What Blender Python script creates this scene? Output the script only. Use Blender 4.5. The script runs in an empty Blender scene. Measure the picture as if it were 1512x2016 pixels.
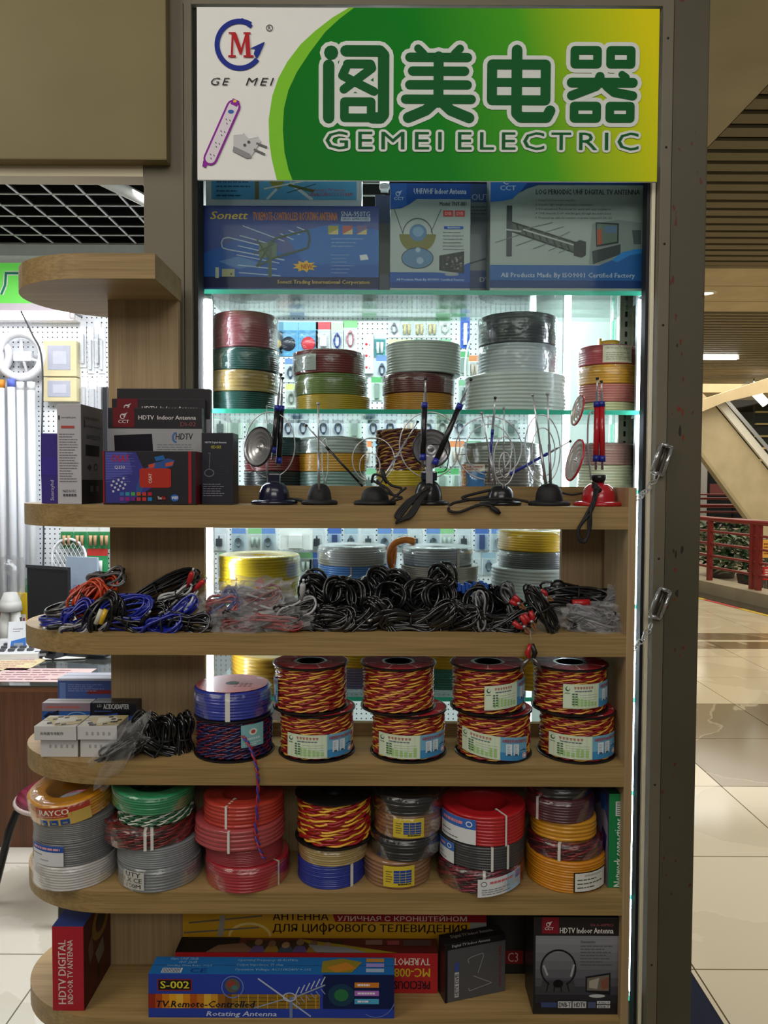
import bpy, bmesh, math, random
from math import sin, cos, pi, radians as RAD
from mathutils import Vector, Matrix, Euler
random.seed(11)
SC = bpy.context.scene
COL = SC.collection

# ------------------------------------------------------------------ camera
FPX = 1500.0
CAMZ = 1.5
cam_d = bpy.data.cameras.new('camera')
cam_d.sensor_fit = 'VERTICAL'; cam_d.sensor_height = 36.0
cam_d.lens = FPX / 2016 * 36.0
cam_d.clip_start = 0.05; cam_d.clip_end = 200
cam = bpy.data.objects.new('camera', cam_d); COL.objects.link(cam)
CR = Matrix.Rotation(RAD(90 - 2.1), 3, 'X') @ Matrix.Rotation(RAD(0.25), 3, 'Z')
cam.matrix_world = Matrix.Translation((0, 0, CAMZ)) @ CR.to_4x4()
SC.camera = cam

# ------------------------------------------------------------------ colour management, world
vs = SC.view_settings
vs.view_transform = 'Standard'; vs.look = 'None'; vs.gamma = 1.0; vs.use_curve_mapping = False
vs.exposure = 0.0
world = bpy.data.worlds.new('world'); SC.world = world; world.use_nodes = True
wb = world.node_tree.nodes['Background']
wb.inputs[0].default_value = (1.0, 0.94, 0.82, 1); wb.inputs[1].default_value = 0.14

# ------------------------------------------------------------------ lights of the place
def area(name, loc, target, sx, sy, power, col):
    l = bpy.data.lights.new(name, 'AREA'); l.shape = 'RECTANGLE'; l.size = sx; l.size_y = sy
    l.energy = power; l.color = col
    o = bpy.data.objects.new(name, l); COL.objects.link(o); o.location = loc
    o.rotation_euler = (Vector(target) - Vector(loc)).to_track_quat('-Z', 'Y').to_euler()
    return o
# mall ceiling lights behind and above the camera (aisle)
area('aisle_light', (0.3, -0.35, 3.3), (0.25, 1.2, 0.9), 2.4, 0.7, 14, (1.0, 0.97, 0.90))
area('aisle_light', (0.2, -2.6, 3.2), (0.0, 1.7, 1.6), 3.0, 0.8, 40, (1.0, 0.97, 0.90))
area('aisle_light', (-2.2, 0.1, 3.3), (-1.0, 1.8, 1.4), 1.2, 1.2, 26, (1.0, 0.93, 0.80))
# lights of the shop interior
area('shop_light', (-1.3, 3.0, 2.55), (-1.3, 3.05, 0), 1.6, 0.5, 40, (0.97, 0.98, 1.0))
area('shop_light', (0.1, 3.1, 2.55), (0.1, 3.15, 0), 1.2, 0.5, 36, (0.95, 0.98, 1.0))
# lights of the far mall
area('mall_light', (5.2, 6.5, 3.36), (5.2, 6.5, 0), 6.5, 7.5, 270, (1.0, 0.91, 0.74))
area('mall_light', (7.0, 13.0, 3.36), (7.0, 13.0, 0), 8.0, 4.0, 330, (1.0, 0.91, 0.76))
area('mall_light', (9.0, 20.0, 3.6), (9.0, 20.0, 0), 8.0, 4.0, 260, (1.0, 0.88, 0.70))

# ------------------------------------------------------------------ helpers
def P(px, py, D):
    """world point on the plane y = D that the photograph shows at (px, py)"""
    r = CR @ Vector(((px - 756) / FPX, -(py - 1008) / FPX, -1))
    return Vector((0, 0, CAMZ)) + r * (D / r.y)
def X(px, D, py=1008): return P(px, py, D).x
def Z(py, D, px=756): return P(px, py, D).z
def M(D): return D / FPX          # metres per pixel at depth D

def lin(c):
    if isinstance(c, str):
        c = c.lstrip('#'); c = [int(c[i:i + 2], 16) / 255 for i in (0, 2, 4)]
    return tuple(((v / 12.92) if v <= 0.04045 else ((v + 0.055) / 1.055) ** 2.4) for v in c)
MATS = {}
def mat(col, rough=0.55, metal=0.0, coat=0.0, var=0.10, emit=0.0, scale=30.0, alpha=1.0, trans=0.0, name=None, spec=.35):
    """plain painted / plastic / paper surface with a slight procedural unevenness"""
    key = (str(col), rough, metal, coat, var, emit, scale, alpha, trans, spec)
    if key in MATS: return MATS[key]
    m = bpy.data.materials.new(name or 'surface'); m.use_nodes = True
    nt = m.node_tree; b = nt.nodes['Principled BSDF']
    c = lin(col)
    b.inputs['Roughness'].default_value = rough; b.inputs['Metallic'].default_value = metal
    b.inputs['Coat Weight'].default_value = coat; b.inputs['Specular IOR Level'].default_value = spec; b.inputs['Coat Roughness'].default_value = 0.08
    if trans: b.inputs['Transmission Weight'].default_value = trans
    if alpha < 1: b.inputs['Alpha'].default_value = alpha
    if emit:
        b.inputs['Emission Color'].default_value = (*c, 1); b.inputs['Emission Strength'].default_value = emit
    if var:
        tc = nt.nodes.new('ShaderNodeTexCoord'); n = nt.nodes.new('ShaderNodeTexNoise')
        n.inputs['Scale'].default_value = scale; n.inputs['Detail'].default_value = 3
        r = nt.nodes.new('ShaderNodeMapRange')
        r.inputs['To Min'].default_value = 1 - var; r.inputs['To Max'].default_value = 1 + var
        mx = nt.nodes.new('ShaderNodeMix'); mx.data_type = 'RGBA'; mx.blend_type = 'MULTIPLY'
        mx.inputs[0].default_value = 1
        mx.inputs[6].default_value = (*c, 1)
        nt.links.new(tc.outputs['Object'], n.inputs['Vector'])
        nt.links.new(n.outputs[0], r.inputs['Value'])
        nt.links.new(r.outputs[0], mx.inputs[7])
        nt.links.new(mx.outputs[2], b.inputs['Base Color'])
    else:
        b.inputs['Base Color'].default_value = (*c, 1)
    MATS[key] = m
    return m
def film(tint='#ffffff', alpha=0.16, rough=0.2, key='film'):
    """thin clear plastic: mostly see-through, with glossy glints"""
    k = ('film', tint, alpha, rough)
    if k in MATS: return MATS[k]
    m = bpy.data.materials.new('clear_film'); m.use_nodes = True; nt = m.node_tree
    for n in list(nt.nodes): nt.nodes.remove(n)
    out = nt.nodes.new('ShaderNodeOutputMaterial')
    tr = nt.nodes.new('ShaderNodeBsdfTransparent'); tr.inputs[0].default_value = (*lin(tint), 1)
    pb = nt.nodes.new('ShaderNodeBsdfGlossy'); pb.inputs[0].default_value = (0.9, 0.9, 0.9, 1); pb.inputs['Roughness'].default_value = rough
    fr = nt.nodes.new('ShaderNodeFresnel'); fr.inputs[0].default_value = 1.45
    no = nt.nodes.new('ShaderNodeTexNoise'); no.inputs['Scale'].default_value = 40
    tc = nt.nodes.new('ShaderNodeTexCoord'); nt.links.new(tc.outputs['Object'], no.inputs['Vector'])
    bp = nt.nodes.new('ShaderNodeBump'); bp.inputs['Strength'].default_value = 0.4; bp.inputs['Distance'].default_value = 0.01
    nt.links.new(no.outputs[0], bp.inputs['Height']); nt.links.new(bp.outputs[0], pb.inputs['Normal'])
    ad = nt.nodes.new('ShaderNodeMath'); ad.operation = 'MULTIPLY_ADD'; ad.inputs[1].default_value = .28; ad.inputs[2].default_value = alpha*.7; ad.use_clamp = True
    nt.links.new(fr.outputs[0], ad.inputs[0])
    mx = nt.nodes.new('ShaderNodeMixShader')
    nt.links.new(ad.outputs[0], mx.inputs[0]); nt.links.new(tr.outputs[0], mx.inputs[1]); nt.links.new(pb.outputs[0], mx.inputs[2])
    nt.links.new(mx.outputs[0], out.inputs[0])
    MATS[k] = m; return m
def glassmat(tint, refl=0.06):
    """sheet glass: tinted see-through with a mirror sheen"""
    k = ('glass', tint, refl)
    if k in MATS: return MATS[k]
    m = bpy.data.materials.new('sheet_glass'); m.use_nodes = True; nt = m.node_tree
    for n in list(nt.nodes): nt.nodes.remove(n)
    out = nt.nodes.new('ShaderNodeOutputMaterial')
    tr = nt.nodes.new('ShaderNodeBsdfTransparent'); tr.inputs[0].default_value = (*lin(tint), 1)
    gl = nt.nodes.new('ShaderNodeBsdfGlossy'); gl.inputs['Roughness'].default_value = 0.03
    fr = nt.nodes.new('ShaderNodeFresnel'); fr.inputs[0].default_value = 1.35
    mu = nt.nodes.new('ShaderNodeMath'); mu.operation = 'MULTIPLY'; mu.inputs[1].default_value = refl / 0.06
    nt.links.new(fr.outputs[0], mu.inputs[0])
    mx = nt.nodes.new('ShaderNodeMixShader')
    nt.links.new(mu.outputs[0], mx.inputs[0]); nt.links.new(tr.outputs[0], mx.inputs[1]); nt.links.new(gl.outputs[0], mx.inputs[2])
    nt.links.new(mx.outputs[0], out.inputs[0])
    MATS[k] = m; return m
def wood(c1, c2, axis, key, gscale=1.0, rough=0.5):
    k = ('wood', c1, c2, axis, key)
    if k in MATS: return MATS[k]
    m = bpy.data.materials.new('oak_laminate'); m.use_nodes = True; nt = m.node_tree
    b = nt.nodes['Principled BSDF']; b.inputs['Roughness'].default_value = rough
    tc = nt.nodes.new('ShaderNodeTexCoord'); mp = nt.nodes.new('ShaderNodeMapping')
    s = [260 * gscale] * 3; s[axis] = 5 * gscale
    mp.inputs['Scale'].default_value = s
    n1 = nt.nodes.new('ShaderNodeTexNoise'); n1.inputs['Scale'].default_value = 1; n1.inputs['Detail'].default_value = 4
    mp2 = nt.nodes.new('ShaderNodeMapping'); s2 = [38 * gscale] * 3; s2[axis] = 1.6 * gscale
    mp2.inputs['Scale'].default_value = s2
    n2 = nt.nodes.new('ShaderNodeTexNoise'); n2.inputs['Scale'].default_value = 1; n2.inputs['Detail'].default_value = 2
    nt.links.new(tc.outputs['Object'], mp.inputs[0]); nt.links.new(mp.outputs[0], n1.inputs['Vector'])
    nt.links.new(tc.outputs['Object'], mp2.inputs[0]); nt.links.new(mp2.outputs[0], n2.inputs['Vector'])
    ad = nt.nodes.new('ShaderNodeMath'); ad.operation = 'MULTIPLY_ADD'
    ad.inputs[1].default_value = 0.6; nt.links.new(n1.outputs[0], ad.inputs[0])
    m2 = nt.nodes.new('ShaderNodeMath'); m2.operation = 'MULTIPLY'; m2.inputs[1].default_value = 0.4
    nt.links.new(n2.outputs[0], m2.inputs[0]); nt.links.new(m2.outputs[0], ad.inputs[2])
    cr = nt.nodes.new('ShaderNodeValToRGB')
    cr.color_ramp.elements[0].position = 0.36; cr.color_ramp.elements[0].color = (*lin(c1), 1)
    cr.color_ramp.elements[1].position = 0.62; cr.color_ramp.elements[1].color = (*lin(c2), 1)
    nt.links.new(ad.outputs[0], cr.inputs[0]); nt.links.new(cr.outputs[0], b.inputs['Base Color'])
    bp = nt.nodes.new('ShaderNodeBump'); bp.inputs['Strength'].default_value = 0.12; bp.inputs['Distance'].default_value = 0.001
    nt.links.new(ad.outputs[0], bp.inputs['Height']); nt.links.new(bp.outputs[0], b.inputs['Normal'])
    MATS[k] = m; return m

def bagmat(white=.34, rough=.22):
    """crumpled clear polythene: see-through with milky, glossy facets"""
    k = ('bag', white, rough)
    if k in MATS: return MATS[k]
    m = bpy.data.materials.new('polythene'); m.use_nodes = True; nt = m.node_tree
    pb = nt.nodes['Principled BSDF']; out = nt.nodes['Material Output']
    pb.inputs['Base Color'].default_value = (.72, .72, .73, 1); pb.inputs['Roughness'].default_value = rough; pb.inputs['Specular IOR Level'].default_value = .8
    tr = nt.nodes.new('ShaderNodeBsdfTransparent'); tr.inputs[0].default_value = (.96, .96, .97, 1)
    lw = nt.nodes.new('ShaderNodeLayerWeight'); lw.inputs[0].default_value = .35
    mr = nt.nodes.new('ShaderNodeMapRange'); mr.inputs['To Min'].default_value = white*.45; mr.inputs['To Max'].default_value = white*1.7
    nt.links.new(lw.outputs['Facing'], mr.inputs['Value'])
    mx = nt.nodes.new('ShaderNodeMixShader'); nt.links.new(mr.outputs[0], mx.inputs[0]); nt.links.new(tr.outputs[0], mx.inputs[1]); nt.links.new(pb.outputs[0], mx.inputs[2])
    nt.links.new(mx.outputs[0], out.inputs[0]); MATS[k] = m; return m

class MB:
    """collects shapes and links them as ONE mesh object"""
    def __init__(s): s.v = []; s.f = []; s.m = []; s.mats = []; s.sm = []
    def mi(s, m):
        if m not in s.mats: s.mats.append(m)
        return s.mats.index(m)
    def add(s, vs, fs, m, smooth=False, tf=None):
        o = len(s.v); i = s.mi(m)
        s.v += [tuple(tf @ Vector(v)) if tf else tuple(v) for v in vs]
        for f in fs: s.f.append(tuple(o + k for k in f)); s.m.append(i); s.sm.append(smooth)
        return s
    def box(s, x0, y0, z0, x1, y1, z1, m, tf=None, bev=0.0, faces=None):
        """faces: optional dict of materials for 'front','back','left','right','top','bottom'"""
        if bev <= 0:
            vs = [(x0,y0,z0),(x1,y0,z0),(x1,y1,z0),(x0,y1,z0),(x0,y0,z1),(x1,y0,z1),(x1,y1,z1),(x0,y1,z1)]
            fs = dict(bottom=(3,2,1,0), top=(4,5,6,7), front=(0,1,5,4), right=(1,2,6,5), back=(2,3,7,6), left=(3,0,4,7))
            for k, f in fs.items(): s.add([vs[i] for i in f], [(0,1,2,3)], (faces or {}).get(k, m), False, tf)
            return s
        bm = bmesh.new(); bmesh.ops.create_cube(bm, size=1)
        for v in bm.verts: v.co = Vector(((x0+x1)/2 + v.co.x*(x1-x0), (y0+y1)/2 + v.co.y*(y1-y0), (z0+z1)/2 + v.co.z*(z1-z0)))
        bmesh.ops.bevel(bm, geom=list(bm.edges), offset=bev, segments=2, affect='EDGES', profile=0.7)
        bm.normal_update()
        for f in bm.faces:
            n = f.normal; k = None
            if n.y < -.9: k = 'front'
            elif n.y > .9: k = 'back'
            elif n.x > .9: k = 'right'
            elif n.x < -.9: k = 'left'
            elif n.z > .9: k = 'top'
            elif n.z < -.9: k = 'bottom'
            s.add([v.co.copy() for v in f.verts], [tuple(range(len(f.verts)))], (faces or {}).get(k, m), False, tf)
        bm.free(); return s
    def tube(s, pts, r, m, n=6, closed=False, cap=True, tf=None, smooth=True):
        """r: one radius or one per point"""
        pts = [Vector(p) for p in pts]; N = len(pts)
        rs = r if isinstance(r, (list, tuple)) else [r] * N
        vs = []; up = None
        for i, p in enumerate(pts):
            a = pts[(i-1) % N] if (closed or i > 0) else p
            b = pts[(i+1) % N] if (closed or i < N-1) else p
            t = (b - a)
            t = t.normalized() if t.length > 1e-9 else Vector((0,0,1))
            if up is None:
                up = Vector((0,0,1)) if abs(t.z) < .9 else Vector((1,0,0))
            u = up - t * up.dot(t)
            if u.length < 1e-6: u = Vector((1,0,0)) - t * t.x
            u.normalize(); up = u
            w = t.cross(u)
            for k in range(n):
                an = 2*pi*k/n
                vs.append(p + (u*cos(an) + w*sin(an)) * rs[i])
        fs = []
        for i in range(N if closed else N-1):
            j = (i+1) % N
            for k in range(n): fs.append((i*n+k, i*n+(k+1)%n, j*n+(k+1)%n, j*n+k))
        if cap and not closed:
            fs.append(tuple(range(n))[::-1]); fs.append(tuple((N-1)*n+k for k in range(n)))
        return s.add(vs, fs, m, smooth, tf)
    def lathe(s, prof, m, n=32, tf=None, closed=False, smooth=True, mats=None):
        """prof: [(r,z)...] about the z axis; closed joins last to first"""
        vs = []
        for r, z in prof:
            for k in range(n): vs.append((r*cos(2*pi*k/n), r*sin(2*pi*k/n), z))
        L = len(prof)
        for i in range(L if closed else L-1):
            j = (i+1) % L
            mm = mats[i] if mats else m
            o = []
            s.add([vs[i*n+k] for k in range(n)] + [vs[j*n+k] for k in range(n)],
                  [(k, (k+1)%n, n+(k+1)%n, n+k) for k in range(n)], mm, smooth, tf) if mats else o.append(0)
        if not mats:
            fs = []
            for i in range(L if closed else L-1):
                j = (i+1) % L
                for k in range(n): fs.append((i*n+k, i*n+(k+1)%n, j*n+(k+1)%n, j*n+k))
            s.add(vs, fs, m, smooth, tf)
        return s
    def disc(s, r, z, m, n=32, tf=None, flip=False):
        f = tuple(range(n)); return s.add([(r*cos(2*pi*k/n), r*sin(2*pi*k/n), z) for k in range(n)], [f[::-1] if flip else f], m, False, tf)
    def prism(s, pts, z0, z1, m, tf=None, side=None, smooth_side=False):
        """2-D outline (counter-clockwise) extruded in z"""
        n = len(pts)
        s.add([(x,y,z0) for x,y in pts], [tuple(range(n))[::-1]], m, False, tf)
        s.add([(x,y,z1) for x,y in pts], [tuple(range(n))], m, False, tf)
        s.add([(x,y,z0) for x,y in pts] + [(x,y,z1) for x,y in pts], [(k,(k+1)%n,n+(k+1)%n,n+k) for k in range(n)], side or m, smooth_side, tf)
        return s
    def mesh(s, name):
        me = bpy.data.meshes.new(name); me.from_pydata(s.v, [], s.f)
        for m in s.mats: me.materials.append(m)
        me.polygons.foreach_set('material_index', s.m); me.polygons.foreach_set('use_smooth', s.sm)
        me.update(); return me
    def build(s, name, parent=None, loc=None, rot=None):
        return link(name, s.mesh(name), parent, loc, rot)
def link(name, data, parent=None, loc=None, rot=None):
    o = bpy.data.objects.new(name, data); COL.objects.link(o)
    if parent: o.parent = parent
    if loc is not None: o.location = loc
    if rot is not None: o.rotation_euler = rot
    return o
def tag(o, label=None, cat=None, group=None, kind=None):
    if label: o['label'] = label
    if cat: o['category'] = cat
    if group: o['group'] = group
    if kind: o['kind'] = kind
    return o
def thing(name, label, cat, loc=(0,0,0), rot=(0,0,0), group=None):
    o = bpy.data.objects.new(name, None); COL.objects.link(o); o.empty_display_size = 0.02
    o.location = loc; o.rotation_euler = rot
    return tag(o, label, cat, group)
def struct(o): o['kind'] = 'structure'; return o
def rotz(pts, a): return [(x*cos(a)-y*sin(a), x*sin(a)+y*cos(a)) for x, y in pts]
def ring(r, n, z=0.0, rx=None): return [((rx or r)*cos(2*pi*k/n), r*sin(2*pi*k/n), z) for k in range(n)]
def spline(pts, n=6):
    """Catmull-Rom through points"""
    pts = [Vector(p) for p in pts]; out = []
    for i in range(len(pts)-1):
        p0 = pts[max(i-1,0)]; p1 = pts[i]; p2 = pts[i+1]; p3 = pts[min(i+2,len(pts)-1)]
        for k in range(n):
            t = k/n
            out.append(0.5*((2*p1)+(p2-p0)*t+(2*p0-5*p1+4*p2-p3)*t*t+(3*p1-p0-3*p2+p3)*t**3))
    out.append(pts[-1]); return out

# ---- flat print: lettering and pictures laid on a face, drawn in the pixel frame of that face
TXT = {}
def text_geo(s, bold=0.0, shear=0.0, spacing=1.0):
    k = (s, bold, shear, spacing)
    if k in TXT: return TXT[k]
    c = bpy.data.curves.new('lettering', 'FONT'); c.body = s; c.resolution_u = 1 if len(s) > 14 else 2
    c.offset = bold; c.shear = shear; c.space_character = spacing
    o = bpy.data.objects.new('lettering', c); me = o.to_mesh()
    vs = [(v.co.x, v.co.y) for v in me.vertices]; fs = [tuple(p.vertices) for p in me.polygons]
    o.to_mesh_clear(); bpy.data.objects.remove(o); bpy.data.curves.remove(c)
    x0 = min(v[0] for v in vs); x1 = max(v[0] for v in vs); y0 = min(v[1] for v in vs); y1 = max(v[1] for v in vs)
    g = ([((x-x0)/(x1-x0+1e-9), (y-y0)/(y1-y0+1e-9)) for x, y in vs], fs); TXT[k] = g
    return g
class Print:
    def __init__(s, x0, y0, x1, y1, eps=0.00035): s.r = (x0, y0, x1, y1); s.items = []; s.eps = eps
    def uv(s, x, y):
        x0, y0, x1, y1 = s.r; return (min(1, max(0, (x-x0)/(x1-x0))), min(1, max(0, (y-y0)/(y1-y0))))
    def raw(s, vs, fs, col, L, **k): s.items.append(([s.uv(*v) for v in vs], fs, col, L, k)); return s
    def rect(s, x0, y0, x1, y1, col, L=1, **k): return s.raw([(x0,y1),(x1,y1),(x1,y0),(x0,y0)], [(0,1,2,3)], col, L, **k)
    def poly(s, pts, col, L=1, **k):
        # keep the winding that faces the viewer (pixel y runs down)
        a = sum(pts[i][0]*pts[(i+1)%len(pts)][1]-pts[(i+1)%len(pts)][0]*pts[i][1] for i in range(len(pts)))
        pts = pts[::-1] if a > 0 else pts
        return s.raw(pts, [tuple(range(len(pts)))], col, L, **k)
    def ell(s, cx, cy, rx, ry, col, L=1, n=24, a0=0, a1=2*pi, **k):
        full = abs(a1-a0) > 2*pi-.01
        p = [(cx+rx*cos(a0+(a1-a0)*i/n), cy+ry*sin(a0+(a1-a0)*i/n)) for i in range(n if full else n+1)]
        return s.poly(p, col, L, **k)
    def ringp(s, cx, cy, rx, ry, w, col, L=1, n=28, a0=0, a1=2*pi, **k):
        vs = []; fs = []
        for i in range(n+1):
            a = a0+(a1-a0)*i/n
            vs += [(cx+(rx-w/2)*cos(a), cy+(ry-w/2)*sin(a)), (cx+(rx+w/2)*cos(a), cy+(ry+w/2)*sin(a))]
            if i: fs.append((2*i-2, 2*i, 2*i+1, 2*i-1))
        return s.raw(vs, fs, col, L, **k)
    def line(s, pts, w, col, L=1, **k):
        for (xa, ya), (xb, yb) in zip(pts[:-1], pts[1:]):
            d = math.hypot(xb-xa, yb-ya) or 1; nx, ny = -(yb-ya)/d*w/2, (xb-xa)/d*w/2
            s.poly([(xa+nx,ya+ny),(xb+nx,yb+ny),(xb-nx,yb-ny),(xa-nx,ya-ny)], col, L, **k)
        return s
    def text(s, x0, y0, x1, y1, t, col, L=3, bold=0.01, shear=0.0, rot=0, flip=False, spacing=1.0, **k):
        """rot 90: reads upwards"""
        g, fs = text_geo(t, 0.0, shear, spacing)
        def mp(u, v):
            if flip: u, v = 1-u, 1-v
            if rot == 90: return (x0+(x1-x0)*(1-v), y1-(y1-y0)*u)
            if rot == -90: return (x0+(x1-x0)*v, y0+(y1-y0)*u)
            return (x0+(x1-x0)*u, y1-(y1-y0)*v)
        s.raw([mp(u, v) for u, v in g], fs, col, L, **k)
        if bold > 0:      # heavier strokes: the same letters again, a hair to the side
            d = min(bold, .04)*1.6*(abs(x1-x0) if rot else abs(y1-y0)); ox, oy = (0, d) if rot else (d, 0)
            s.raw([(a+ox, b+oy) for a, b in (mp(u, v) for u, v in g)], fs, col, L, **k)
        return s
    def lines(s, x0, y0, x1, y1, n, col, L=2, duty=.35, seed=1, ragged=.4):
        """small print too fine to read: rows of word-length dashes"""
        rr = random.Random(seed); h = (y1-y0)/n
        for i in range(n):
            x = x0; xe = x1-(x1-x0)*ragged*rr.random()
            while x < xe-1:
                w = min((x1-x0)*rr.uniform(.06,.2), xe-x)
                s.rect(x, y0+i*h+h*(1-duty)/2, x+w, y0+i*h+h*(1+duty)/2, col, L); x += w+(x1-x0)*.025
        return s
    def build(s, name, parent, mp, rough=0.45, coat=0.0, ins=None):
        b = MB()
        for i, (vs, fs, col, L, k) in enumerate(s.items):
            m = mat(col, k.get('rough', rough), k.get('metal', 0), k.get('coat', coat), 0.05, spec=.12)
            b.add([mp(u, v, L*s.eps + i*s.eps*.008) for u, v in vs], fs, m)
        return b.build(name, parent)
def flat(o, U, V):
    """face map: o top-left corner, U along the width, V down the height (vectors)"""
    o, U, V = Vector(o), Vector(U), Vector(V); n = V.cross(U).normalized()
    return lambda u, v, e: o + U*u + V*v + n*e
def cylmap(R, z0, z1, a0, a1, c=(0,0)):
    """wraps a label round a standing cylinder, from angle a0 (left) to a1 (right), z1 at the top"""
    def f(u, v, e):
        a = a0+(a1-a0)*u; return Vector((c[0]+(R+e)*cos(a), c[1]+(R+e)*sin(a), z1+(z0-z1)*v))
    return f

def carton(name, label, cat, loc, w, h, d, front, side=None, top=None, yaw=0.0, group=None, rx=0.0, ry=0.0, rough=0.42, back=None, left=None):
    """closed cardboard box: origin at the middle of its front bottom edge"""
    t = thing(name, label, cat, loc, (rx, ry, yaw), group)
    mf = mat(front, rough, 0, 0.15, 0.06); ms = mat(side or front, rough, 0, 0.1, 0.06); mt = mat(top or side or front, rough, 0, 0.1, 0.06)
    b = MB(); b.box(-w/2, 0, 0, w/2, d, h, ms, bev=min(0.0012, w*.02, d*.05), faces=dict(front=mf, top=mt, left=mat(left or side or front, rough, 0, .1, .06)))
    b.build('box_body', t)
    # the flap seam on top
    f = MB(); f.box(-w/2+.002, d*.5-.0004, h, w/2-.002, d*.5+.0004, h+.0003, mat('#2a2624', .8, 0, 0, 0))
    f.build('flap_seam', t)
    return t
def fmap(w, h, d, face='front'):
    if face == 'front': return flat((-w/2, -.0001, h), (w, 0, 0), (0, 0, -h))
    if face == 'right': return flat((w/2+.0001, 0, h), (0, d, 0), (0, 0, -h))
    if face == 'left': return flat((-w/2-.0001, d, h), (0, -d, 0), (0, 0, -h))
    if face == 'top': return flat((-w/2, d, h+.0004), (w, 0, 0), (0, -d, 0))
# ================================================================== depths of the main planes (metres from the camera)
DF, DB = 1.55, 1.73       # front edge of the wooden shelves, face of their back panel
FR = 1.78                 # face of the metal shop-front frame
CABF, CABB = 1.85, 2.15   # glass cabinet behind the frame
WB = 3.9                  # pegboard wall at the back of the shop
CEIL = 3.4

# ================================================================== structure
def paint(c, key, chips=0.0):
    m = bpy.data.materials.new('painted_metal'); m.use_nodes = True; nt = m.node_tree
    b = nt.nodes['Principled BSDF']; b.inputs['Roughness'].default_value = 0.5; b.inputs['Specular IOR Level'].default_value = .3
    tc = nt.nodes.new('ShaderNodeTexCoord')
    n = nt.nodes.new('ShaderNodeTexNoise'); n.inputs['Scale'].default_value = 3; n.inputs['Detail'].default_value = 6
    nt.links.new(tc.outputs['Object'], n.inputs['Vector'])
    cr = nt.nodes.new('ShaderNodeValToRGB')
    c = lin(c)
    cr.color_ramp.elements[0].position = .3; cr.color_ramp.elements[0].color = (c[0]*.86, c[1]*.86, c[2]*.84, 1)
    cr.color_ramp.elements[1].position = .7; cr.color_ramp.elements[1].color = (c[0]*1.06, c[1]*1.06, c[2]*1.06, 1)
    nt.links.new(n.outputs[0], cr.inputs[0])
    last = cr.outputs[0]
    if chips:
        n2 = nt.nodes.new('ShaderNodeTexNoise'); n2.inputs['Scale'].default_value = 38; n2.inputs['Detail'].default_value = 2
        mp = nt.nodes.new('ShaderNodeMapping'); mp.inputs['Scale'].default_value = (1.4, 1.4, .7)
        nt.links.new(tc.outputs['Object'], mp.inputs[0]); nt.links.new(mp.outputs[0], n2.inputs['Vector'])
        r2 = nt.nodes.new('ShaderNodeValToRGB')
        r2.color_ramp.elements[0].position = 1-chips; r2.color_ramp.elements[0].color = (0,0,0,1)
        r2.color_ramp.elements[1].position = 1-chips+.02; r2.color_ramp.elements[1].color = (1,1,1,1)
        nt.links.new(n2.outputs[0], r2.inputs[0])
        mx = nt.nodes.new('ShaderNodeMix'); mx.data_type = 'RGBA'
        mx.inputs[7].default_value = (*lin('#5a2a20'), 1)
        nt.links.new(r2.outputs[0], mx.inputs[0]); nt.links.new(last, mx.inputs[6]); last = mx.outputs[2]
    nt.links.new(last, b.inputs['Base Color']); return m
BEIGE = paint('#6f6858', 0); PILLAR = paint('#544e3e', 1, .30); FASC = paint('#776b47', 2)
CREAM = paint('#d6cbb2', 3)

# ---- the floor: polished tiles laid one by one
def marble(c1, c2, c3, sc):
    m = bpy.data.materials.new('polished_tile'); m.use_nodes = True; nt = m.node_tree
    b = nt.nodes['Principled BSDF']; b.inputs['Roughness'].default_value = 0.13
    b.inputs['Specular IOR Level'].default_value = 0.6 if sc > 1 else 0.3
    tc = nt.nodes.new('ShaderNodeTexCoord')
    geo = nt.nodes.new('ShaderNodeNewGeometry')
    n = nt.nodes.new('ShaderNodeTexNoise'); n.inputs['Scale'].default_value = sc; n.inputs['Detail'].default_value = 7
    n.inputs['Distortion'].default_value = 1.6
    nt.links.new(geo.outputs['Position'], n.inputs['Vector'])
    cr = nt.nodes.new('ShaderNodeValToRGB'); e = cr.color_ramp.elements
    e[0].position = .30; e[0].color = (*lin(c1), 1); e[1].position = .72; e[1].color = (*lin(c2), 1)
    k = e.new(.515); k.color = (*lin(c1), 1); k = e.new(.53); k.color = (*lin(c3), 1); k = e.new(.55); k.color = (*lin(c2), 1)
    nt.links.new(n.outputs[0], cr.inputs[0]); nt.links.new(cr.outputs[0], b.inputs['Base Color']); return m
TILE = marble('#cfc3a6', '#d8ccb0', '#d9cfb6', 1.1)
TILEB = marble('#7a6a50', '#8b7b60', '#b9ab90', .9)
TILEW = marble('#c9c3b4', '#d3cdc0', '#d6d0c4', 1.2)
b = MB(); b.box(-4, -2.5, -.05, 14, 30, -.012, mat('#6f6857', .8)); floor = struct(b.build('floor'))
def tilemesh(w, d, m, g=.0025):
    t = MB(); t.box(g, g, -.012, w-g, d-g, 0, m); return t.mesh('floor_tile')
T = .72
mc, mbn = tilemesh(T, T, TILE), tilemesh(T, T, TILEB)
for i in range(-2, 9):
    for j in range(-1, 24):
        x, y = 1.69+i*T, 2.31+j*T
        if x < .2 or (y > 11.2 and x < 3): continue
        if 6.9 < y < 7.75: continue
        bn = (3.7 < y < 5.1 and x > 1.6)
        link('floor_tile', mbn if bn else mc, floor, (x, y, 0))
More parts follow.
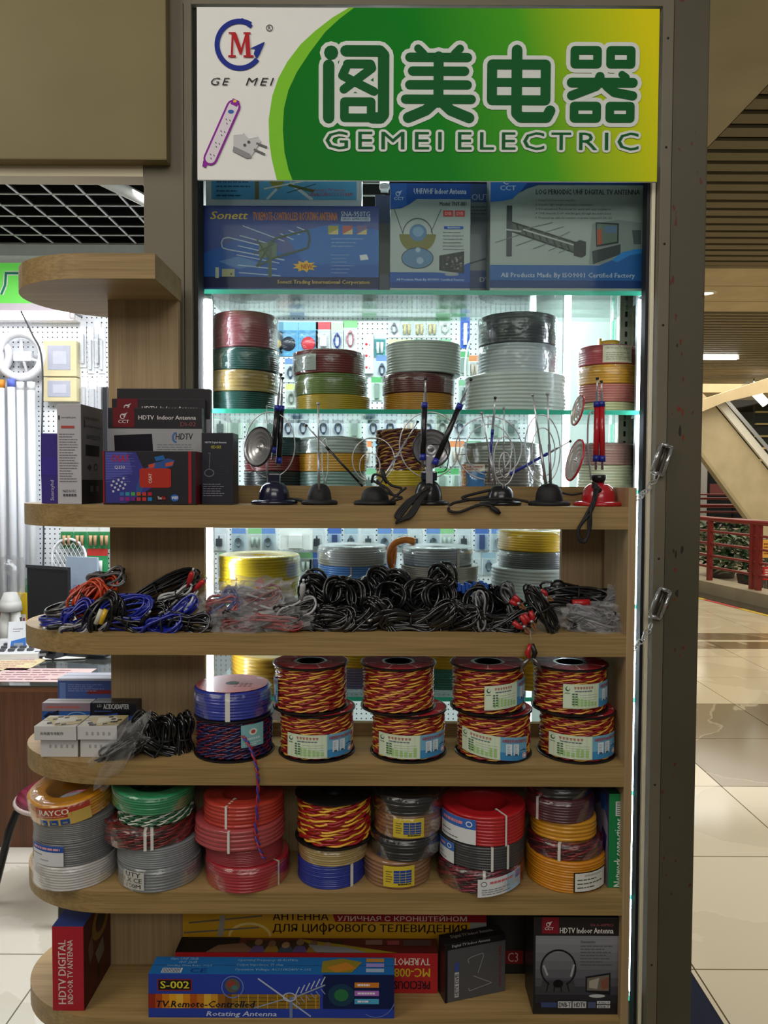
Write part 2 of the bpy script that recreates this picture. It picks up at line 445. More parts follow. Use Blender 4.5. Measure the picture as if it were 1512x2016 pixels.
# the two brown cross bands with the pale line between, in front of the railing
for y0, y1, m in ((6.63, 6.95, TILE), (6.95, 7.27, TILEB), (7.27, 7.36, TILE), (7.36, 7.70, TILEB), (7.70, 8.07, TILE)):
    for i in range(-1, 7):
        link('floor_tile', tilemesh(T, y1-y0, m) if i == -1 else lastm, floor, (1.69+i*T, y0, .0005)) if i > -1 else None
        if i == -1: lastm = tilemesh(T, y1-y0, m)
S = .58
ms = tilemesh(S, S, TILEW)
for i in range(-4, 3):
    for j in range(-2, 3):
        x, y = -1.04+i*S, 2.37+j*S
        if x+S > .95: continue
        link('floor_tile', ms, floor, (x, y, .0008))
b = MB(); b.box(.30, 1.95, .0, .948, 2.372, .012, mat('#1c2238', .9, 0, 0, .25, scale=200), bev=.004)
b.box(.31, 1.96, .012, .938, 2.362, .0135, mat('#232a44', .95, 0, 0, .3, scale=300))
tag(b.build('floor_mat'), 'dark navy rubber floor mat at the foot of the right pillar', 'mat')

# ---- metal frame, pillars, fascia
xl0, xl1 = X(283, FR, 420), X(362, FR, 420)
b = MB(); b.box(xl0, FR, 0, xl1, 2.02, CEIL, BEIGE, bev=.003); struct(b.build('wall_pillar_left'))
b = MB(); b.box(xl1+.002, FR-.004, 0, X(378, FR, 300), FR+.07, CEIL, BEIGE, bev=.002); struct(b.build('trim_1'))
xo0 = X(388, FR, 300); xr0, xr1, xr2 = X(1298, FR, 100), X(1325, FR, 100), X(1397, FR, 100)
b = MB(); b.box(X(378, FR, 300)+.001, FR+.012, 0, xo0-.002, FR+.07, CEIL, mat('#23211f', .7)); struct(b.build('trim_2'))
b = MB(); b.box(xr1+.002, FR, 0, xr2, 2.08, CEIL, PILLAR, bev=.003); pil = struct(b.build('wall_pillar_right'))
# scraped paint showing the red undercoat
rr = random.Random(17); ch = MB()
for px, py, w, h in ((1326, 1085, 4, 10), (1331, 1092, 5, 16), (1343, 1082, 6, 20), (1330, 1122, 5, 10), (1333, 1168, 7, 18), (1329, 1180, 4, 8), (1337, 805, 7, 14), (1344, 812, 4, 18), (1339, 850, 5, 26), (1345, 862, 4, 14), (1340, 672, 5, 14), (1333, 680, 4, 8), (1326, 1530, 3, 5), (1330, 1695, 5, 5), (1322, 1760, 4, 4), (1345, 1275, 5, 10), (1338, 1290, 3, 6), (1318, 1610, 5, 6)):
    c = P(px, py, FR-.0006); n = 7
    ch.add([(c.x+w*.0012*.5*cos(2*pi*k/n)*rr.uniform(.6, 1.2), FR-.0006, c.z+h*.0012*.5*sin(2*pi*k/n)*rr.uniform(.6, 1.2)) for k in range(n)], [tuple(range(n))], mat(rr.choice(('#6a2418', '#54261c', '#7a2c1c', '#2c2620')), .7))
o = ch.build('paint_scrapes', pil); o['kind'] = 'stuff'
t3 = MB(); t3.box(xr0+.006, FR-.004, 0, xr1, FR+.07, CEIL, BEIGE, bev=.002); trim3 = struct(t3.build('trim_3'))
for py in (75, 290, 480, 640, 1100, 1545, 1900):
    s = MB(); s.lathe([(0, .0015), (.002, .0012), (.003, 0)], mat('#3a3630', .4, .8), 10, tf=Matrix.Rotation(pi/2, 4, 'X'))
    p = P(1308, py, FR-.004); s.build('screw', trim3, (xr0+.018, FR-.004, p.z))
b = MB(); b.box(xr0-.004, FR+.02, 0, xr0+.004, FR+.06, CEIL, mat('#e9dfc6', .35)); struct(b.build('trim_4'))
b = MB(); b.box(xr0-.012, FR+.03, 0, xr0-.005, FR+.06, CEIL, mat('#15141c', .6)); struct(b.build('trim_5'))
b = MB(); b.box(xl1, FR-.003, Z(11, FR), xr1, FR+.07, CEIL, BEIGE, bev=.002); struct(b.build('trim_6'))
# fascia box and header over the shop entrance on the left
b = MB(); b.box(-3.5, FR-.035, Z(314, FR-.035, 160), X(327, FR-.035, 160), FR-.001, CEIL, FASC, bev=.003); struct(b.build('wall_fascia'))
b = MB(); b.box(-3.5, FR, Z(347, FR, 160), xl0-.001, FR+.05, CEIL, CREAM); struct(b.build('wall_header'))

# ---- shop shell
def pegboard():
    m = bpy.data.materials.new('pegboard'); m.use_nodes = True; nt = m.node_tree
    b = nt.nodes['Principled BSDF']; b.inputs['Roughness'].default_value = .45
    tc = nt.nodes.new('ShaderNodeTexCoord'); mp = nt.nodes.new('ShaderNodeMapping')
    mp.inputs['Scale'].default_value = (40, 40, 40)
    nt.links.new(tc.outputs['Object'], mp.inputs[0])
    fr = nt.nodes.new('ShaderNodeVectorMath'); fr.operation = 'FRACTION'; nt.links.new(mp.outputs[0], fr.inputs[0])
    sb = nt.nodes.new('ShaderNodeVectorMath'); sb.operation = 'SUBTRACT'; sb.inputs[1].default_value = (.5, .5, .5); nt.links.new(fr.outputs[0], sb.inputs[0])
    ml = nt.nodes.new('ShaderNodeVectorMath'); ml.operation = 'MULTIPLY'; ml.inputs[1].default_value = (1, 0, 1); nt.links.new(sb.outputs[0], ml.inputs[0])
    ln = nt.nodes.new('ShaderNodeVectorMath'); ln.operation = 'LENGTH'; nt.links.new(ml.outputs[0], ln.inputs[0])
    gt = nt.nodes.new('ShaderNodeMath'); gt.operation = 'LESS_THAN'; gt.inputs[1].default_value = .15; nt.links.new(ln.outputs['Value'], gt.inputs[0])
    mx = nt.nodes.new('ShaderNodeMix'); mx.data_type = 'RGBA'
    mx.inputs[6].default_value = (*lin('#dfe3e8'), 1); mx.inputs[7].default_value = (*lin('#2b2c33'), 1)  # dark dots paint the shade inside the peg holes
    nt.links.new(gt.outputs[0], mx.inputs[0]); nt.links.new(mx.outputs[2], b.inputs['Base Color']); return m
PEG = pegboard()
b = MB(); b.box(-3.5, WB, 0, .815, WB+.06, 2.66, PEG); struct(b.build('wall_back'))
b = MB(); b.box(-3.5, WB, 2.661, .815, WB+.06, CEIL, mat('#0e0e10', .9)); struct(b.build('wall_back_upper'))
b = MB(); b.box(-3.5, 1.9, 0, -3.44, WB, CEIL, mat('#d5d6d4', .6)); struct(b.build('wall_left'))
b = MB(); b.box(.765, 2.10, 0, .815, WB-.001, CEIL, mat('#b9c4c0', .5)); struct(b.build('wall_right'))
b = MB(); b.box(-3.5, FR+.06, CEIL, .815, WB+.06, CEIL+.06, mat('#0b0b0c', .9)); struct(b.build('ceiling_shop'))
# open black grid ceiling: thin white-edged bars, one by one
gz = 2.66
gm = mat('#c9c8c4', .5); gk = mat('#0c0c0c', .8)
grid = thing('grid_ceiling', 'open white grid ceiling against a black void in the shop', 'ceiling grid', (0, 0, gz)); tag(grid, kind='structure'); del grid['category']; del grid['label']
grid.name = 'ceiling_grid'
def bar(p0, p1, w=.007, h=.012):
    g = MB(); (x0, y0), (x1, y1) = p0, p1
    if y0 == y1: g.box(x0, y0-w/2, 0, x1, y0+w/2, .004, gm); g.box(x0, y0-w/2, .004, x1, y0+w/2, h, gk)
    else: g.box(x0-w/2, y0, 0, x0+w/2, y1, .004, gm); g.box(x0-w/2, y0, .004, x0+w/2, y1, h, gk)
    g.build('grid_bar', grid)
for i in range(15): bar((-2.6, 2.1+i*.127), (.0, 2.1+i*.127))
for i in range(17): bar((-2.55+i*.134, 2.1), (-2.55+i*.134, WB-.02))
# a sloping white duct rail above the grid
g = MB(); g.tube([(-1.0, 2.5, 2.52), (-.62, 4.0-.3, 2.60)], .022, mat('#d9d9d6', .4), 10); g.build('duct_pipe', grid, (0, 0, -gz))
# white soffit strip where grid meets back wall
b = MB(); b.box(-3.4, WB-.16, 2.60, .9, WB-.002, 2.655, mat('#cfd4d2', .6)); struct(b.build('trim_7'))

# ---- the mall corridor on the right
b = MB(); b.box(xr2-.1, 2.2, CEIL, 1.81, 6.66, CEIL+.05, paint('#b0a68c', 5)); struct(b.build('ceiling_panel'))
csl = MB(); csl.box(1.81, 2.2, CEIL+.09, 9.5, 15, CEIL+.12, mat('#1d1a14', .9)); cslo = struct(csl.build('ceiling_slats'))
SLAT = mat('#7d735a', .6, 0, 0, .1, scale=3)
sm_ = MB(); sm_.box(0, 0, 0, 7.6, .102, .018, SLAT); slat = sm_.mesh('ceiling_slat')
y = 2.3
while y < 6.6: link('ceiling_slat', slat, cslo, (1.815, y, CEIL)); y += .152
y = 8.34
while y < 13.9: link('ceiling_slat', slat, cslo, (1.815, y, CEIL)); y += .152
b = MB(); b.box(1.0, 6.68, CEIL-.02, 9.5, 8.3, CEIL+.05, paint('#cdbb95', 6)); bo = struct(b.build('ceiling_beam'))
for yy in (7.25, 7.85):
    g = MB(); g.box(1.0, yy, CEIL-.021, 9.5, yy+.012, CEIL-.0205, mat('#8d8064', .8)); g.build('panel_seam', bo)
b = MB(); b.box(1.0, 14.0, CEIL-.2, 12, 15.2, CEIL+.05, paint('#cdbb95', 7)); struct(b.build('ceiling_far_beam'))
b = MB(); b.box(-1, 24, 0, 16, 24.2, 6.5, paint('#8f866f', 8)); struct(b.build('wall_far'))
b = MB(); b.box(1.0, 15.6, CEIL+.4, 14, 23.9, CEIL+.5, mat('#38332a', .9)); struct(b.build('ceiling_far'))
# downlight in the beam, tube lamp on the slats
def downlight(px, py, label):
    D = 1500*(CEIL-.02-CAMZ)/(953-py); x = X(px, D, py)
    t = thing('downlight', label, 'light', (x, D, CEIL-.02), group=None)
    g = MB(); g.lathe([(.10, -.001), (.075, -.012), (.07, -.004)], mat('#e6e0d2', .3), 20); g.build('rim', t)
    g = MB(); g.disc(.07, -.003, mat('#fff4dd', .3, emit=4), 20, flip=True); g.build('lens', t)
downlight(1390, 578, 'small round recessed downlight in the beige ceiling beam')
D = 11.2; x0, x1 = X(1330, D, 702), X(1450, D, 702); z = Z(702, D, 1440)
t = thing('tube_lamp', 'lit fluorescent tube lamp under the slatted mall ceiling', 'lamp', ((x0+x1)/2, D, z))
g = MB(); g.tube([(x0-(x0+x1)/2, 0, 0), (x1-(x0+x1)/2, 0, 0)], .045, mat('#ffffff', .3, emit=9, var=0), 10); g.build('tube', t)
g = MB(); g.box(x0-(x0+x1)/2-.05, -.05, .05, x1-(x0+x1)/2+.08, .05, .10, mat('#cfcabb', .4)); g.box((x1-x0)/2, -.02, -.04, (x1-x0)/2+.03, .02, .05, mat('#d8d4c8', .4)); g.build('housing', t)
# ================================================================== the wooden display shelf
OAKX = wood('#7e653a', '#9d8252', 0, 'x'); OAKZ = wood('#937a58', '#a9906a', 2, 'z'); OAKT = wood('#927648', '#ac8f5e', 0, 't')
xs_r = X(1237, DF, 1010)          # right end of the boards
xs_p = xs_r + .0165               # outer face of the side panel
xe = X(205, DF, 1010)             # where the rounded end begins
BK = 1.93                         # back of the rounded end
xnotch = X(283, FR, 1010) - .006
def yz(py): return Z(py, DF, 650)
SHZ = {2: (yz(996), yz(1040)), 3: (yz(1250), yz(1291)), 4: (yz(1505), yz(1547)), 5: (yz(1757), yz(1800)), 6: (yz(2007), yz(2050))}
shelf = thing('display_shelf', 'tall oak veneer display shelf with rounded left ends, loaded with cable', 'shelf', (0, 1.64, 0))
def board_outline(xr, cx=None, ax=None):
    cx = cx if cx is not None else xe
    ax = ax or (xe - X(62, (DF+BK)/2, 1010))
    cy = (DF+BK)/2; ay = (BK-DF)/2
    pts = [(cx + ax*cos(a), cy + ay*sin(a)) for a in [pi/2 + pi*k/28 for k in range(29)]]   # back -> left -> front
    pts += [(xr, DF), (xr, DB+.018), (xnotch, DB+.018), (xnotch, BK)]
    return pts
def oboard(z1, z0, xr, **k):
    g = MB(); g.prism(board_outline(xr, **k), z0, z1, OAKT, side=OAKX, smooth_side=False)
    o = g.build('shelf_board', shelf, (0, -1.64, 0)); return o
for i, (zt, zb) in SHZ.items(): oboard(zt, zb, xs_r)
# the high short board on the upright
zt, zb = Z(498, DF, 200), Z(548, DF, 200)
g = MB()
cx, ax = X(170, DF, 500), X(170, DF, 500) - X(52, (DF+BK)/2, 520)
cy, ay = (DF+BK)/2, (BK-DF)/2
pts = [(cx+ax*cos(a), cy+ay*sin(a)) for a in [pi/2+pi*k/28 for k in range(29)]] + [(X(305, DF, 500), DF), (X(305, DF, 500), DB+.018), (xnotch, DB+.018), (xnotch, BK)]
g.prism(pts, zb, zt, OAKT, side=OAKX); g.build('shelf_board', shelf, (0, -1.64, 0))
def panel(name, x0, x1, z0, z1, m=OAKZ, y0=DB, y1=DB+.018):
    g = MB(); g.box(x0, y0-1.64, z0, x1, y1-1.64, z1, m); return g.build(name, shelf)
xu0 = X(214, DB, 800); xu1 = X(351, DB, 700); xu2 = X(403, DB, 1200); xw = X(1105, DB, 1120)
panel('upright', xu0, xu1, SHZ[2][0], zb)
panel('back_panel', xu0, xu2, SHZ[3][0], SHZ[2][1]); panel('back_panel', xu0, xu2, SHZ[4][0], SHZ[3][1])
panel('back_panel', xw, xs_r, SHZ[3][0], SHZ[2][1]); panel('back_panel', xw+.05, xs_r, SHZ[4][0], SHZ[3][1])
panel('back_panel', xu0, xs_r, SHZ[5][0], SHZ[4][1]); panel('back_panel', xu0-.02, xs_r, SHZ[6][0], SHZ[5][1])
panel('back_panel', xu0, xs_r, 0.06, SHZ[6][1])
panel('back_rail', xu1, xs_r, SHZ[2][0], Z(957, DB, 800), OAKX)
panel('back_rail', xu2, xw, SHZ[3][0], Z(1196, DB, 800), OAKX); panel('back_rail', xu2, xw+.05, SHZ[4][0], Z(1424, DB, 800), OAKX)
panel('side_panel', xs_r, xs_p, 0.0, Z(960, DF, 1240), OAKZ, DF, DB+.018)
panel('plinth', xu0+.02, xs_r, 0.0, .06, OAKX, DF+.03, DB)
# underside / foot below the frame
panel('foot', -.72, -.66, 0.0, SHZ[6][1], OAKZ, 1.62, 1.86)

# ================================================================== glass cabinet behind the frame
cab = thing('glass_cabinet', 'lit glass display cabinet behind the metal frame, full of coils', 'cabinet', (.1, 2.0, 0))
cx0, cx1 = X(402, CABF, 570), X(1276, CABF, 570)
GS = glassmat('#f3faf7', .05); GP = glassmat('#f7fbfa', .02); GF = glassmat('#f7fbfa', .004)
def edgeglass():
    m = bpy.data.materials.new('glass_edge'); m.use_nodes = True; nt = m.node_tree
    for n in list(nt.nodes): nt.nodes.remove(n)
    out = nt.nodes.new('ShaderNodeOutputMaterial')
    a = nt.nodes.new('ShaderNodeBsdfTranslucent'); a.inputs[0].default_value = (*lin('#5fe0bf'), 1)
    c = nt.nodes.new('ShaderNodeBsdfPrincipled'); c.inputs['Base Color'].default_value = (*lin('#3fc9a4'), 1); c.inputs['Roughness'].default_value = .15
    mx = nt.nodes.new('ShaderNodeMixShader'); mx.inputs[0].default_value = .4
    nt.links.new(a.outputs[0], mx.inputs[1]); nt.links.new(c.outputs[0], mx.inputs[2]); nt.links.new(mx.outputs[0], out.inputs[0]); return m
GE = edgeglass()
GZ = []
for py in (571, 806, 962, 1188, 1372, 1555, 1760, 1960):
    z1 = Z(py, CABF, 800); GZ.append(z1)
    g = MB(); g.box(cx0-.1, CABF-2.0, z1-.011, cx1-.1, CABB-2.0-.005, z1, GS, faces=dict(front=GE)); g.build('glass_shelf', cab)
g = MB(); g.box(cx1+.004-.1, CABF-2.0-.01, .05, cx1+.010-.1, CABB-2.0, 2.6, GP, faces=dict(front=GE, back=GE)); g.build('side_pane', cab)
g = MB(); g.box(cx0-.1, CABB-2.0, .05, cx1-.1, CABB-2.0+.006, 2.6, GP); g.build('back_pane', cab)
g = MB(); g.box(xo0-.1, FR+.052-2.0, .05, xr0-.013-.1, FR+.057-2.0, Z(300, FR), GF); g.build('front_pane', cab)
g = MB(); g.box(cx0-.1, CABF-2.0, .0, cx1-.1, CABB-2.0, .05, mat('#6c6a63', .5)); g.build('cabinet_base', cab)
UPR = mat('#b9b4a4', .35, .4)
def standard(px, D, z0, z1):
    x = X(px, D, 760)-.1
    g = MB(); g.box(x-.016, D-2.0-.008, z0, x+.016, D-2.0, z1, UPR); g.build('slotted_upright', cab)
    zz = z0+.02
    g = MB()
    while zz < z1: g.box(x-.003, D-2.0-.0088, zz, x+.003, D-2.0-.008, zz+.014, mat('#24221f', .8)); zz += .026
    o = g.build('upright_slots', cab); o['kind'] = 'stuff'
standard(1229, 2.02, .1, 2.55)
g = MB(); x = X(1250, 2.03, 760)-.1; g.box(x-.012, .03, .1, x+.016, .05, 2.55, mat('#c9bd9c', .5)); g.build('corner_post', cab)
# light tubes standing in the back corners
LEDM = mat('#f2f6ff', .3, emit=34, var=0)
def ledtube(px, D, py0, py1, label, py=760, r=.008):
    x = X(px, D, py); z0, z1 = Z(py1, D, px), Z(py0, D, px)
    t = thing('light_tube', label, 'lamp', (x, D, z0))
    g = MB(); g.tube([(0, 0, .01), (0, 0, z1-z0-.01)], r, LEDM, 10); g.build('tube', t)
    for q in (0, z1-z0-.012):
        g = MB(); g.tube([(0, 0, q), (0, 0, q+.012)], r*1.2, mat('#cfd2d6', .4), 10); g.build('end_cap', t)
    g = MB(); g.box(-.010, r+.001, 0, .010, r+.014, z1-z0, mat('#b7bcc0', .4, .3)); g.build('holder', t)
    return t
ledtube(409, 1.872, 580, 1500, 'glowing white light tube down the left front edge of the cabinet')
ledtube(1255, 1.872, 580, 1960, 'glowing white light tube down the right front edge of the cabinet', py=1200, r=.005)
ledtube(1117, 2.12, 576, 1440, 'glowing white light tube standing at the back right of the cabinet')
ledtube(757, 2.12, 250, 372, 'short glowing light tube ending between the upper boxes', py=360, r=.012)
g = MB(); xq = X(1050, 2.6, 600); g.tube([(xq, 2.6, .0), (xq, 2.6, 2.35)], .010, mat('#f4f6fa', .3, emit=6, var=0), 8); g.box(xq-.012, 2.609, .0, xq+.012, 2.625, 2.35, mat('#b7bcc0', .4))
tag(g.build('light_tube'), 'thin glowing light tube further back inside the shop', 'lamp')
# red card leaning inside the right edge
g = MB(); p0, p1 = P(1249, 1290, 1.95), P(1264, 1200, 1.95); g.box(p0.x-.05, 1.95, p0.z, p1.x+.01, 1.953, p1.z, mat('#c4262c', .5)); tag(g.build('red_card'), 'red card inside the cabinet by the right frame edge', 'card')

# ================================================================== shop sign
SD = FR - .008
sx0, sx1, sz1, sz0 = X(388, SD, 180), X(1296, SD, 180), Z(16, SD, 840), Z(356, SD, 840)
sgn = thing('shop_sign', 'green and white electric shop sign with four large characters', 'sign', (0, SD, sz0))
g = MB(); W_, H_ = sx1-sx0, sz1-sz0
N = 10
zs = [0, .16, .30, .42, .44, .49, .52, .72, .75, 1.0]; off = [0, .0015, 0, .0008, .003, .0005, .0005, 0, .0022, 0]
for k in range(len(zs)-1):
    za, zb_ = zs[k]*H_, zs[k+1]*H_
g.box(sx0, 0, 0, sx1, .006, H_, mat('#e9e8e6', .5, 0, 0, .03, spec=.12)); g.build('panel', sgn)
def signgreen():
    m = bpy.data.materials.new('sign_print'); m.use_nodes = True; nt = m.node_tree
    b = nt.nodes['Principled BSDF']; b.inputs['Roughness'].default_value = .5; b.inputs['Specular IOR Level'].default_value = .1
    tc = nt.nodes.new('ShaderNodeTexCoord'); sp = nt.nodes.new('ShaderNodeSeparateXYZ'); nt.links.new(tc.outputs['Object'], sp.inputs[0])
    ad = nt.nodes.new('ShaderNodeMath'); ad.operation = 'MULTIPLY_ADD'; ad.inputs[1].default_value = .25
    nt.links.new(sp.outputs['Z'], ad.inputs[0]); nt.links.new(sp.outputs['X'], ad.inputs[2])
    mr = nt.nodes.new('ShaderNodeMapRange'); mr.inputs['From Min'].default_value = X(560, SD, 180); mr.inputs['From Max'].default_value = sx1+.06
    nt.links.new(ad.outputs[0], mr.inputs['Value'])
    cr = nt.nodes.new('ShaderNodeValToRGB'); e = cr.color_ramp.elements
    e[0].position = 0; e[0].color = (*lin('#04701a'), 1); e[1].position = 1; e[1].color = (*lin('#e2d60c'), 1)
    for p, c in ((.42, '#0c7f1c'), (.68, '#4aa41c'), (.86, '#b0c614')):
        k = e.new(p); k.color = (*lin(c), 1)
    nt.links.new(mr.outputs[0], cr.inputs[0]); nt.links.new(cr.outputs[0], b.inputs['Base Color']); return m
SG = signgreen()
smap = flat((sx0, -.0002, H_), (W_, 0, 0), (0, 0, -H_))
pr = Print(388, 16, 1296, 356, .0005)
def zc(x, y): return (380 + x/1.4824, y/1.4824)
outer = [(687,16),(655,35),(620,62),(592,88),(566,122),(548,155),(536,190),(529,236),(530,280),(535,315),(545,356)]
inner = [(697,16),(668,38),(640,64),(610,104),(585,142),(568,178),(559,215),(557,255),(560,300),(568,335),(576,356)]
# crescent
for a in range(len(outer)-1): pr.poly([outer[a], outer[a+1], inner[a+1], inner[a]], '#7fc52f', 1)
g = MB(); pts = inner + [(1296,356), (1296,16)]
fan = []
for a in range(len(inner)-1):
    q = [inner[a], inner[a+1], (1296, inner[a+1][1]), (1296, inner[a][1])]
    g.add([smap((x-388)/908, (y-16)/340, .0003) for x, y in q], [(0,1,2,3)], SG)
g.build('green_field', sgn)
DG = '#085a26'
def stroke(pts, w, closed=False):
    pts = [zc(*p) for p in pts]; w = (w+3)/1.4824
    if closed: pts = pts + [pts[0]]
    for col, ww, L in (('#d9dcd8', w+17, 2), (DG, w, 4)):
        pr.line(pts, ww, col, L)
        for p in pts: pr.ell(p[0], p[1], ww/2, ww/2, col, L, 12)
# first character
stroke([(403,155),(403,156)], 38)
stroke([(396,192),(396,345)], 30)
stroke([(446,150),(545,150),(556,162),(556,335),(548,345),(524,345)], 30)
stroke([(450,188),(518,188),(522,200),(440,262)], 22); stroke([(446,200),(436,222),(528,268)], 22)
stroke([(442,298),(520,298),(520,345),(442,345)], 22, True)
# second
stroke([(656,142),(672,158)], 20); stroke([(778,142),(762,158)], 20)
for yy, xa, xb in ((168,632,800),(208,640,792),(248,632,800),(290,620,812)): stroke([(xa,yy),(xb,yy)], 24)
stroke([(716,165),(716,300)], 26); stroke([(706,298),(680,322),(628,344)], 28); stroke([(726,298),(752,322),(806,344)], 28)
# third
stroke([(872,188),(1028,188),(1028,292),(872,292)], 26, True); stroke([(880,240),(1020,240)], 22)
stroke([(944,146),(944,330),(956,342),(1032,342),(1042,322)], 28)
# fourth
for xa, xb in ((1112,1178),(1216,1276)):
    stroke([(xa,146),(xb,146),(xb,186),(xa,186)], 22, True); stroke([(xa,308),(xb,308),(xb,344),(xa,344)], 22, True)
stroke([(1104,240),(1282,240)], 26); stroke([(1186,222),(1176,250),(1104,278)], 24); stroke([(1206,250),(1228,268),(1282,278)], 24)
stroke([(1250,216),(1262,224)], 18)
# latin line
for x0, x1, t in ((641,870,'GEMEI'), (902,1258,'ELECTRIC')):
    
    for dx, dy in [(5*cos(a), 5*sin(a)) for a in [k*pi/6 for k in range(12)]]: pr.text(x0+dx, 260+dy, x1+dx, 295+dy, t, '#d9dcd8', 2, bold=.0, spacing=1.28)
    pr.text(x0, 260, x1, 295, t, DG, 4, bold=.0, spacing=1.28)
# emblem
pr.ringp(472, 90, 44, 46, 10, '#23328c', 1, 30, RAD(38), RAD(300)); pr.poly([(498,52),(478,38),(470,42),(494,58)], '#23328c', 1)
pr.poly([(492,98),(522,84),(519,92),(512,108),(506,118),(500,108),(503,98)], '#23328c', 2)
R_ = '#b3242c'
for q in ([(457,68),(461,68),(459,112),(455,112)], [(451,66),(465,66),(465,69),(451,69)], [(450,111),(465,111),(465,115),(450,115)],
          [(457,68),(466,68),(478,104),(473,110)], [(484,68),(488,68),(476,110),(473,106)], [(480,66),(494,66),(494,69),(480,69)],
          [(483,69),(491,69),(494,112),(485,112)], [(480,111),(500,111),(500,115),(480,115)]): pr.poly(q, R_, 3)
pr.ringp(531, 57, 6, 6, 1.4, '#3c3a3a', 1, 16); pr.text(528.5, 53.5, 533.5, 60.5, 'R', '#3c3a3a', 2, bold=0)
pr.text(416, 155, 453, 170, 'GE', '#2e2c30', 2, .0, .28, spacing=1.3); pr.text(484, 155, 540, 170, 'MEI', '#2e2c30', 2, .0, .28, spacing=1.3)
# printed power strip and plug
def slanted(cx, cy, L_, w, ang, col, L):
    a = RAD(ang); ux, uy = cos(a), sin(a); pr.poly([(cx+ux*L_/2-uy*w/2, cy+uy*L_/2+ux*w/2), (cx-ux*L_/2-uy*w/2, cy-uy*L_/2+ux*w/2), (cx-ux*L_/2+uy*w/2, cy-uy*L_/2-ux*w/2), (cx+ux*L_/2+uy*w/2, cy+uy*L_/2-ux*w/2)], col, L)
for col, ww, L in (('#8e2a9a', 28, 1), ('#dcd4de', 20, 2)):
    slanted(437, 263, 112, ww, -66, col, L)
    for ex, ey in ((414.2, 314), (459.8, 212)): pr.ell(ex, ey, ww/2, ww/2, col, L, 16)
pr.poly([(400,318),(410,322),(405,333),(398,330)], '#8e2a9a', 1)
slanted(463, 204, 12, 14, -66, '#8e2a9a', 3); pr.rect(460,199,466,204, '#e6c23a', 4); pr.ell(455,222,6,4, '#3f66b4', 3, 12)
for k in range(4):
    x, y = 448-k*10.5, 240+k*23
    for dx, dy in ((-3,-4),(4,-2),(-2,4)): pr.line([(x+dx,y+dy),(x+dx+2,y+dy+3)], 1.4, '#4a3f50', 3)
pr.poly([(460,268),(500,264),(514,280),(492,314),(460,298)], '#c4c4c6', 2); pr.poly([(460,290),(492,305),(496,312),(486,314),(458,300)], '#8e8e92', 3); pr.poly([(478,262),(502,264),(508,272),(490,276)], '#e6e6e8', 3)
pr.line([(505,284),(526,292)], 4, '#6a6a6e', 3); pr.line([(500,296),(522,306)], 4, '#6a6a6e', 3); pr.ell(482,288,3,3,'#55555a',4,8); pr.ell(490,282,3,3,'#55555a',4,8)
pr.build('printed_artwork', sgn, smap, .5, .0)
# ================================================================== wire coils and cable spools
CM = {}
def wiremat(c, coat=.5, rough=.35): return mat(c, rough, 0, coat, .08, scale=60)
def plain_winding(R, r, h, rows, col, seed=0, coat=.5, wob=1.0):
    k = ('p', round(R,4), round(r,4), round(h,4), rows, col, seed, coat)
    if k in CM: return CM[k]
    rr = random.Random(seed+rows*13); w = h/rows/2; n = 44
    prof = []
    for i in range(rows):
        zi = (2*i+1)*w; d = rr.uniform(-.35, .15)*w
        prof += [(R-w*.75+d, zi-w), (R+d-w*.12, zi-w*.5), (R+d, zi), (R+d-w*.12, zi+w*.5)]
    prof += [(R-w*.75, h), (R-w*1.6, h+w*.3)]
    nr = max(2, int((R-r)/(3*w))); nr = min(nr, 5)
    for j in range(nr):
        a = R-w*2-(R-r-w*3)*(j+.5)/nr; st = (R-r-w*3)/nr
        prof += [(a+st*.25, h+w*.35), (a-st*.45, h+w*.05)]
    prof += [(r+w*.4, h-w*.2), (r, h-w), (r, w), (r+w*.5, 0), (R-w*1.4, 0)]
    ph = [rr.uniform(0, 6.28) for _ in range(4)]
    vs = []
    for r_, z_ in prof:
        for q in range(n):
            a = 2*pi*q/n
            dr = wob*w*(.22*sin(3*a+ph[0]+z_*30)+.16*sin(7*a+ph[1]-z_*60)); dz = wob*w*.28*sin(2*a+ph[2]+z_*18)*(1 if 0 < z_ < h*.97 else .3)
            vs.append(((r_+dr)*cos(a), (r_+dr)*sin(a), max(0, z_+dz)))
    L = len(prof); fs = []
    for i in range(L):
        j = (i+1) % L
        for q in range(n): fs.append((i*n+q, i*n+(q+1)%n, j*n+(q+1)%n, j*n+q))
    b = MB(); b.add(vs, fs, wiremat(col, coat), True); CM[k] = b.mesh('winding'); return CM[k]
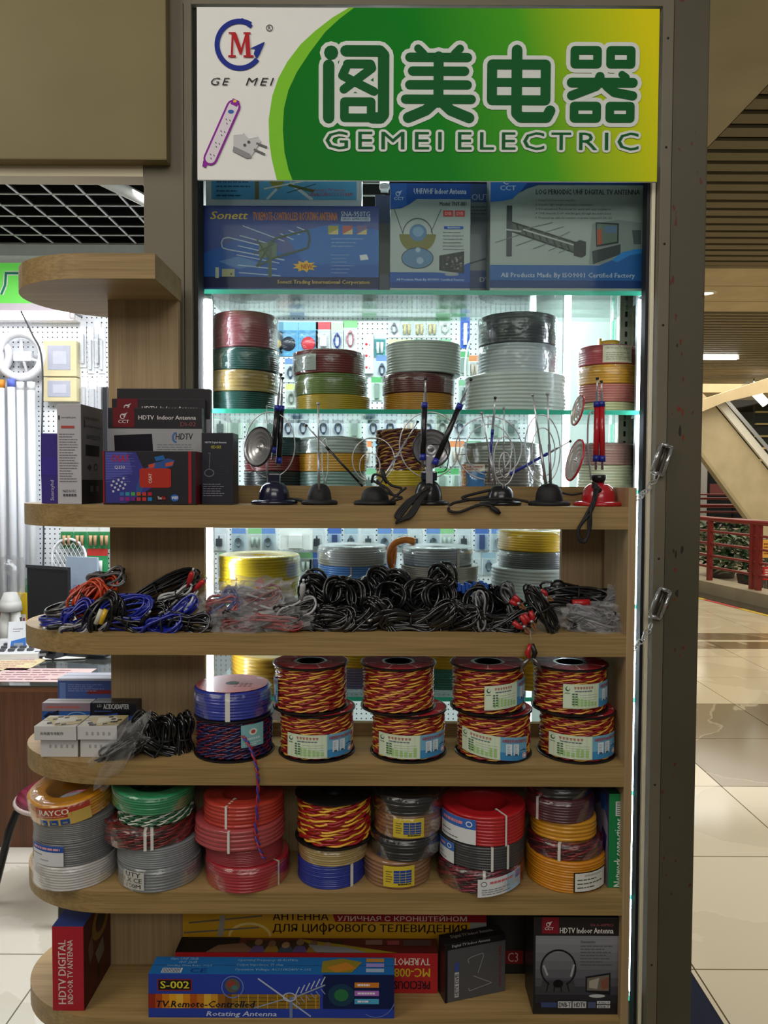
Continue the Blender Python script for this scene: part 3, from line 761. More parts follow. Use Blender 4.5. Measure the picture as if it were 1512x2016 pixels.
def twist_winding(R, r, h, rows, ca, cb, turns=11, seed=0, coat=.5, loose=1.0):
    k = ('t', round(R,4), round(r,4), round(h,4), rows, ca, cb, turns, seed)
    if k in CM: return CM[k]
    rr = random.Random(seed+5); b = MB(); p = h/rows; w = p*.29
    N = turns*8; rc = R-2*w
    ma, mb_ = wiremat(ca, coat), wiremat(cb, coat)
    for i in range(rows):
        z0 = p*(i+.5); ph = rr.uniform(0, 6.28) if i % 2 else i*.9; p2 = rr.uniform(0, 6.28)
        for s_, m in ((0, ma), (pi, mb_)):
            pts = []
            for q in range(N):
                a = 2*pi*q/N; t = turns*a+ph+s_+.5*sin(3*a+p2)
                pts.append(((rc+w*cos(t))*cos(a), (rc+w*cos(t))*sin(a), min(h-w, max(w, z0+loose*p*.22*sin(2*a+p2)+w*sin(t)))))
            b.tube(pts, w*(1.18 if s_ == 0 else .86), m, 5, closed=True)
    # inner layers behind the outer windings
    b.lathe([(r, w), (rc-w*.6, w), (rc-w*.6, h-w), (r, h-w)], ma, 28, closed=True, smooth=False)
    # top and bottom turns
    for rad in (rc-2.4*w, rc-4.8*w):
        if rad > r+w:
            for s_, m in ((0, ma), (pi, mb_)):
                pts = [((rad+w*cos(turns*a+s_))*cos(a), (rad+w*cos(turns*a+s_))*sin(a), h-w*1.1+w*.5*sin(turns*a+s_)) for a in [2*pi*q/N for q in range(N)]]
                b.tube(pts, w, m, 4, closed=True)
    CM[k] = b.mesh('winding'); return CM[k]
STRAP = {}
def strapmesh(R, r, h, wd, col):
    k = (round(R,4), round(r,4), round(h,4), wd, col)
    if k in STRAP: return STRAP[k]
    b = MB(); e = .0012
    pts = [(R+e, -e*.2), (R+e, h+e), (r-e, h+e), (r-e, -e*.2)]
    vs = [(x, -wd/2, z) for x, z in pts] + [(x, wd/2, z) for x, z in pts]
    b.add(vs, [(0,1,5,4), (1,2,6,5), (2,3,7,6)], mat(col, .4, 0, .2))
    vs = [(x-.0008 if x > (R+r)/2 else x+.0008, y, z-.0006) for x, y, z in vs]
    b.add(vs, [(4,5,1,0), (5,6,2,1), (6,7,3,2)], mat(col, .4, 0, .2))
    STRAP[k] = b.mesh('strap'); return STRAP[k]
def coil(label, col, px, py, D, z, wpx, h, rows=8, hole=.52, col2=None, turns=10, tilt=(0, 0), straps=(), strapcol='#d9d7d0', group=None, seed=0, coat=.5, wrap=False, cat='wire coil', name='wire_coil', strapw=.006, loose=1.0, wrapa=.05):
    R = wpx*M(D)/2; r = R*hole
    t = thing(name, label, cat, (X(px, D, py), D, z), (RAD(tilt[0]), RAD(tilt[1]), 0), group)
    me = twist_winding(R, r, h, rows, col, col2, turns, seed, coat, loose) if col2 else plain_winding(R, r, h, rows, col, seed, coat)
    link('winding', me, t)
    for a in straps: link('strap', strapmesh(R, r, h, strapw, strapcol), t, rot=(0, 0, RAD(a)))
    if wrap:
        b = MB(); e = .003; n = 36
        prof = [(R*.2, h*.98), (r, h+e*.3), (R*.85, h+e), (R+e*.6, h-.002), (R+e, h*.6), (R+e*.8, h*.3), (R+e*.5, .002)]
        vs = []
        rr = random.Random(seed+77)
        for r_, z_ in prof:
            for q in range(n):
                a = 2*pi*q/n; d = rr.uniform(-.0012, .0012); vs.append(((r_+d)*cos(a), (r_+d)*sin(a), z_+d*.5))
        fs = [(i*n+q, i*n+(q+1)%n, (i+1)*n+(q+1)%n, (i+1)*n+q) for i in range(len(prof)-1) for q in range(n)]
        b.add(vs, fs, film(alpha=wrapa), True); b.build('plastic_wrap', t)
    t['_R'] = R; t['_h'] = h
    return t
def sticker(t, pr, a_mid, a_w, f0=.15, f1=.85, e=.0016, name='paper_label', base='#d9dcde', skew=0.0):
    """label wrapped round the coil's outside; a_mid 0 faces the camera, degrees to the right"""
    R, h = t['_R']+e, t['_h']; a0, a1 = RAD(-90+a_mid-a_w/2), RAD(-90+a_mid+a_w/2)
    # split the base into columns so that it follows the curve
    x0, y0, x1, y1 = pr.r; n = 10
    q = Print(x0, y0, x1, y1)
    for i in range(n): q.rect(x0+(x1-x0)*i/n, y0, x0+(x1-x0)*(i+1)/n, y1, base, 0)
    # tall flat pieces are cut into columns too
    for it in pr.items:
        vs, fs, col, L, k = it
        us = [v[0] for v in vs]
        if len(vs) == 4 and len(fs) == 1 and max(us)-min(us) > .12:
            m_ = max(2, int((max(us)-min(us))/.08)); (ua, va), (ub, vb) = (min(us), min(v[1] for v in vs)), (max(us), max(v[1] for v in vs))
            for i in range(m_):
                p0, p1 = ua+(ub-ua)*i/m_, ua+(ub-ua)*(i+1)/m_
                q.items.append(([(p0, vb), (p1, vb), (p1, va), (p0, va)], [(0,1,2,3)], col, L, k))
        else: q.items.append(it)
    def mp(u, v, ee):
        a = a0+(a1-a0)*u; zz = h*f1+(h*f0-h*f1)*v + skew*(u-.5)
        return Vector(((R+ee)*cos(a), (R+ee)*sin(a), zz))
    q.eps = .0004
    return q.build(name, t, mp, .4, .1)

# ---- labels
def spool_label(seed):
    p = Print(0, 0, 150, 52)
    p.rect(0, 0, 150, 52, '#c7d6b8', 0.2)
    p.rect(3, 3, 84, 49, '#cfdcc4', .6)
    p.rect(86, 0, 150, 52, '#6fa9c9', .7); p.rect(86, 34, 150, 52, '#3f86bb', .8)
    p.ell(10, 10, 5, 5, '#3c5a44', 1.4, 14); p.ell(11, 9, 3.4, 3.4, '#cfdcc4', 1.8, 12); p.lines(4, 17, 16, 21, 1, '#3c5a44', 2)
    
    for k in range(7): p.rect(24+k*6.6, 5, 29+k*6.6, 6.2, '#b0524c', 2); p.rect(24+k*6.6, 7.6, 29+k*6.6, 8.6, '#b0524c', 2); p.rect(26+k*6.6, 5, 27+k*6.6, 11, '#b0524c', 2.2)
    p.lines(26, 13, 68, 16.5, 1, '#5a6878', 2, .6)
    for k in range(5): p.rect(20, 19.4+k*5.4, 25, 22.4+k*5.4, '#4f6a5a', 2); p.rect(27, 19.4+k*5.4, 32, 22.4+k*5.4, '#4f6a5a', 2); p.rect(37, 22.5+k*5.4, 80, 23.1+k*5.4, '#8da08c', 1.5)
    for k in range(7):
        x = 22+k*8.6; hh = 8+((k*37+seed*11) % 13); p.rect(x, 47-hh, x+5, 47, '#9cc47c', 1)
    p.text(90, 4, 147, 12, '向顾客提供100%合格的产品', '#a8323a', 2, .015)
    for x in (97, 113): p.rect(x, 15, x+13, 40, '#d6e2ea', 1.4); p.lines(x+2, 17, x+11, 38, 6, '#7f97a8', 2, .3, seed+3); p.rect(x+3, 37, x+10, 40, '#40566a', 2)
    p.ell(141, 41, 6, 6, '#e4e4ea', 1.6, 18); p.ell(141, 41, 4.6, 4.6, '#c0504e', 2, 16); p.ell(141, 41, 3.2, 3.2, '#e4e4ea', 2.4, 14)
    for k in range(6): p.ell(131+cos(k*.5+2.6)*0+k*2.6, 27+abs(3-k)*.9, 1.5, 1.5, '#274f8e', 2, 8)
    return p
RED, YEL = '#8c1d22', '#dba544'
def spool(label, px, py, z, wpx=153, D=1.636, h=.0975, lab=(0, 105), flange='red', tilt=(0, 0), yaw=0, skew=0, f=(.10, .60), col=(RED, YEL), turns=9, rows=12, group='red and yellow twisted cable spools', seed=0, coat=.45, labbase='#c7d6b8'):
    R = wpx*M(D)/2
    t = thing('cable_spool', label, 'cable spool', (X(px, D, py), D, z), (RAD(tilt[0]), RAD(tilt[1]), RAD(yaw)), group)
    t['_R'] = R-.004; t['_h'] = h
    w = link('winding', twist_winding(R-.004, R*.5, h-.008, rows, col[0], col[1], turns, seed, coat), t, (0, 0, .004))
    blk = mat('#171516', .35, 0, .2)
    for k, zz in enumerate((0, h-.004)):
        b = MB(); b.lathe([(R*.36, 0), (R-.002, 0), (R, .001), (R, .003), (R-.002, .004), (R*.36, .004)], blk, 40, closed=True, smooth=False)
        o = b.build('flange', t, (0, 0, zz))
    b = MB(); b.lathe([(R*.36, .002), (R*.36, h-.002), (R*.33, h-.002), (R*.33, .002)], mat('#0e0d0e', .5), 28, closed=True); b.build('core', t)
    if flange == 'red':
        b = MB(); b.lathe([(R*.44, h+.0004), (R-.004, h+.0004)], mat('#a22832', .6, 0, 0, spec=.15), 40, smooth=False)
        for q in range(7):
            a = 2*pi*q/7+.2+seed
            tf = Matrix.Rotation(a, 4, 'Z')
            b.add([(R*.52, -.0012, h+.0008), (R*.9, -.0012, h+.0008), (R*.9, .0012, h+.0008), (R*.52, .0012, h+.0008)], [(0,1,2,3)], mat('#d8b9b4', .6, 0, 0, spec=.15), False, tf)
            b.add([(R*.88, -.006, h+.0008), (R*.92, -.006, h+.0008), (R*.92, .008, h+.0008), (R*.88, .008, h+.0008)], [(0,1,2,3)], mat('#d8b9b4', .6, 0, 0, spec=.15), False, tf)
        b.build('top_label', t)
    if lab: sticker(t, spool_label(seed), lab[0], lab[1], f[0], f[1], base=labbase, skew=skew)
    return t
z4 = SHZ[4][0]
SP = [(624, 1390, 'leftmost of four', (12, 112), 0, 0),
      (804, 1390, 'second from the left', (4, 118), 0, 0),
      (971, 1390, 'third, label slantwise', (-12, 112), 0, -.018),
      (1134, 1390, 'rightmost of four', (-8, 118), 0, 0)]
for k, (px, py, d, lab, yw, sk) in enumerate(SP):
    spool('red and yellow twisted cable spool on the shelf, lower row, '+d, px, 1460, z4, lab=lab, seed=k, skew=sk, yaw=k*3)
SP = [(612, 'upper row, leftmost of the four', (-75, 40)), (784, 'upper row, second from the left, no paper label', None), (960, 'upper row, third, label slanting up', (25, 95)), (1121, 'upper row, rightmost of four', (12, 100))]
for k, (px, d, lab) in enumerate(SP):
    spool('red and yellow twisted cable spool, '+d, px, 1350, z4+.0984, lab=lab, seed=k+4, wpx=150, skew=.010 if k == 2 else 0, f=(.18, .70), yaw=k*5, labbase='#c7d6b8')
# blue coil on the dark twisted spool, left of the spools
t = spool('spool of dark blue and red twisted wire under the blue coil', 462, 1460, z4, wpx=158, lab=None, col=('#1c2050', '#6e1c2c'), turns=13, rows=10, h=.086, seed=21, group=None, flange=None)
p = Print(0, 0, 50, 60); p.rect(0, 0, 50, 60, '#7fb4b8', .3); p.ell(25, 20, 9, 9, '#d6dcd0', 1, 16); p.ell(25, 20, 5, 5, '#b8504c', 1.6, 12); p.lines(8, 34, 42, 42, 1, '#c0d4d4', 1.5, .7); p.lines(5, 46, 45, 56, 2, '#d8e0dc', 1.2)
sticker(t, p, 38, 36, .35, .9, base='#7fb4b8')
b = MB(); q = [P(478, 1448, 1.56), P(492, 1470, 1.548), P(505, 1510, 1.543), P(508, 1545, 1.543), P(506, 1600, 1.543), P(504, 1640, 1.541), P(512, 1672, 1.539), P(520, 1690, 1.538)]
base = spline(q, 10)
for s_, c in ((0, '#3a3492'), (pi, '#a02230')):
    b.tube([v-t.location+Vector((.0022*cos(i*.9+s_), .0022*sin(i*.9+s_), 0)) for i, v in enumerate(base)], .0021, wiremat(c), 6)
b.build('loose_tail', t)
t = coil('blue wire coil with a pink paper disc on top, on the dark twisted spool', '#2c3a9c', 458, 1370, 1.636, z4+.0868, 150, .056, 9, .3, straps=(-86,), strapw=.010, wrap=True, seed=31, cat='wire coil', wrapa=.03)
R = t['_R']; b = MB(); b.lathe([(R*.18, .0590), (R-.005, .0590)], mat('#c46a72', .5, 0, .3), 36, smooth=False); b.disc(R*.18, .0589, mat('#0e0d10', .6), 24)
for q in range(3):
    for j in range(4): b.box(R*.1+j*.010, -R*.05-q*.012, .0592, R*.1+j*.010+.006, -R*.05-q*.012+.0012, .0595, mat('#3a2028', .6))
b.build('paper_disc', t)

# ---- row of stacked coils on the shelf below
z5 = SHZ[5][0]; G5 = 'coils on the fourth wooden shelf'
def stack(items, z):
    out = []
    for it in items:
        f = dict(it); h = f['h']; f.setdefault('group', G5); dz = f.pop('dz', 0)
        out.append(coil(z=z, **f)); z += h + dz + .0012
    return out
D5 = 1.632
def C(label, col, px, w, h, **k): return dict(label=label, col=col, px=px, py=k.pop('py', 1690), D=k.pop('D', D5), wpx=w, h=h, **k)
# 1
s1 = stack([C('white cable coil at the bottom of the leftmost stack', '#c9c5c4', 150, 158, .050, rows=9, coat=.3, wrap=True),
            C('grey cable coil with a blue and white label, leftmost stack', '#6f7072', 150, 156, .047, rows=10),
            C('plain grey cable coil under the orange labelled coil', '#747473', 150, 156, .044, rows=11, dz=.008),
            C('orange yellow wire coil tilted on top of the leftmost stack, printed wrapper', '#c8871c', 147, 160, .043, rows=7, hole=.56, tilt=(9, -5), wrap=True, coat=.7)], z5)
p = Print(0, 0, 70, 46); p.rect(0, 0, 70, 14, '#2f57a8', 1); p.lines(6, 3, 64, 11, 1, '#d6a0a8', 2, .6, 2, 0); p.lines(4, 20, 30, 25, 1, '#66666a', 1); p.lines(24, 32, 44, 36, 1, '#66666a', 1)
sticker(s1[1], p, -22, 56, .05, .95, base='#d3d4d8')
p = Print(0, 0, 100, 60); p.rect(0, 0, 100, 34, '#b43a24', .6); p.rect(60, 20, 100, 60, '#cfae5a', .7); p.text(8, 6, 62, 24, 'RAYCO', '#f0e6d8', 2, .03); p.lines(12, 27, 56, 31, 1, '#e8d0c0', 2)
for k in range(3): p.rect(6+k*20, 40, 22+k*20, 58, '#2c4f9a', 1.2); p.rect(10+k*20, 48, 18+k*20, 54, '#8c8a6a', 1.8)
sticker(s1[3], p, 8, 74, .02, .95, base='#d8ae48')
# 2
s2 = stack([C('light grey cable coil with a white stamped label, second stack', '#7c8084', 316, 162, .048, rows=8, wrap=True),
            C('plain light grey cable coil, second from the bottom in the second stack', '#82868a', 314, 162, .042, rows=9),
            C('dark red and black twisted wire coil in the second stack', '#7a1f22', 298, 178, .040, rows=6, col2='#3a1a1c', turns=12, straps=(-80, -72), wrap=True),
            C('green and white twisted wire coil below the green coil', '#1f5a3c', 308, 148, .032, rows=5, col2='#cfd6c8', turns=14, py=1620),
            C('bright green wire coil on top of the second stack', '#2c8a5c', 304, 160, .038, rows=7, hole=.62, wrap=True, tilt=(4, 3), py=1590)], z5)
p = Print(0, 0, 40, 36); p.text(6, 2, 34, 11, 'UTY', '#3a3a3e', 1, .03); p.text(3, 13, 36, 22, '1.X CE', '#3a3a3e', 1, .03); p.text(8, 25, 34, 33, '100M', '#3a3a3e', 1, .03)
sticker(s2[0], p, -22, 34, .12, .9, base='#c2c0ba')
# 3
s3 = stack([C('deep red wire coil at the bottom of the third stack', '#a52430', 488, 165, .050, rows=8, straps=(-35,), strapw=.004, wrap=True),
            C('dull red brown wire coil, second from the bottom in the third stack', '#93323a', 482, 152, .036, rows=10),
            C('pink red wire coil with wide turns and a white tie, third stack', '#a8484a', 474, 178, .044, rows=5, straps=(-94,), strapw=.005),
            C('orange red wire coil with a dark open centre on top of the third stack', '#b23a2e', 480, 160, .046, rows=6, hole=.5, straps=(-104,), strapw=.005, py=1600)], z5)
# 4
s4 = stack([C('blue cable coil with a white tie at the bottom of the fourth stack', '#26348e', 652, 134, .048, rows=12, straps=(-50,), strapw=.007),
            C('pale tan cable coil between the blue coil and the big spool', '#a8905a', 656, 138, .034, rows=7, wrap=True)], z5)
spool('big red and yellow twisted cable spool with black flanges, fourth stack', 658, 1610, z5+.048+.034+.003, wpx=156, lab=None, flange=None, h=.098, rows=9, turns=7, seed=9, group=None, col=('#9c1c20', '#e8b038'))
# 5
COP = '#8a6548'
s5 = stack([C('clear coppery speaker wire coil with yellow label at the bottom, fifth stack', COP, 782, 134, .058, rows=7, coat=.9),
            C('black cable coil in plastic between the two coppery coils', '#1b1c1e', 796, 136, .045, rows=7, wrap=True),
            C('clear coppery speaker wire coil with yellow label, upper one of the fifth stack', COP, 802, 132, .050, rows=6, coat=.9, wrap=True),
            C('black cable coil in a loose bag on top of the fifth stack', '#19191b', 804, 140, .038, rows=5, hole=.3, wrap=True, py=1590)], z5)
def ylabel():
    p = Print(0, 0, 60, 40); p.rect(4, 4, 56, 36, '#d2b93a', .5); p.rect(20, 8, 54, 32, '#2a4a98', 1)
    for k in range(4): p.rect(20, 13+k*5, 54, 13.8+k*5, '#c8b44a', 1.5)
    for k in range(2): p.rect(31+k*11, 8, 31.8+k*11, 32, '#c8b44a', 1.5)
    p.lines(5, 8, 18, 32, 5, '#6a6030', 1.2); p.lines(28, 32.5, 54, 36, 1, '#403a20', 1.4, .7); return p
sticker(s5[0], ylabel(), 2, 52, .12, .88, base='#d2b93a'); sticker(s5[2], ylabel(), 0, 52, .10, .92, base='#d2b93a')
# 6
s6 = stack([C('dark red and black twisted wire coil with a white label, sixth stack bottom', '#7c1c30', 945, 172, .050, rows=6, col2='#26141c', turns=12, straps=(-92,), wrap=True),
            C('dark grey cable coil with frayed white ties in the sixth stack', '#3a3b3d', 948, 170, .048, rows=9, straps=(-84, -62), strapw=.005),
            C('bright red cable coil with open centre and blue label, top of the sixth stack', '#b01c24', 950, 168, .062, rows=9, hole=.58, straps=(-66,), strapw=.004, py=1640)], z5)
def clabel(w=80):
    p = Print(0, 0, w, 50); p.rect(0, 0, w, 20, '#3c68b8', .8); p.lines(10, 4, w-24, 16, 1, '#d88a94', 2, .5, 3, 0); p.ell(w-12, 10, 6, 6, '#d8dce6', 1.6, 14); p.ell(w-12, 10, 4, 4, '#3c68b8', 2, 12)
    p.lines(6, 30, w*.4, 36, 1, '#6a6a70', 1.2); p.lines(6, 40, w*.6, 46, 1, '#6a6a70', 1.2); return p
sticker(s6[2], clabel(), -46, 60, .06, .9); sticker(s6[1], clabel(50), -62, 34, .05, .95)
p = Print(0, 0, 100, 44); p.ell(12, 12, 6, 6, '#4a3a4a', 1, 14); p.ell(12, 12, 4.6, 4.6, '#d6d8da', 1.4, 14); p.lines(24, 6, 74, 15, 1, '#c8606a', 1.5, .6, 3, 0); p.poly([(70,0),(100,0),(100,44),(60,44)], '#9fc0d8', .8); p.poly([(84,4),(98,2),(96,20),(82,16)], '#3c68b8', 1.4); p.lines(8, 24, 70, 40, 3, '#77777c', 1.6)
sticker(s6[0], p, 22, 64, .05, .8, base='#d6d8da', skew=.012)
# 7
s7 = stack([C('orange cable coil with a framed certificate label, rightmost stack', '#c8801a', 1113, 156, .064, rows=12),
            C('dark red twisted wire coil in the rightmost stack', '#7a2028', 1112, 148, .034, rows=5, col2='#3a161c', turns=11, straps=(-112,), wrap=True),
            C('yellow orange wire coil with wide turns in the rightmost stack', '#c88c22', 1108, 130, .040, rows=5, coat=.6),
            C('dark maroon cable coil with a white tie, rightmost stack', '#4a1c26', 1100, 134, .046, rows=8, straps=(-140,), wrap=True, py=1600),
            C('black wire coil on top of the rightmost stack', '#17161a', 1100, 124, .022, rows=3, hole=.45, wrap=True, py=1580)], z5)
p = Print(0, 0, 70, 42); p.rect(0, 0, 70, 42, '#1d1a18', .4); p.rect(2, 2, 68, 40, '#d4d2cc', .8); p.text(18, 6, 56, 10, 'CERTIFICATE OF QUALITY', '#4a4844', 1.4, .0)
for k, s_ in enumerate(('MODEL: RV 1x1.5mm COPPER', 'LENGTH: 100M  ISO9001', 'CHECKED: 08  CERTIFY')): p.lines(6, 14+k*8, 62, 18+k*8, 1, '#55534e', 1.4, .6, k)
sticker(s7[0], p, 26, 56, .06, .72, base='#1d1a18')

# ================================================================== coils in the glass cabinet
DC = 1.985
def cstack(k, items):
    z = GZ[k]+.0008; out = []
    for (label, col, px, py, w, h, kw) in items:
        out.append(coil(label, col, px, py, kw.pop('D', DC), z, w, h, group='coils in the glass cabinet', **kw)); z += h+.0012
    return out
G = dict
a1 = cstack(1, [('dark green cable coil at the bottom of the left cabinet stack', '#1f4a44', 477, 790, 128, .048, G(rows=9)),
     ('tan beige cable coil between two green coils in the cabinet', '#a58a52', 480, 750, 132, .052, G(rows=6, wrap=True)),
     ('dark green cable coil under the tall pink coil', '#1c4640', 484, 710, 130, .055, G(rows=10, wrap=True)),
     ('tall dusky pink cable coil topping the left cabinet stack', '#8a4a50', 484, 650, 124, .088, G(rows=14, wrap=True))])
a2 = cstack(1, [('yellow cable coil at the bottom of the second cabinet stack', '#a88a26', 655, 790, 146, .040, G(rows=8)),
     ('olive green cable coil in the second cabinet stack', '#5f7030', 652, 755, 142, .052, G(rows=10, wrap=True)),
     ('maroon cable coil with a white card, top of the second cabinet stack', '#6a1e20', 648, 710, 140, .058, G(rows=10, wrap=True))])
p = Print(0, 0, 54, 32); p.lines(6, 6, 48, 11, 1, '#77766e', 1); p.lines(22, 16, 42, 20, 1, '#77766e', 1); p.lines(24, 23, 38, 27, 1, '#77766e', 1); sticker(a2[2], p, -38, 44, .1, .8, base='#8f948c')
a3 = cstack(1, [('orange cable coil at the bottom of the third cabinet stack', '#a8721e', 824, 790, 138, .046, G(rows=10)),
     ('maroon brown cable coil in the middle of the third cabinet stack', '#5c2424', 824, 750, 142, .048, G(rows=9, wrap=True)),
     ('pale grey ridged cable coil topping the third cabinet stack', '#a8afa8', 833, 705, 146, .078, G(rows=11))])
a4 = cstack(1, [('extra wide pale grey cable coil at the bottom of the fourth cabinet stack', '#bfc5c1', 1014, 770, 194, .094, G(rows=10)),
     ('light grey cable coil in the middle of the fourth cabinet stack', '#b6bcc2', 1018, 705, 152, .074, G(rows=9, wrap=True)),
     ('dark charcoal cable coil topping the fourth cabinet stack', '#3a3e42', 1018, 645, 150, .074, G(rows=10, wrap=True))])
a5 = cstack(1, [('cream cable coil at the bottom of the right corner stack', '#c6bf96', 1196, 790, 110, .028, G(rows=4, D=2.0)),
     ('salmon pink cable coil in the right corner stack', '#b86a64', 1196, 760, 112, .045, G(rows=7, D=2.0)),
     ('golden yellow cable coil in the right corner stack', '#d2962a', 1196, 730, 112, .048, G(rows=7, D=2.0, wrap=True)),
     ('pink red cable coil with a certificate label, right corner stack', '#b84652', 1194, 695, 110, .048, G(rows=8, D=2.0, wrap=True))])
p = Print(0, 0, 50, 34); p.text(4, 4, 46, 9, 'CERTIFICATE OF QUALITY', '#6a655a', 1, .0); p.lines(5, 13, 45, 30, 4, '#8a8578', 1); sticker(a5[3], p, 8, 62, .05, .95, base='#c9c2a8')
p0 = P(1200, 672, 2.0)
t = thing('wire_coil', 'small yellow ring of wire lying on the right corner stack', 'wire coil', (p0.x, 2.0, GZ[1]+.028+.045+.048+.048+.0055))
link('winding', plain_winding(.026, .012, .018, 4, '#d8a82a', 3), t)
b = MB(); b.box(-.030, -.012, .006, -.024, .012, .024, wiremat('#d8a82a')); b.build('loose_end', t)
# second glass shelf down
cstack(2, [('black cable coil at the bottom behind the round dish antenna', '#232527', 540, 940, 120, .040, G(rows=6)), ('dark red cable coil behind the round dish antenna', '#6a2426', 540, 905, 118, .038, G(rows=6)), ('dark teal cable coil behind the round dish antenna', '#22424a', 540, 870, 118, .046, G(rows=8, wrap=True))])
cstack(2, [('grey teal cable coil at the bottom behind the narrow antenna', '#7f9590', 655, 940, 134, .040, G(rows=5, straps=())), ('orange yellow cable coil behind the narrow antenna', '#c08a2c', 655, 910, 136, .044, G(rows=7)), ('pale grey cable coil in loose turns behind the narrow antenna', '#a6aeab', 655, 875, 134, .040, G(rows=5, wrap=True))])
cstack(2, [('bright yellow cable coil under the brown twisted coil', '#c8a426', 790, 940, 100, .044, G(rows=7)), ('brown and yellow twisted cable coil in the cabinet', '#6a2c30', 790, 885, 102, .105, G(rows=11, col2='#c8924a', turns=8, hole=.4))])
c2 = cstack(2, [('brown grey cable coil with an orange and blue label in the cabinet', '#6e605c', 985, 930, 160, .062, G(rows=8, wrap=True)), ('dim grey cable coil over the labelled one in the cabinet', '#83857e', 985, 885, 146, .052, G(rows=7, wrap=True))])
p = Print(0, 0, 50, 50); p.rect(0, 0, 14, 50, '#d2642c', .6); p.rect(14, 0, 50, 16, '#c9b8b0', .6); p.rect(14, 16, 50, 50, '#3f6ea6', .6)
for k in range(6): p.rect(2, 3+k*8, 14, 6+k*8, '#e6b48c', 1)
p.lines(16, 3, 48, 14, 2, '#a85040', 1); sticker(c2[0], p, -52, 46, .05, .98, base='#c9b8b0')
cstack(2, [('cream cable coil low in the right corner behind the red antenna', '#cfcab0', 1190, 940, 106, .060, G(rows=8, D=2.0)), ('pinkish cable coil low in the right corner behind the red antenna', '#b88a86', 1190, 890, 106, .055, G(rows=8, D=2.0, wrap=True))])
# third glass shelf down
cstack(3, [('big yellow cable coil low in the cabinet, lower of two', '#e6c41c', 511, 1165, 158, .048, G(rows=7)), ('big yellow cable coil low in the cabinet, upper of two', '#f2cf20', 511, 1120, 158, .056, G(rows=8, wrap=True, hole=.6))])
cstack(3, [('dark blue cable coil hidden low under the blue one', '#27448c', 694, 1180, 134, .030, G(rows=4)), ('blue cable coil under the clear printed one', '#5a92e6', 694, 1130, 136, .050, G(rows=9, straps=(-90,), strapw=.004)),
     ('silver cable coil in a clear bag with red print', '#cfcfd3', 694, 1090, 134, .048, G(rows=8, wrap=True, hole=.4, wrapa=.12))])
cstack(3, [('royal blue cable coil under the brown grey pair', '#2c4c9a', 864, 1170, 150, .036, G(rows=5)), ('brown grey cable coil under the silver blue coil', '#a2968e', 866, 1130, 154, .044, G(rows=9, straps=(-104,), strapw=.004)),
     ('silver blue cable coil with a white knotted tie', '#c2c9d6', 862, 1085, 138, .046, G(rows=7, wrap=True, hole=.4, straps=(-60,), strapw=.008, wrapa=.10))])
cstack(3, [('wide pale grey cable coil at the foot of the right low stack', '#cdd2d4', 1050, 1160, 168, .078, G(rows=9)), ('charcoal cable coil in the right low stack', '#6c6f72', 1052, 1105, 140, .042, G(rows=8, wrap=True)),
     ('yellow cable coil on top of the right low stack', '#f4c420', 1052, 1065, 144, .050, G(rows=8, wrap=True))])
# fourth glass shelf down, seen between the spools
cstack(4, [('wide orange yellow cable coil behind the leftmost spool', '#d2a436', 545, 1330, 180, .086, G(rows=9))])
cstack(4, [('teal green cable coil in the gap between two spools', '#4a8c82', 872, 1370, 120, .052, G(rows=8)), ('yellow cable coil over the teal one behind the spools', '#d8a824', 872, 1320, 124, .070, G(rows=9))])
cstack(4, [('violet grey cable coil in the left gap between the spools', '#8a80b0', 700, 1370, 110, .052, G(rows=8)), ('yellow cable coil over the violet one behind the spools', '#d8a824', 700, 1320, 112, .064, G(rows=9))])
cstack(4, [('golden cable coil low behind the right pair of spools', '#d6a62c', 1040, 1340, 128, .12, G(rows=12))])
# orange twisted hank hanging in the cabinet
t = thing('cable_hank', 'orange twisted cord hank hooked inside the cabinet', 'cord', P(775, 1190, 2.02))
b = MB(); om = wiremat('#dd7a2a'); z_ = Z(1072, 2.02, 780)-t.location.z
for k in range(9):
    a = random.uniform(-.02, .02); b.tube(spline([(a, random.uniform(-.012, .012), .0), (a*.6-.003, random.uniform(-.01, .01), z_*.35), (a*.5, random.uniform(-.01, .01), z_*.6), (a+.004, random.uniform(-.01, .01), z_*.95)], 5), .0028, om, 6)
b.build('strands', t)
b = MB(); b.tube(spline([(-.004, 0, z_*.6), (-.012, 0, z_*.8), (.0, .0, z_), (.03, 0, z_*1.08), (.055, 0, z_*1.05)], 6), [.010]*25, om, 8); b.build('loop', t)
b = MB(); b.tube([(.012*cos(a), .012*sin(a), z_*.5) for a in [k*pi/6 for k in range(12)]], .004, om, 6, closed=True); b.build('wrap', t)
# wall clip that carries it
b = MB(); b.box(.045, -.004, z_*1.02, .058, .14, z_*1.06, mat('#c8c8c4', .4, .5)); b.build('hook', t)
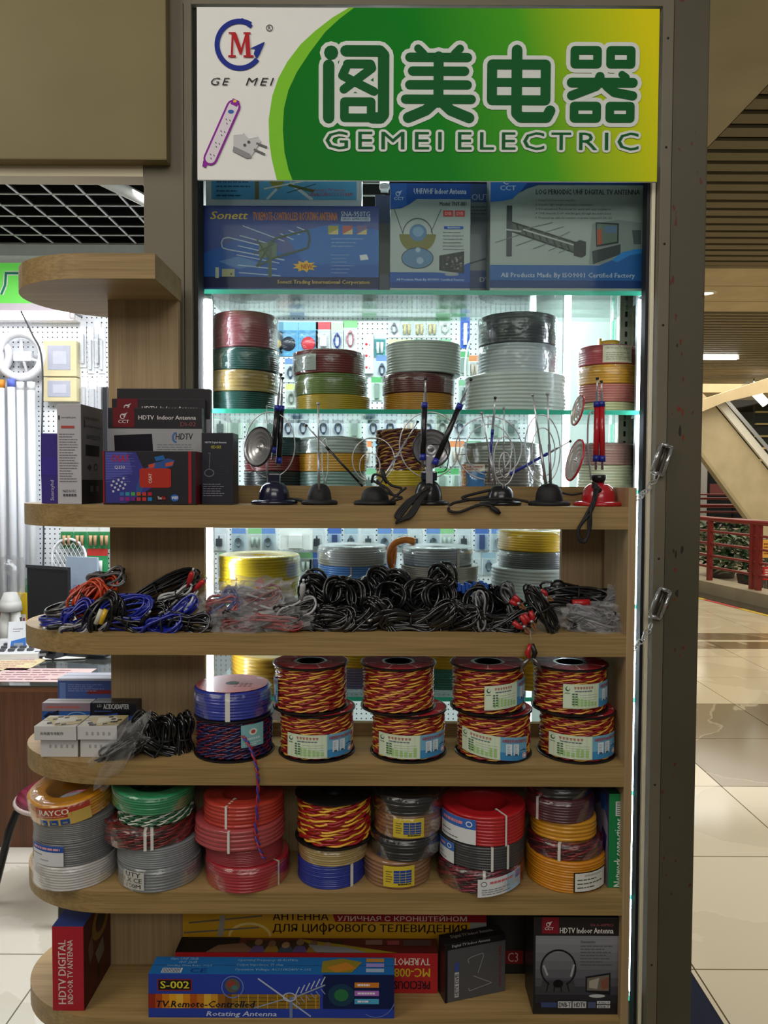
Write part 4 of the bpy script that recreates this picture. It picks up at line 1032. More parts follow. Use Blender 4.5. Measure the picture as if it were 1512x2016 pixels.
# ================================================================== printed cartons
def pbox(name, label, x0, y0, x1, y1, D, d, front, side=None, top=None, zbase=None, yaw=0, group=None, left=None, cat='box'):
    """carton whose front face the photo shows as the rectangle x0,y0,x1,y1 at depth D; zbase puts it on its shelf"""
    xm, ym = (x0+x1)/2, (y0+y1)/2
    w = (P(x1, ym, D)-P(x0, ym, D)).x; zt = Z(y0, D, xm); zb = Z(y1, D, xm) if zbase is None else zbase
    t = carton(name, label, cat, (X(xm, D, ym), D, zb), w, zt-zb, d, front, side, top, RAD(yaw), group, left=left)
    t['_w'], t['_hh'], t['_d'] = w, zt-zb, d
    y1p = y1-(zb-Z(y1, D, xm))/M(D)
    return t, Print(x0, y0, x1, y1p)
def put(t, p, face='front', name='front_print', coat=.1): return p.build(name, t, fmap(t['_w'], t['_hh'], t['_d'], face), .4, coat)
def emblem(p, cx, cy, s, col, bg, L=2):
    """winged ring over CCT"""
    p.ringp(cx-s*.15, cy, s*.42, s*.42, s*.14, col, L, 16, RAD(60), RAD(290))
    p.poly([(cx-s*.35, cy-s*.25), (cx+s*.75, cy-s*.75), (cx+s*.2, cy-s*.15)], col, L); p.poly([(cx-s*.1, cy), (cx+s*.5, cy-s*.3), (cx+s*.2, cy+s*.05)], col, L)
    p.poly([(cx-s*.1, cy+s*.15), (cx+s*.35, cy+s*.0), (cx+s*.15, cy+s*.25)], col, L)
    p.text(cx-s*.95, cy+s*.62, cx+s*.95, cy+s*1.2, 'CCT', col, L, .04)
GT = GZ[0]+.0006
# ---- on the top glass shelf
t, p = pbox('antenna_box', 'dark blue rotating antenna box lying on the top glass shelf at left', 399, 405, 746, 567, 1.872, .10, '#12307c', '#a8873c', '#1a3678', GT)
p.poly([(399,500),(470,470),(560,500),(640,470),(746,490),(746,545),(399,545)], '#24529c', .4); p.rect(399,545,746,567,'#161e46',.6); p.poly([(560,460),(660,440),(746,452),(746,520),(600,520)], '#2f62a8', .6)
p.poly([(430,515),(470,505),(520,520),(470,530)], '#4a74ac', .8)
p.text(414, 417, 488, 432, 'Sonett', '#cdb24a', 2, .03, .25); p.text(498, 418, 664, 434, 'TV.REMOTE-CONTROLLED ROTATING ANTENNA', '#b8763a', 2, .02)
p.text(671, 416, 728, 426, 'SNA-950TG', '#a9b2c6', 2, .02); p.rect(671, 427, 729, 435, '#a9b2c6', 1.4); p.text(674, 428.5, 726, 433.5, 'SASO APPROVED', '#1a2a5a', 2, .02)
W1 = '#9eb0c4'; W2 = '#3a4a3c'
for q in ([(478,445),(560,475)], [(472,464),(545,484)], [(468,484),(540,500)], [(466,502),(550,518)], [(468,522),(545,530)], [(470,537),(552,543)], [(585,447),(600,453)], [(568,453),(590,462)], [(552,460),(578,472)]): p.line(q, 1.8, W1, 1.6)
p.line([(436,478),(440,470),(450,468),(540,490)], 2.2, W1, 1.8); p.line([(436,478),(438,488),(446,491),(560,512)], 2.2, W1, 1.8)
p.line([(505,525),(540,470),(606,453),(610,470),(606,488),(540,508),(505,525)], 4, W2, 2); p.rect(510,478,545,508,'#5a6a58',1.9); p.rect(528,475,535,546,'#4a5a4e',2.1); p.line([(500,500),(540,480)], 3, W2, 2.2); p.line([(505,470),(530,510)], 3, W2, 2.2)
for k, c in enumerate(('#8f8a42', '#a05450', '#6a5a7a')): p.rect(646+k*28, 444, 666+k*28, 461, c, 1.5); p.poly([(646+k*28,461),(666+k*28,461),(666+k*28,450)], '#b8a878', 1.8)
p.lines(652, 466, 722, 488, 3, '#6a86b4', 1.5, .3, 4); p.lines(652, 498, 700, 540, 6, '#5f7cae', 1.5, .3, 5); p.poly([(708,502),(722,500),(726,510),(710,512)], '#c2c6cc', 1.8)
st = [(600+ (24 if k % 2 == 0 else 15)*cos(k*pi/9)*1.05, 524+(12 if k % 2 == 0 else 7)*sin(k*pi/9)) for k in range(18)]
p.poly(st, '#d2a22c', 2); p.text(593, 520, 615, 529, 'NEW', '#8a3a20', 3, .03)
p.rect(424, 527, 431, 548, '#a8ac9c', 1.8); p.rect(437, 530, 462, 545, '#9c9a78', 1.8); p.ell(455, 540, 2, 2, '#4a4a3c', 2.2, 8)
p.text(546, 551, 728, 561, 'Sonett Trading International Corporation', '#b89a48', 2, .02)
put(t, p)
zs_ = t.location.z+t['_hh']+.0006
t, p = pbox('antenna_box', 'white and sky blue antenna box lying on the dark blue one', 405, 318, 712, 403, 1.885, .09, '#c2ccd2', '#b9b8b2', '#c2ccd2', zs_)
p.rect(416, 340, 502, 393, '#4f96c2', 1); p.rect(510, 340, 702, 393, '#5aa2cc', 1); p.rect(502, 340, 510, 393, '#6a6a48', 1.2); p.lines(426, 345, 495, 390, 5, '#1f4a74', 2, .3, 8)
p.poly([(530,356),(560,356),(552,372),(536,370)], '#8a8c3c', 1.6); p.line([(520,372),(600,356)], 3, '#d2d6d2', 1.6); p.line([(545,372),(525,393)], 5, '#c8d4d8', 1.5); p.line([(570,360),(615,393)], 6, '#c8d4d8', 1.5); p.poly([(570,362),(620,374),(616,379),(566,366)], '#5a6a34', 1.8); p.line([(565,380),(622,362)], 1.6, '#3a4a3a', 1.9)
p.text(612, 371, 680, 378, 'Telescopic TV antenna', '#b04a5a', 2.2, .01, .2); p.text(606, 379, 694, 386, 'CANALOXBOCT 2 TV RAM', '#b04a5a', 2.2, .02); put(t, p)
t, p = pbox('antenna_box', 'upright white and blue indoor antenna box in the middle of the top glass shelf', 768, 361, 926, 567, 1.874, .07, '#8f9a98', '#7c8684', '#23509a', GT)
BL = '#1d4c9c'
p.poly([(768,361),(926,361),(926,392),(820,392),(806,402),(790,410),(768,412)], BL, 1); p.poly([(768,361),(800,361),(800,404),(768,411)], '#2c62b4', 1.2); emblem(p, 785, 382, 10, '#c6d2e2', BL)
p.text(814, 371, 917, 382, 'UHF/VHF Indoor Antenna', '#c4cede', 2, .03); p.text(865, 397, 917, 405, 'Model: TNY-881', '#2c3036', 2, .03)
for k in range(2): p.rect(872+k*23, 414, 892+k*23, 426, '#b04040', 1.5); p.text(876+k*23, 417, 888+k*23, 423, 'DVB', '#d8a0a0', 2, .0)
p.rect(874, 445, 912, 451, BL, 1.5); p.text(881, 446, 905, 450, 'Specification', '#c4cede', 2, .0); p.lines(872, 454, 914, 494, 6, '#5c6468', 1.5, .25, 9)
p.line([(776,412),(794,462)], 1.6, '#55595c', 1.5); p.line([(868,412),(848,458)], 1.6, '#55595c', 1.5); p.ringp(822, 462, 29, 32, 2, '#4a4e50', 1.5, 20, pi, 2*pi)
p.ell(822, 461, 36, 36, '#6c6a34', 1.7, 24, 0, pi); p.rect(786, 461, 858, 466, '#6c6a34', 1.7); p.ell(823, 458, 17, 17, '#4f7094', 2.1, 22); p.ell(823, 456, 11, 10, '#6a8cac', 2.4, 18); p.ell(822, 508, 31, 20, '#56789c', 1.9, 26); p.ringp(822, 508, 31, 20, 1.6, '#38444e', 2.2); p.ell(823, 492, 5, 5, '#8fa4b4', 2.4, 14); p.ell(827, 513, 7, 7, '#86a0b8', 2.4, 14)
p.poly([(865,503),(914,494),(914,538),(865,532)], '#2a2c2e', 1.8)
rr = random.Random(3)
for k in range(26): x, y = 868+rr.random()*42, 504+rr.random()*26; p.rect(x, y, x+4, y+3, rr.choice(('#6a6c6a', '#4a4c50', '#80827c', '#5a4e48')), 2.2)
p.ell(890, 540, 14, 3, '#8a9294', 1.6, 16); p.poly([(768,536),(860,536),(900,540),(916,520),(926,516),(926,567),(768,567)], BL, 1.2); p.rect(768,556,926,567,'#1a3a80',1.4); p.text(781, 548, 914, 554, 'All Products Made By ISO9001 Certified Factory', '#a8bcd8', 2, .02); put(t, p)
t, p = pbox('antenna_box', 'dim grey blue antenna box standing behind, between the two white boxes', 905, 362, 975, 567, 1.96, .08, '#5a6468', '#4c5458', '#2a4a78', GT)
p.rect(905,362,975,398,'#2a4470',1); p.text(928, 382, 962, 394, 'OUT', '#7c8ca4', 2, .02); p.rect(905,532,975,567,'#2a4470',1); p.lines(926, 404, 970, 424, 3, '#3c464a', 1.5); p.line([(920,520),(970,505)], 3, '#30383a', 1.5); p.text(945, 545, 972, 555, 'DVB', '#93a2b4', 2, .02); put(t, p)
t, p = pbox('antenna_box', 'narrow dark grey box edge standing behind the light tube', 738, 384, 792, 567, 1.99, .07, '#3a4a6c', '#4c5458', '#3a4a6c', GT); p.rect(738, 440, 792, 540, '#5a6064', 1); put(t, p)
t, p = pbox('antenna_box', 'wide white box with a log periodic antenna picture, right end of the top glass shelf', 965, 338, 1280, 567, 1.874, .07, '#8d9894', '#7c8684', '#23509a', GT)
p.poly([(965,338),(1040,338),(1040,362),(1022,378),(1008,392),(990,396),(965,398)], '#2f6cc0', 1); p.poly([(1040,356),(1280,356),(1280,364),(1060,364),(1036,372),(1022,380)], '#1d4488', 1.1); emblem(p, 999, 356, 16, '#c6d2e2', BL)
p.text(1054, 373, 1258, 383, 'LOG PERIODIC UHF DIGITAL TV ANTENNA', '#2c3236', 2, .025)
for k, s_ in enumerate(('1. Integrated low noise amplifier', '2. Durable, light weight aluminium construction', '3. Pre-assembled, Functional for quick and easy installation', '4. UHF channels 21-69 with flat gain through the entire band', '5. Powered via cable by receiver or power adapter(5-24v dc)')): p.text(1054, 392+k*8.6, 1054+(78,112,148,148,150)[k], 397.5+k*8.6, s_, '#4c5458', 2, .0)
p.rect(997, 405, 1008, 505, '#3a4244', 1.6); p.poly([(1008,436),(1135,476),(1135,500),(1008,455)], '#4c5650', 1.5); p.line([(1008,438),(1135,478)], 3, '#252b2a', 1.8); p.line([(1008,456),(1135,498)], 3, '#252b2a', 1.8); p.line([(1030,452),(1130,482)], 3, '#a2aaa6', 2)
for k in range(9): p.line([(1016+k*14, 440+k*4.6), (1024+k*14, 462+k*4.6)], 3, '#2a302e', 1.9)
for xa, ya, xb, yb in ((975,478,1036,458),(1016,484,1066,466),(1050,490,1092,474),(1080,494,1112,480),(1100,498,1130,484),(1030,452,1088,438),(1070,458,1110,446),(1094,470,1122,456)): p.line([(xa,ya),(xb,yb)], 1.8, '#5c6664', 1.7)
p.poly([(1130,478),(1142,472),(1154,476),(1154,502),(1146,507),(1130,503)], '#23282a', 2.1); p.line([(995,452),(1026,456)], 3, '#9aa29c', 2.2)
p.poly([(1160,520),(1166,440),(1216,432),(1280,440),(1280,490),(1240,520)], '#7c8684', 1.2); p.poly([(1172,437),(1218,439),(1218,478),(1174,486)], '#30363a', 1.8); p.poly([(1175,440),(1215,442),(1215,475),(1176,482)], '#5f6f64', 2)
p.poly([(1175,452),(1184,450),(1186,480),(1176,482)], '#a0503c', 2.2); p.poly([(1190,444),(1214,444),(1214,458),(1190,458)], '#5a7090', 2.2); p.poly([(1166,494),(1222,480),(1222,500),(1168,520)], '#3a4244', 1.6); p.poly([(1244,452),(1262,452),(1262,480),(1248,480)], '#4c585a', 1.5)
p.poly([(965,522),(1180,522),(1205,512),(1225,496),(1250,490),(1280,488),(1280,567),(965,567)], '#275c9c', 1.4); p.rect(965,552,1280,567,'#1d3a74',1.6); p.poly([(1205,512),(1225,496),(1250,490),(1280,488),(1280,495),(1240,502),(1216,516)], '#2f7cc4', 1.8); p.text(987, 537, 1251, 549, 'All Products Made By ISO9001 Certified Factory', '#a9b6ca', 2.4, .02); put(t, p)

# ---- on the shelf at eye level
z2 = SHZ[2][0]+.0004
t, p = pbox('slim_box', 'purple slim box with white edge lettering at the left end of the shelf', 81, 853, 114, 990, 1.63, .09, '#3a2c80', '#3a2c80', '#463890', z2); p.rect(81, 900, 114, 935, '#443690', 1); p.text(99, 945, 108, 985, 'Sunrayhd', '#b8b0d0', 2, .02, rot=90); put(t, p)
t, p = pbox('receiver_box', 'white and black receiver box standing beside the purple box', 113, 795, 160, 991, 1.585, .125, '#b4b2b8', '#6e6c70', '#a8a6aa', z2)
p.text(122, 820, 150, 824, 'sunrayhd plus', '#3a383c', 2, .01); p.line([(117,818),(117,826)], 3, '#3a383c', 2); p.rect(121, 838, 147, 843, '#b04a42', 2); p.lines(117, 852, 155, 950, 19, '#77757c', 1.5, .32, 12); p.text(123, 964, 150, 969, 'MADE IN P.R.C.', '#55535a', 2, .01)
for k in range(5): p.rect(124+k*5.4, 972, 128+k*5.4, 977, '#55535a', 2)
put(t, p)
q = Print(0, 0, 100, 196); q.rect(0, 148, 100, 196, '#17161a', .8); q.rect(18, 78, 80, 100, '#1c1b20', 1); q.text(12, 22, 78, 27, 'ULTRA HD RECEIVER', '#3a383e', 1.5, .0); q.text(16, 38, 90, 44, 'sunrayhd triple', '#3a383e', 1.5, .01, .1); q.text(22, 58, 84, 66, 'SATELLITE', '#3a383e', 1.5, .02); q.line([(14,30),(14,44)], 4, '#2a282e', 1.5)
q.poly([(24,122),(34,116),(44,122),(34,130)], '#3a383e', 1.5); q.ringp(62, 122, 8, 6, 2, '#3a383e', 1.5); q.rect(36, 160, 50, 172, '#55535a', 1.5); q.rect(62, 160, 76, 172, '#55535a', 1.5); put(t, q, 'right', 'side_print')
def hdtv(x0, y0, x1, D, label, printed=True):
    t, p = pbox('antenna_box', label, x0, y0, x1, 991, D, .020, '#1d1820', '#1a1619', '#231d26', z2)
    k = (x1-x0)/184
    if not printed: p.rect(x0, y0+60, x1, 991, '#98989c', 1); put(t, p); return t
    p.rect(x0+10*k, y0, x0+52*k, y0+38, '#6a2228', 1); emblem(p, x0+31*k, y0+17, 11*k, '#cfc8c8', '#6a2228')
    p.text(x0+60*k, y0+15, x0+90*k, y0+23, 'HDTV', '#d2cccc', 2, .03); p.text(x0+97*k, y0+15, x0+172*k, y0+23, 'Indoor Antenna', '#d2cccc', 2, .03); p.text(x0+142*k, y0+28, x0+172*k, y0+36, 'DI-02', '#8a4a50', 2, .02)
    p.rect(x0, y0+41, x1, 991, '#98989c', 1); p.poly([(x0+12*k,y0+54), (x0+86*k,y0+51), (x0+90*k,y0+110), (x0+14*k,y0+110)], '#1e1a24', 1.6)
    p.ringp(x0+134*k, y0+58, 7, 9, 4, '#4a68a0', 1.8, 18, RAD(90), RAD(270)); p.text(x0+132*k, y0+50, x0+166*k, y0+62, 'HDTV', '#2a2a2e', 2, .02, .1); p.lines(x0+96*k, y0+70, x0+170*k, y0+84, 3, '#66666c', 1.5, .25, 3); put(t, p)
    return t
hdtv(231, 765, 414, 1.709, 'black antenna box at the back, tallest of the three behind each other', False)
hdtv(221, 785, 402, 1.687, 'black and red antenna box in the middle of three behind each other')
hdtv(213, 803, 398, 1.664, 'black, red and white antenna box in front of two like it')
t, p = pbox('tv_box_carton', 'black and red carton with a glossy red device picture', 203, 888, 385, 991, 1.575, .06, '#1c1a20', '#7a1c26', '#2a1a1e', z2)
p.rect(203, 888, 206, 991, '#8c2030', 1.2); p.rect(371, 888, 377, 991, '#a02630', 1.4); p.poly([(208,890),(268,890),(300,960),(250,990),(208,990)], '#3a3a80', 1); p.poly([(208,890),(250,890),(262,930),(208,945)], '#4a4c9c', 1.2)
for k in range(12): p.line([(208, 893+k*5), (250+rr.random()*16, 893+k*5)], .8, '#6a6cb0', 1.5)
p.text(220, 896, 255, 909, 'OSAT', '#a82a44', 2, .05); p.text(226, 917, 246, 924, 'Q350', '#c8c6d2', 2, .01)
for i in range(6):
    for j in range(4):
        if (i+j) % 2: p.poly([(216+i*5+j*1.5, 948+j*6-i*1.5), (220+i*5+j*1.5, 947+j*6-i*1.5), (221+i*5+j*1.5, 951+j*6-i*1.5), (217+i*5+j*1.5, 952+j*6-i*1.5)], '#b8b8cc', 1.8)
p.poly([(268,960),(278,930),(300,912),(318,908),(330,902),(345,906),(340,918),(300,930),(290,950),(276,972),(268,970)], '#34508a', 1.5); p.poly([(292,915),(306,912),(304,920),(294,922)], '#c04a38', 1.8); p.poly([(304,900),(322,896),(326,904),(308,908)], '#2c62a0', 1.8); p.poly([(326,912),(342,908),(340,916),(326,918)], '#b85038', 1.8)
rd = [(306+sx_*26+5*cos(a), 941+sy_*14+5*sin(a)) for sx_, sy_, a0 in ((1,1,0),(-1,1,pi/2),(-1,-1,pi),(1,-1,1.5*pi)) for a in [a0+k*pi/8 for k in range(5)]]
p.poly(rd, '#a83226', 2); p.text(293, 932, 299, 951, 'OSAT', '#d8c0b8', 2.6, .04, rot=90)
for k in range(6):
    for j in range(2): p.rect(236+k*11, 969+j*10, 244+k*11, 976+j*10, ('#3a6aa8', '#3a8aa0', '#4a9a50', '#a8582c', '#b03a3a', '#a8283c', '#7a3a8a', '#8a2a6a', '#6a2a7a', '#a83a4a', '#b83838', '#2c78b8')[k+j*6], 2)
p.rect(309, 976, 327, 985, '#3a1c20', 1.6); p.text(310, 977, 318, 983, 'You', '#d8d4d4', 2, .02); p.text(318.5, 977, 326, 983, 'Tube', '#c83a3a', 2, .02); p.ell(344, 980, 8, 7, '#2a5ca8', 1.6, 18); p.text(338, 977, 350, 983, 'WIFI', '#d8dce4', 2, .03); put(t, p)
t, p = pbox('antenna_box', 'small dark navy antenna box beside the black antenna boxes', 397, 852, 459, 991, 1.60, .06, '#1b1b28', '#20242e', '#282838', z2)
p.text(404, 869, 446, 874, 'HDTV Digital Antenna', '#c2c2cc', 2, .02); p.text(416, 877, 435, 883, 'HD-503', '#a8a23a', 2, .03); p.line([(410,892),(414,892),(412,925)], 1.2, '#6a6a7a', 1.6); p.ringp(412, 931, 9, 7, 2, '#6a6a7a', 1.6); p.ringp(436, 926, 14, 8, 1.2, '#3a3a4c', 1.6); p.lines(400, 951, 450, 978, 6, '#8a8a9a', 1.6, .25, 6); put(t, p)

# ---- small adapter boxes on the second wooden shelf from the bottom rows
z4_ = SHZ[4][0]+.0004
t, p = pbox('adapter_box', 'long pale blue box standing behind the small boxes, shop light painted on its top', 114, 1336, 226, 1440, 1.80, .06, '#4a5e9c', '#46589a', '#b9bccb', z4_); p.rect(114,1336,226,1340,'#c8cce0',1); p.rect(118,1344,130,1440,'#6a86c0',1.2); p.lines(134,1346,205,1362,4,'#8a98c8',1.6); p.rect(172,1358,224,1366,'#8a3a3c',1.4); put(t, p)  # light top face and upper edge strip paint the shop light on it
t, p = pbox('adapter_box', 'blue adapter box with a white top, back left of the small boxes', 83, 1384, 178, 1458, 1.70, .035, '#27559c', '#224a8c', '#a8a4a6', z4_)
p.rect(83,1384,178,1400,'#8c7a86',1); p.lines(92, 1388, 160, 1396, 1, '#b0605c', 2, .5); p.ringp(152, 1412, 20, 10, 2, '#7a9cc8', 1.5, 18, RAD(90), RAD(330)); p.poly([(86,1410),(96,1402),(110,1404),(112,1414),(98,1420)], '#1a2438', 1.6); p.poly([(100,1404),(116,1398),(116,1408)], '#1a2438', 1.7); put(t, p)
t, p = pbox('adapter_box', 'black and blue adapter box with pixel lettering on its lid flap', 180, 1384, 268, 1458, 1.69, .04, '#1a1a22', '#24283c', '#2a2628', z4_)
p.text(192, 1387, 200, 1392, 'LD', '#c0c0c4', 2); p.text(204, 1386, 254, 1396, 'AC/DCADAPTER', '#c2c2c6', 2, .03); p.lines(186, 1398, 222, 1402, 1, '#4a68a8', 2); p.poly([(180,1412),(230,1404),(268,1410),(268,1458),(180,1458)], '#2a4aa0', 1); p.rect(232,1402,256,1412,'#16161c',1.8); put(t, p)
def wbox(label, x0, y0, x1, y1, D, z, s_, topart):
    t, p = pbox('white_carton', label, x0, y0, x1, y1, D, .075, '#c6c4c4', '#b2b0ae', '#c4bfb4', z, group='small white cartons on the shelf')
    if s_: p.text(x0+12, y0+11, x0+58, y0+17, s_, '#55534f', 2, .02)
    else:
        for k in range(5): p.rect(x0+17+k*11, y0+11, x0+21+k*11, y0+17, '#9c9aa0', 1.5)
    put(t, p)
    if topart:
        q = Print(0, 0, 100, 80); rq = random.Random(int(x0))
        q.poly([(0,20),(60,0),(100,0),(100,60),(50,80)], '#b8a878', 1); q.poly([(30,20),(70,8),(90,40),(40,60)], '#cbc7b8', 1.4)
        for k in range(9): x, y = 15+rq.random()*70, 10+rq.random()*60; q.poly([(x,y),(x+10,y-4),(x+13,y+5),(x+3,y+9)], '#26242a', 2)
        put(t, q, 'top', 'top_print')
    return t
t = wbox('lower white carton at the left edge of the shelf', 80, 1455, 153, 1478, 1.585, z4_, '', False); za = z4_+t['_hh']+.0006
t2 = wbox('lower white carton next to the plastic bag of leads', 158, 1455, 230, 1478, 1.585, z4_, '', False)
wbox('upper white carton at the left edge with product pictures on top', 67, 1430, 150, 1455, 1.575, za, '充电器专用配件', True)
wbox('upper white carton beside the plastic bag, dark product pictures on top', 152, 1430, 230, 1455, 1.578, z4_+t2['_hh']+.0006, '', True)

# ---- green box at the right end of the coil row
t, p = pbox('cable_box', 'green carton with white upright lettering at the right end of the coil row', 1198, 1563, 1233, 1762, 1.572, .11, '#177a44', '#156c3c', '#0f3c26', SHZ[5][0]+.0004, left='#5a5a86')
p.rect(1211, 1578, 1226, 1606, '#c8d2cc', 1)
for k in range(7): p.rect(1213, 1580+k*3.6, 1224, 1581.5+k*3.6, '#2c3a34', 1.6)
p.text(1209, 1611, 1226, 1744, 'Network connections', '#cfe0d4', 2, .03, rot=90); put(t, p)
q = Print(0, 0, 100, 190); q.rect(0, 0, 100, 190, '#40406c', .5); q.poly([(10,60),(60,30),(95,60),(100,190),(20,190)], '#8a86a0', 1); q.poly([(40,20),(80,10),(90,40),(50,50)], '#2c5aa8', 1.4); q.poly([(60,80),(90,90),(80,130),(50,110)], '#2c2c64', 1.6); q.poly([(30,150),(70,140),(80,180),(40,186)], '#b87a5a', 1.4); put(t, q, 'left', 'side_print')

# ---- bottom shelf
z6 = SHZ[6][0]+.0004
t, p = pbox('antenna_box', 'tall red antenna box standing on end at the left of the bottom shelf', 103, 1824, 165, 2001, 1.572, .155, '#a81c2c', '#5c1218', '#1f3a80', z6)
p.text(115, 1850, 130, 1975, 'HDTV DIGITAL', '#dcc2bc', 2, .03, rot=90); p.text(133, 1850, 144, 1975, 'INDOOR TV ANTENNA', '#dcc2bc', 2, .02, rot=90); put(t, p)
q = Print(0, 0, 100, 180); q.rect(0, 0, 100, 180, '#4a0f16', .5); q.ringp(62, 40, 26, 30, 14, '#8a6a20', 1); q.ell(64, 36, 18, 18, '#2a2222', 1.4, 20); q.poly([(14,60),(30,40),(34,90),(20,100)], '#6a4a4a', 1.4); q.poly([(40,96),(70,84),(74,120),(52,130)], '#77706e', 1.4); q.poly([(52,130),(62,126),(58,160),(50,162)], '#1c1a1c', 1.6); put(t, q, 'right', 'side_print')
t, p = pbox('antenna_box', 'yellow street antenna box with red band and Cyrillic print, at the back', 360, 1792, 957, 1990, 1.70, .022, '#b98a1c', '#a87c18', '#c89a28', z6)
p.line([(372,1817),(516,1803)], 3, '#6a6050', 1.5); p.line([(362,1836),(510,1825)], 3, '#6a6050', 1.5); p.poly([(434,1803),(444,1803),(440,1842),(428,1842)], '#8c877c', 1.8); p.ringp(492, 1842, 40, 24, 5, '#c9b06a', 1.2, 20, pi, 2*pi)
p.text(537, 1797, 646, 1811, 'АНТЕННА', '#2c1c10', 2, .03); p.poly([(652,1792),(957,1792),(957,1814),(660,1814)], '#8a1c22', 1.2); p.text(664, 1800, 918, 1812, 'УЛИЧНАЯ С КРОНШТЕЙНОМ', '#d0c0b0', 2, .02); p.text(537, 1818, 918, 1836, 'ДЛЯ ЦИОРОВОГО ТЕЛЕВИДЕНИЯ', '#2c1c10', 2, .03); p.rect(635.5, 1815.5, 638.5, 1838.5, '#2c1c10', 2.5); p.rect(925, 1814, 957, 1990, '#8c8a84', 1); put(t, p)
t, p = pbox('antenna_box', 'long red rotating antenna box lying upside down behind the blue one', 345, 1876, 862, 1956, 1.632, .055, '#a81e22', '#8c1a1c', '#5a1818', z6)
for s_, y0, y1, c in (('TV.REMOTE CONTROLLED', 1885, 1899, '#d8c8c0'), ('MC-008', 1905, 1922, '#c8a82c'), ('PRECIOUS', 1930, 1946, '#2a1420')): p.text(776 if s_ != 'TV.REMOTE CONTROLLED' else 660, y0, 846, y1, s_, c, 2, .03, flip=True)
put(t, p)
q = Print(0, 0, 520, 42); q.rect(0, 0, 120, 42, '#1c1614', 1); q.poly([(60,42),(80,22),(130,16),(160,42)], '#7a5a44', 1.5); q.rect(135, 8, 330, 42, '#3a2a20', 1.2)
for k in range(6): q.ell(160+k*28, 14+(k%3)*4, 8, 9, ('#8a6a50', '#7a5c44', '#a07c5c')[k%3], 1.8, 12); q.poly([(146+k*28,42), (152+k*28,24), (170+k*28,24), (178+k*28,42)], ('#5a4a7a', '#8a6a2c', '#3a4a5a')[k%3], 1.6)
q.poly([(240,4),(330,20),(440,42),(300,42)], '#9c8a28', 1.4); q.poly([(260,20),(340,28),(380,42),(280,42)], '#8a8a8c', 2); q.rect(376, 6, 410, 20, '#8a6a5c', 1.6); q.rect(420, 8, 444, 20, '#a04a4c', 1.6); q.rect(452, 6, 508, 22, '#5a4440', 1.6); put(t, q, 'top', 'top_print')
t, p = pbox('antenna_box', 'long blue rotating antenna box lying at the front of the bottom shelf', 292, 1918, 776, 2013, 1.553, .058, '#1f3a9c', '#1c3080', '#1f68ac', z6)
p.rect(310, 1928, 378, 1951, '#8a2420', 1); p.rect(312, 1930, 376, 1949, '#1c1a22', 1.3); p.text(316, 1932, 372, 1946, 'S-002', '#d8c83a', 2, .04)
for k in range(12): p.rect(292+k*13.7, 1957, 292+(k+1)*13.7, 1985, ('#8a2c1c','#a84a1c','#c8781c','#d89a24','#d8a83c','#c8801c','#a8501c','#b8701c','#d2a43a','#c08a2a','#8a5a20','#6a4418')[k], 1)
p.rect(456, 1957, 630, 1985, '#8a6a28', 1.1)
for k in range(9): p.line([(470+k*19, 1957), (470+k*19, 1985)], 1.4, '#c89c3a', 1.6)
for k in range(3): p.line([(462, 1964+k*7), (628, 1964+k*7)], 1.2, '#4a3a1c', 1.5)
p.ringp(458, 1943, 21, 21, 2, '#6a7ab8', 1.5); p.ell(458, 1940, 15, 14, '#5c5248', 1.8, 22); p.ell(455, 1937, 8, 7, '#8a3c30', 2, 14); p.ell(462, 1944, 7, 5, '#486a6c', 2.1, 12)
p.text(308, 1970, 502, 1983, 'TV.Remote-Controlled', '#16182a', 2.2, .05, .22); p.text(406, 1990, 544, 2003, 'Rotating Antenna', '#b8bede', 2.2, .04, .22)
p.line([(508,1926),(570,1970)], 3, '#a9b4cc', 1.8); p.line([(500,1984),(560,1966)], 2, '#8a9ab8', 1.8); p.line([(570,1970),(612,2000)], 3, '#9aa8c4', 1.8); p.line([(572,1966),(640,1938)], 3, '#8a94a4', 2); p.rect(570, 1962, 576, 2013, '#6a7aa0', 2); p.ringp(570, 1962, 12, 8, 2, '#b8c0d4', 2.1)
for k in range(6): x = 582+k*10; p.line([(x, 1958-k*4), (x+8, 1942-k*4)], 2.2, '#b4bcce', 2.2); p.line([(x, 1966-k*4), (x+8, 1976-k*4)], 1.6, '#8a94b4', 2.2)
p.rect(636, 1918, 776, 1985, '#16204a', .8); p.ell(672, 1958, 26, 22, '#1c3a50', 1.2, 22); p.ell(672, 1958, 14, 12, '#2c6a44', 1.6, 20); p.ringp(740, 1955, 40, 46, 2, '#5a6ab0', 1.4, 20, RAD(-20), RAD(120))
for k, c in enumerate(('#c87a2c', '#a86ac0', '#4aa0c8')): p.rect(698, 1933+k*16, 746, 1943+k*16, c, 2); p.lines(704, 1935+k*16, 740, 1941+k*16, 1, '#e6e0e6', 2.5, .6, k)
put(t, p)
q = Print(0, 0, 484, 44)
for k, s_ in enumerate(('Gain: UHF 28dB', 'VHF 26dB', 'Standing Wave Ratio: <=2.5')): q.text((32, 50, 30)[k], 3+k*9, (88, 88, 120)[k], 9+k*9, s_, '#8ab4d8', 1, .0)
q.rect(24, 30, 64, 42, '#c4ccd8', 1)
for k in range(12): q.rect(26+k*3, 31, 27.4+k*3, 41, '#2c3a5a', 1.6)
q.text(80, 31, 112, 41, 'CE', '#20408a', 1.2, .04)
for k, s_ in enumerate(('Operating Frequency: 45-860MHz', 'Output Impedance: 75 ohm', 'Operation Voltage: AC110V/240V +-10%')): q.text(168, 6+k*12, (290, 262, 320)[k], 14+k*12, s_, '#8ab4d8', 1, .0)
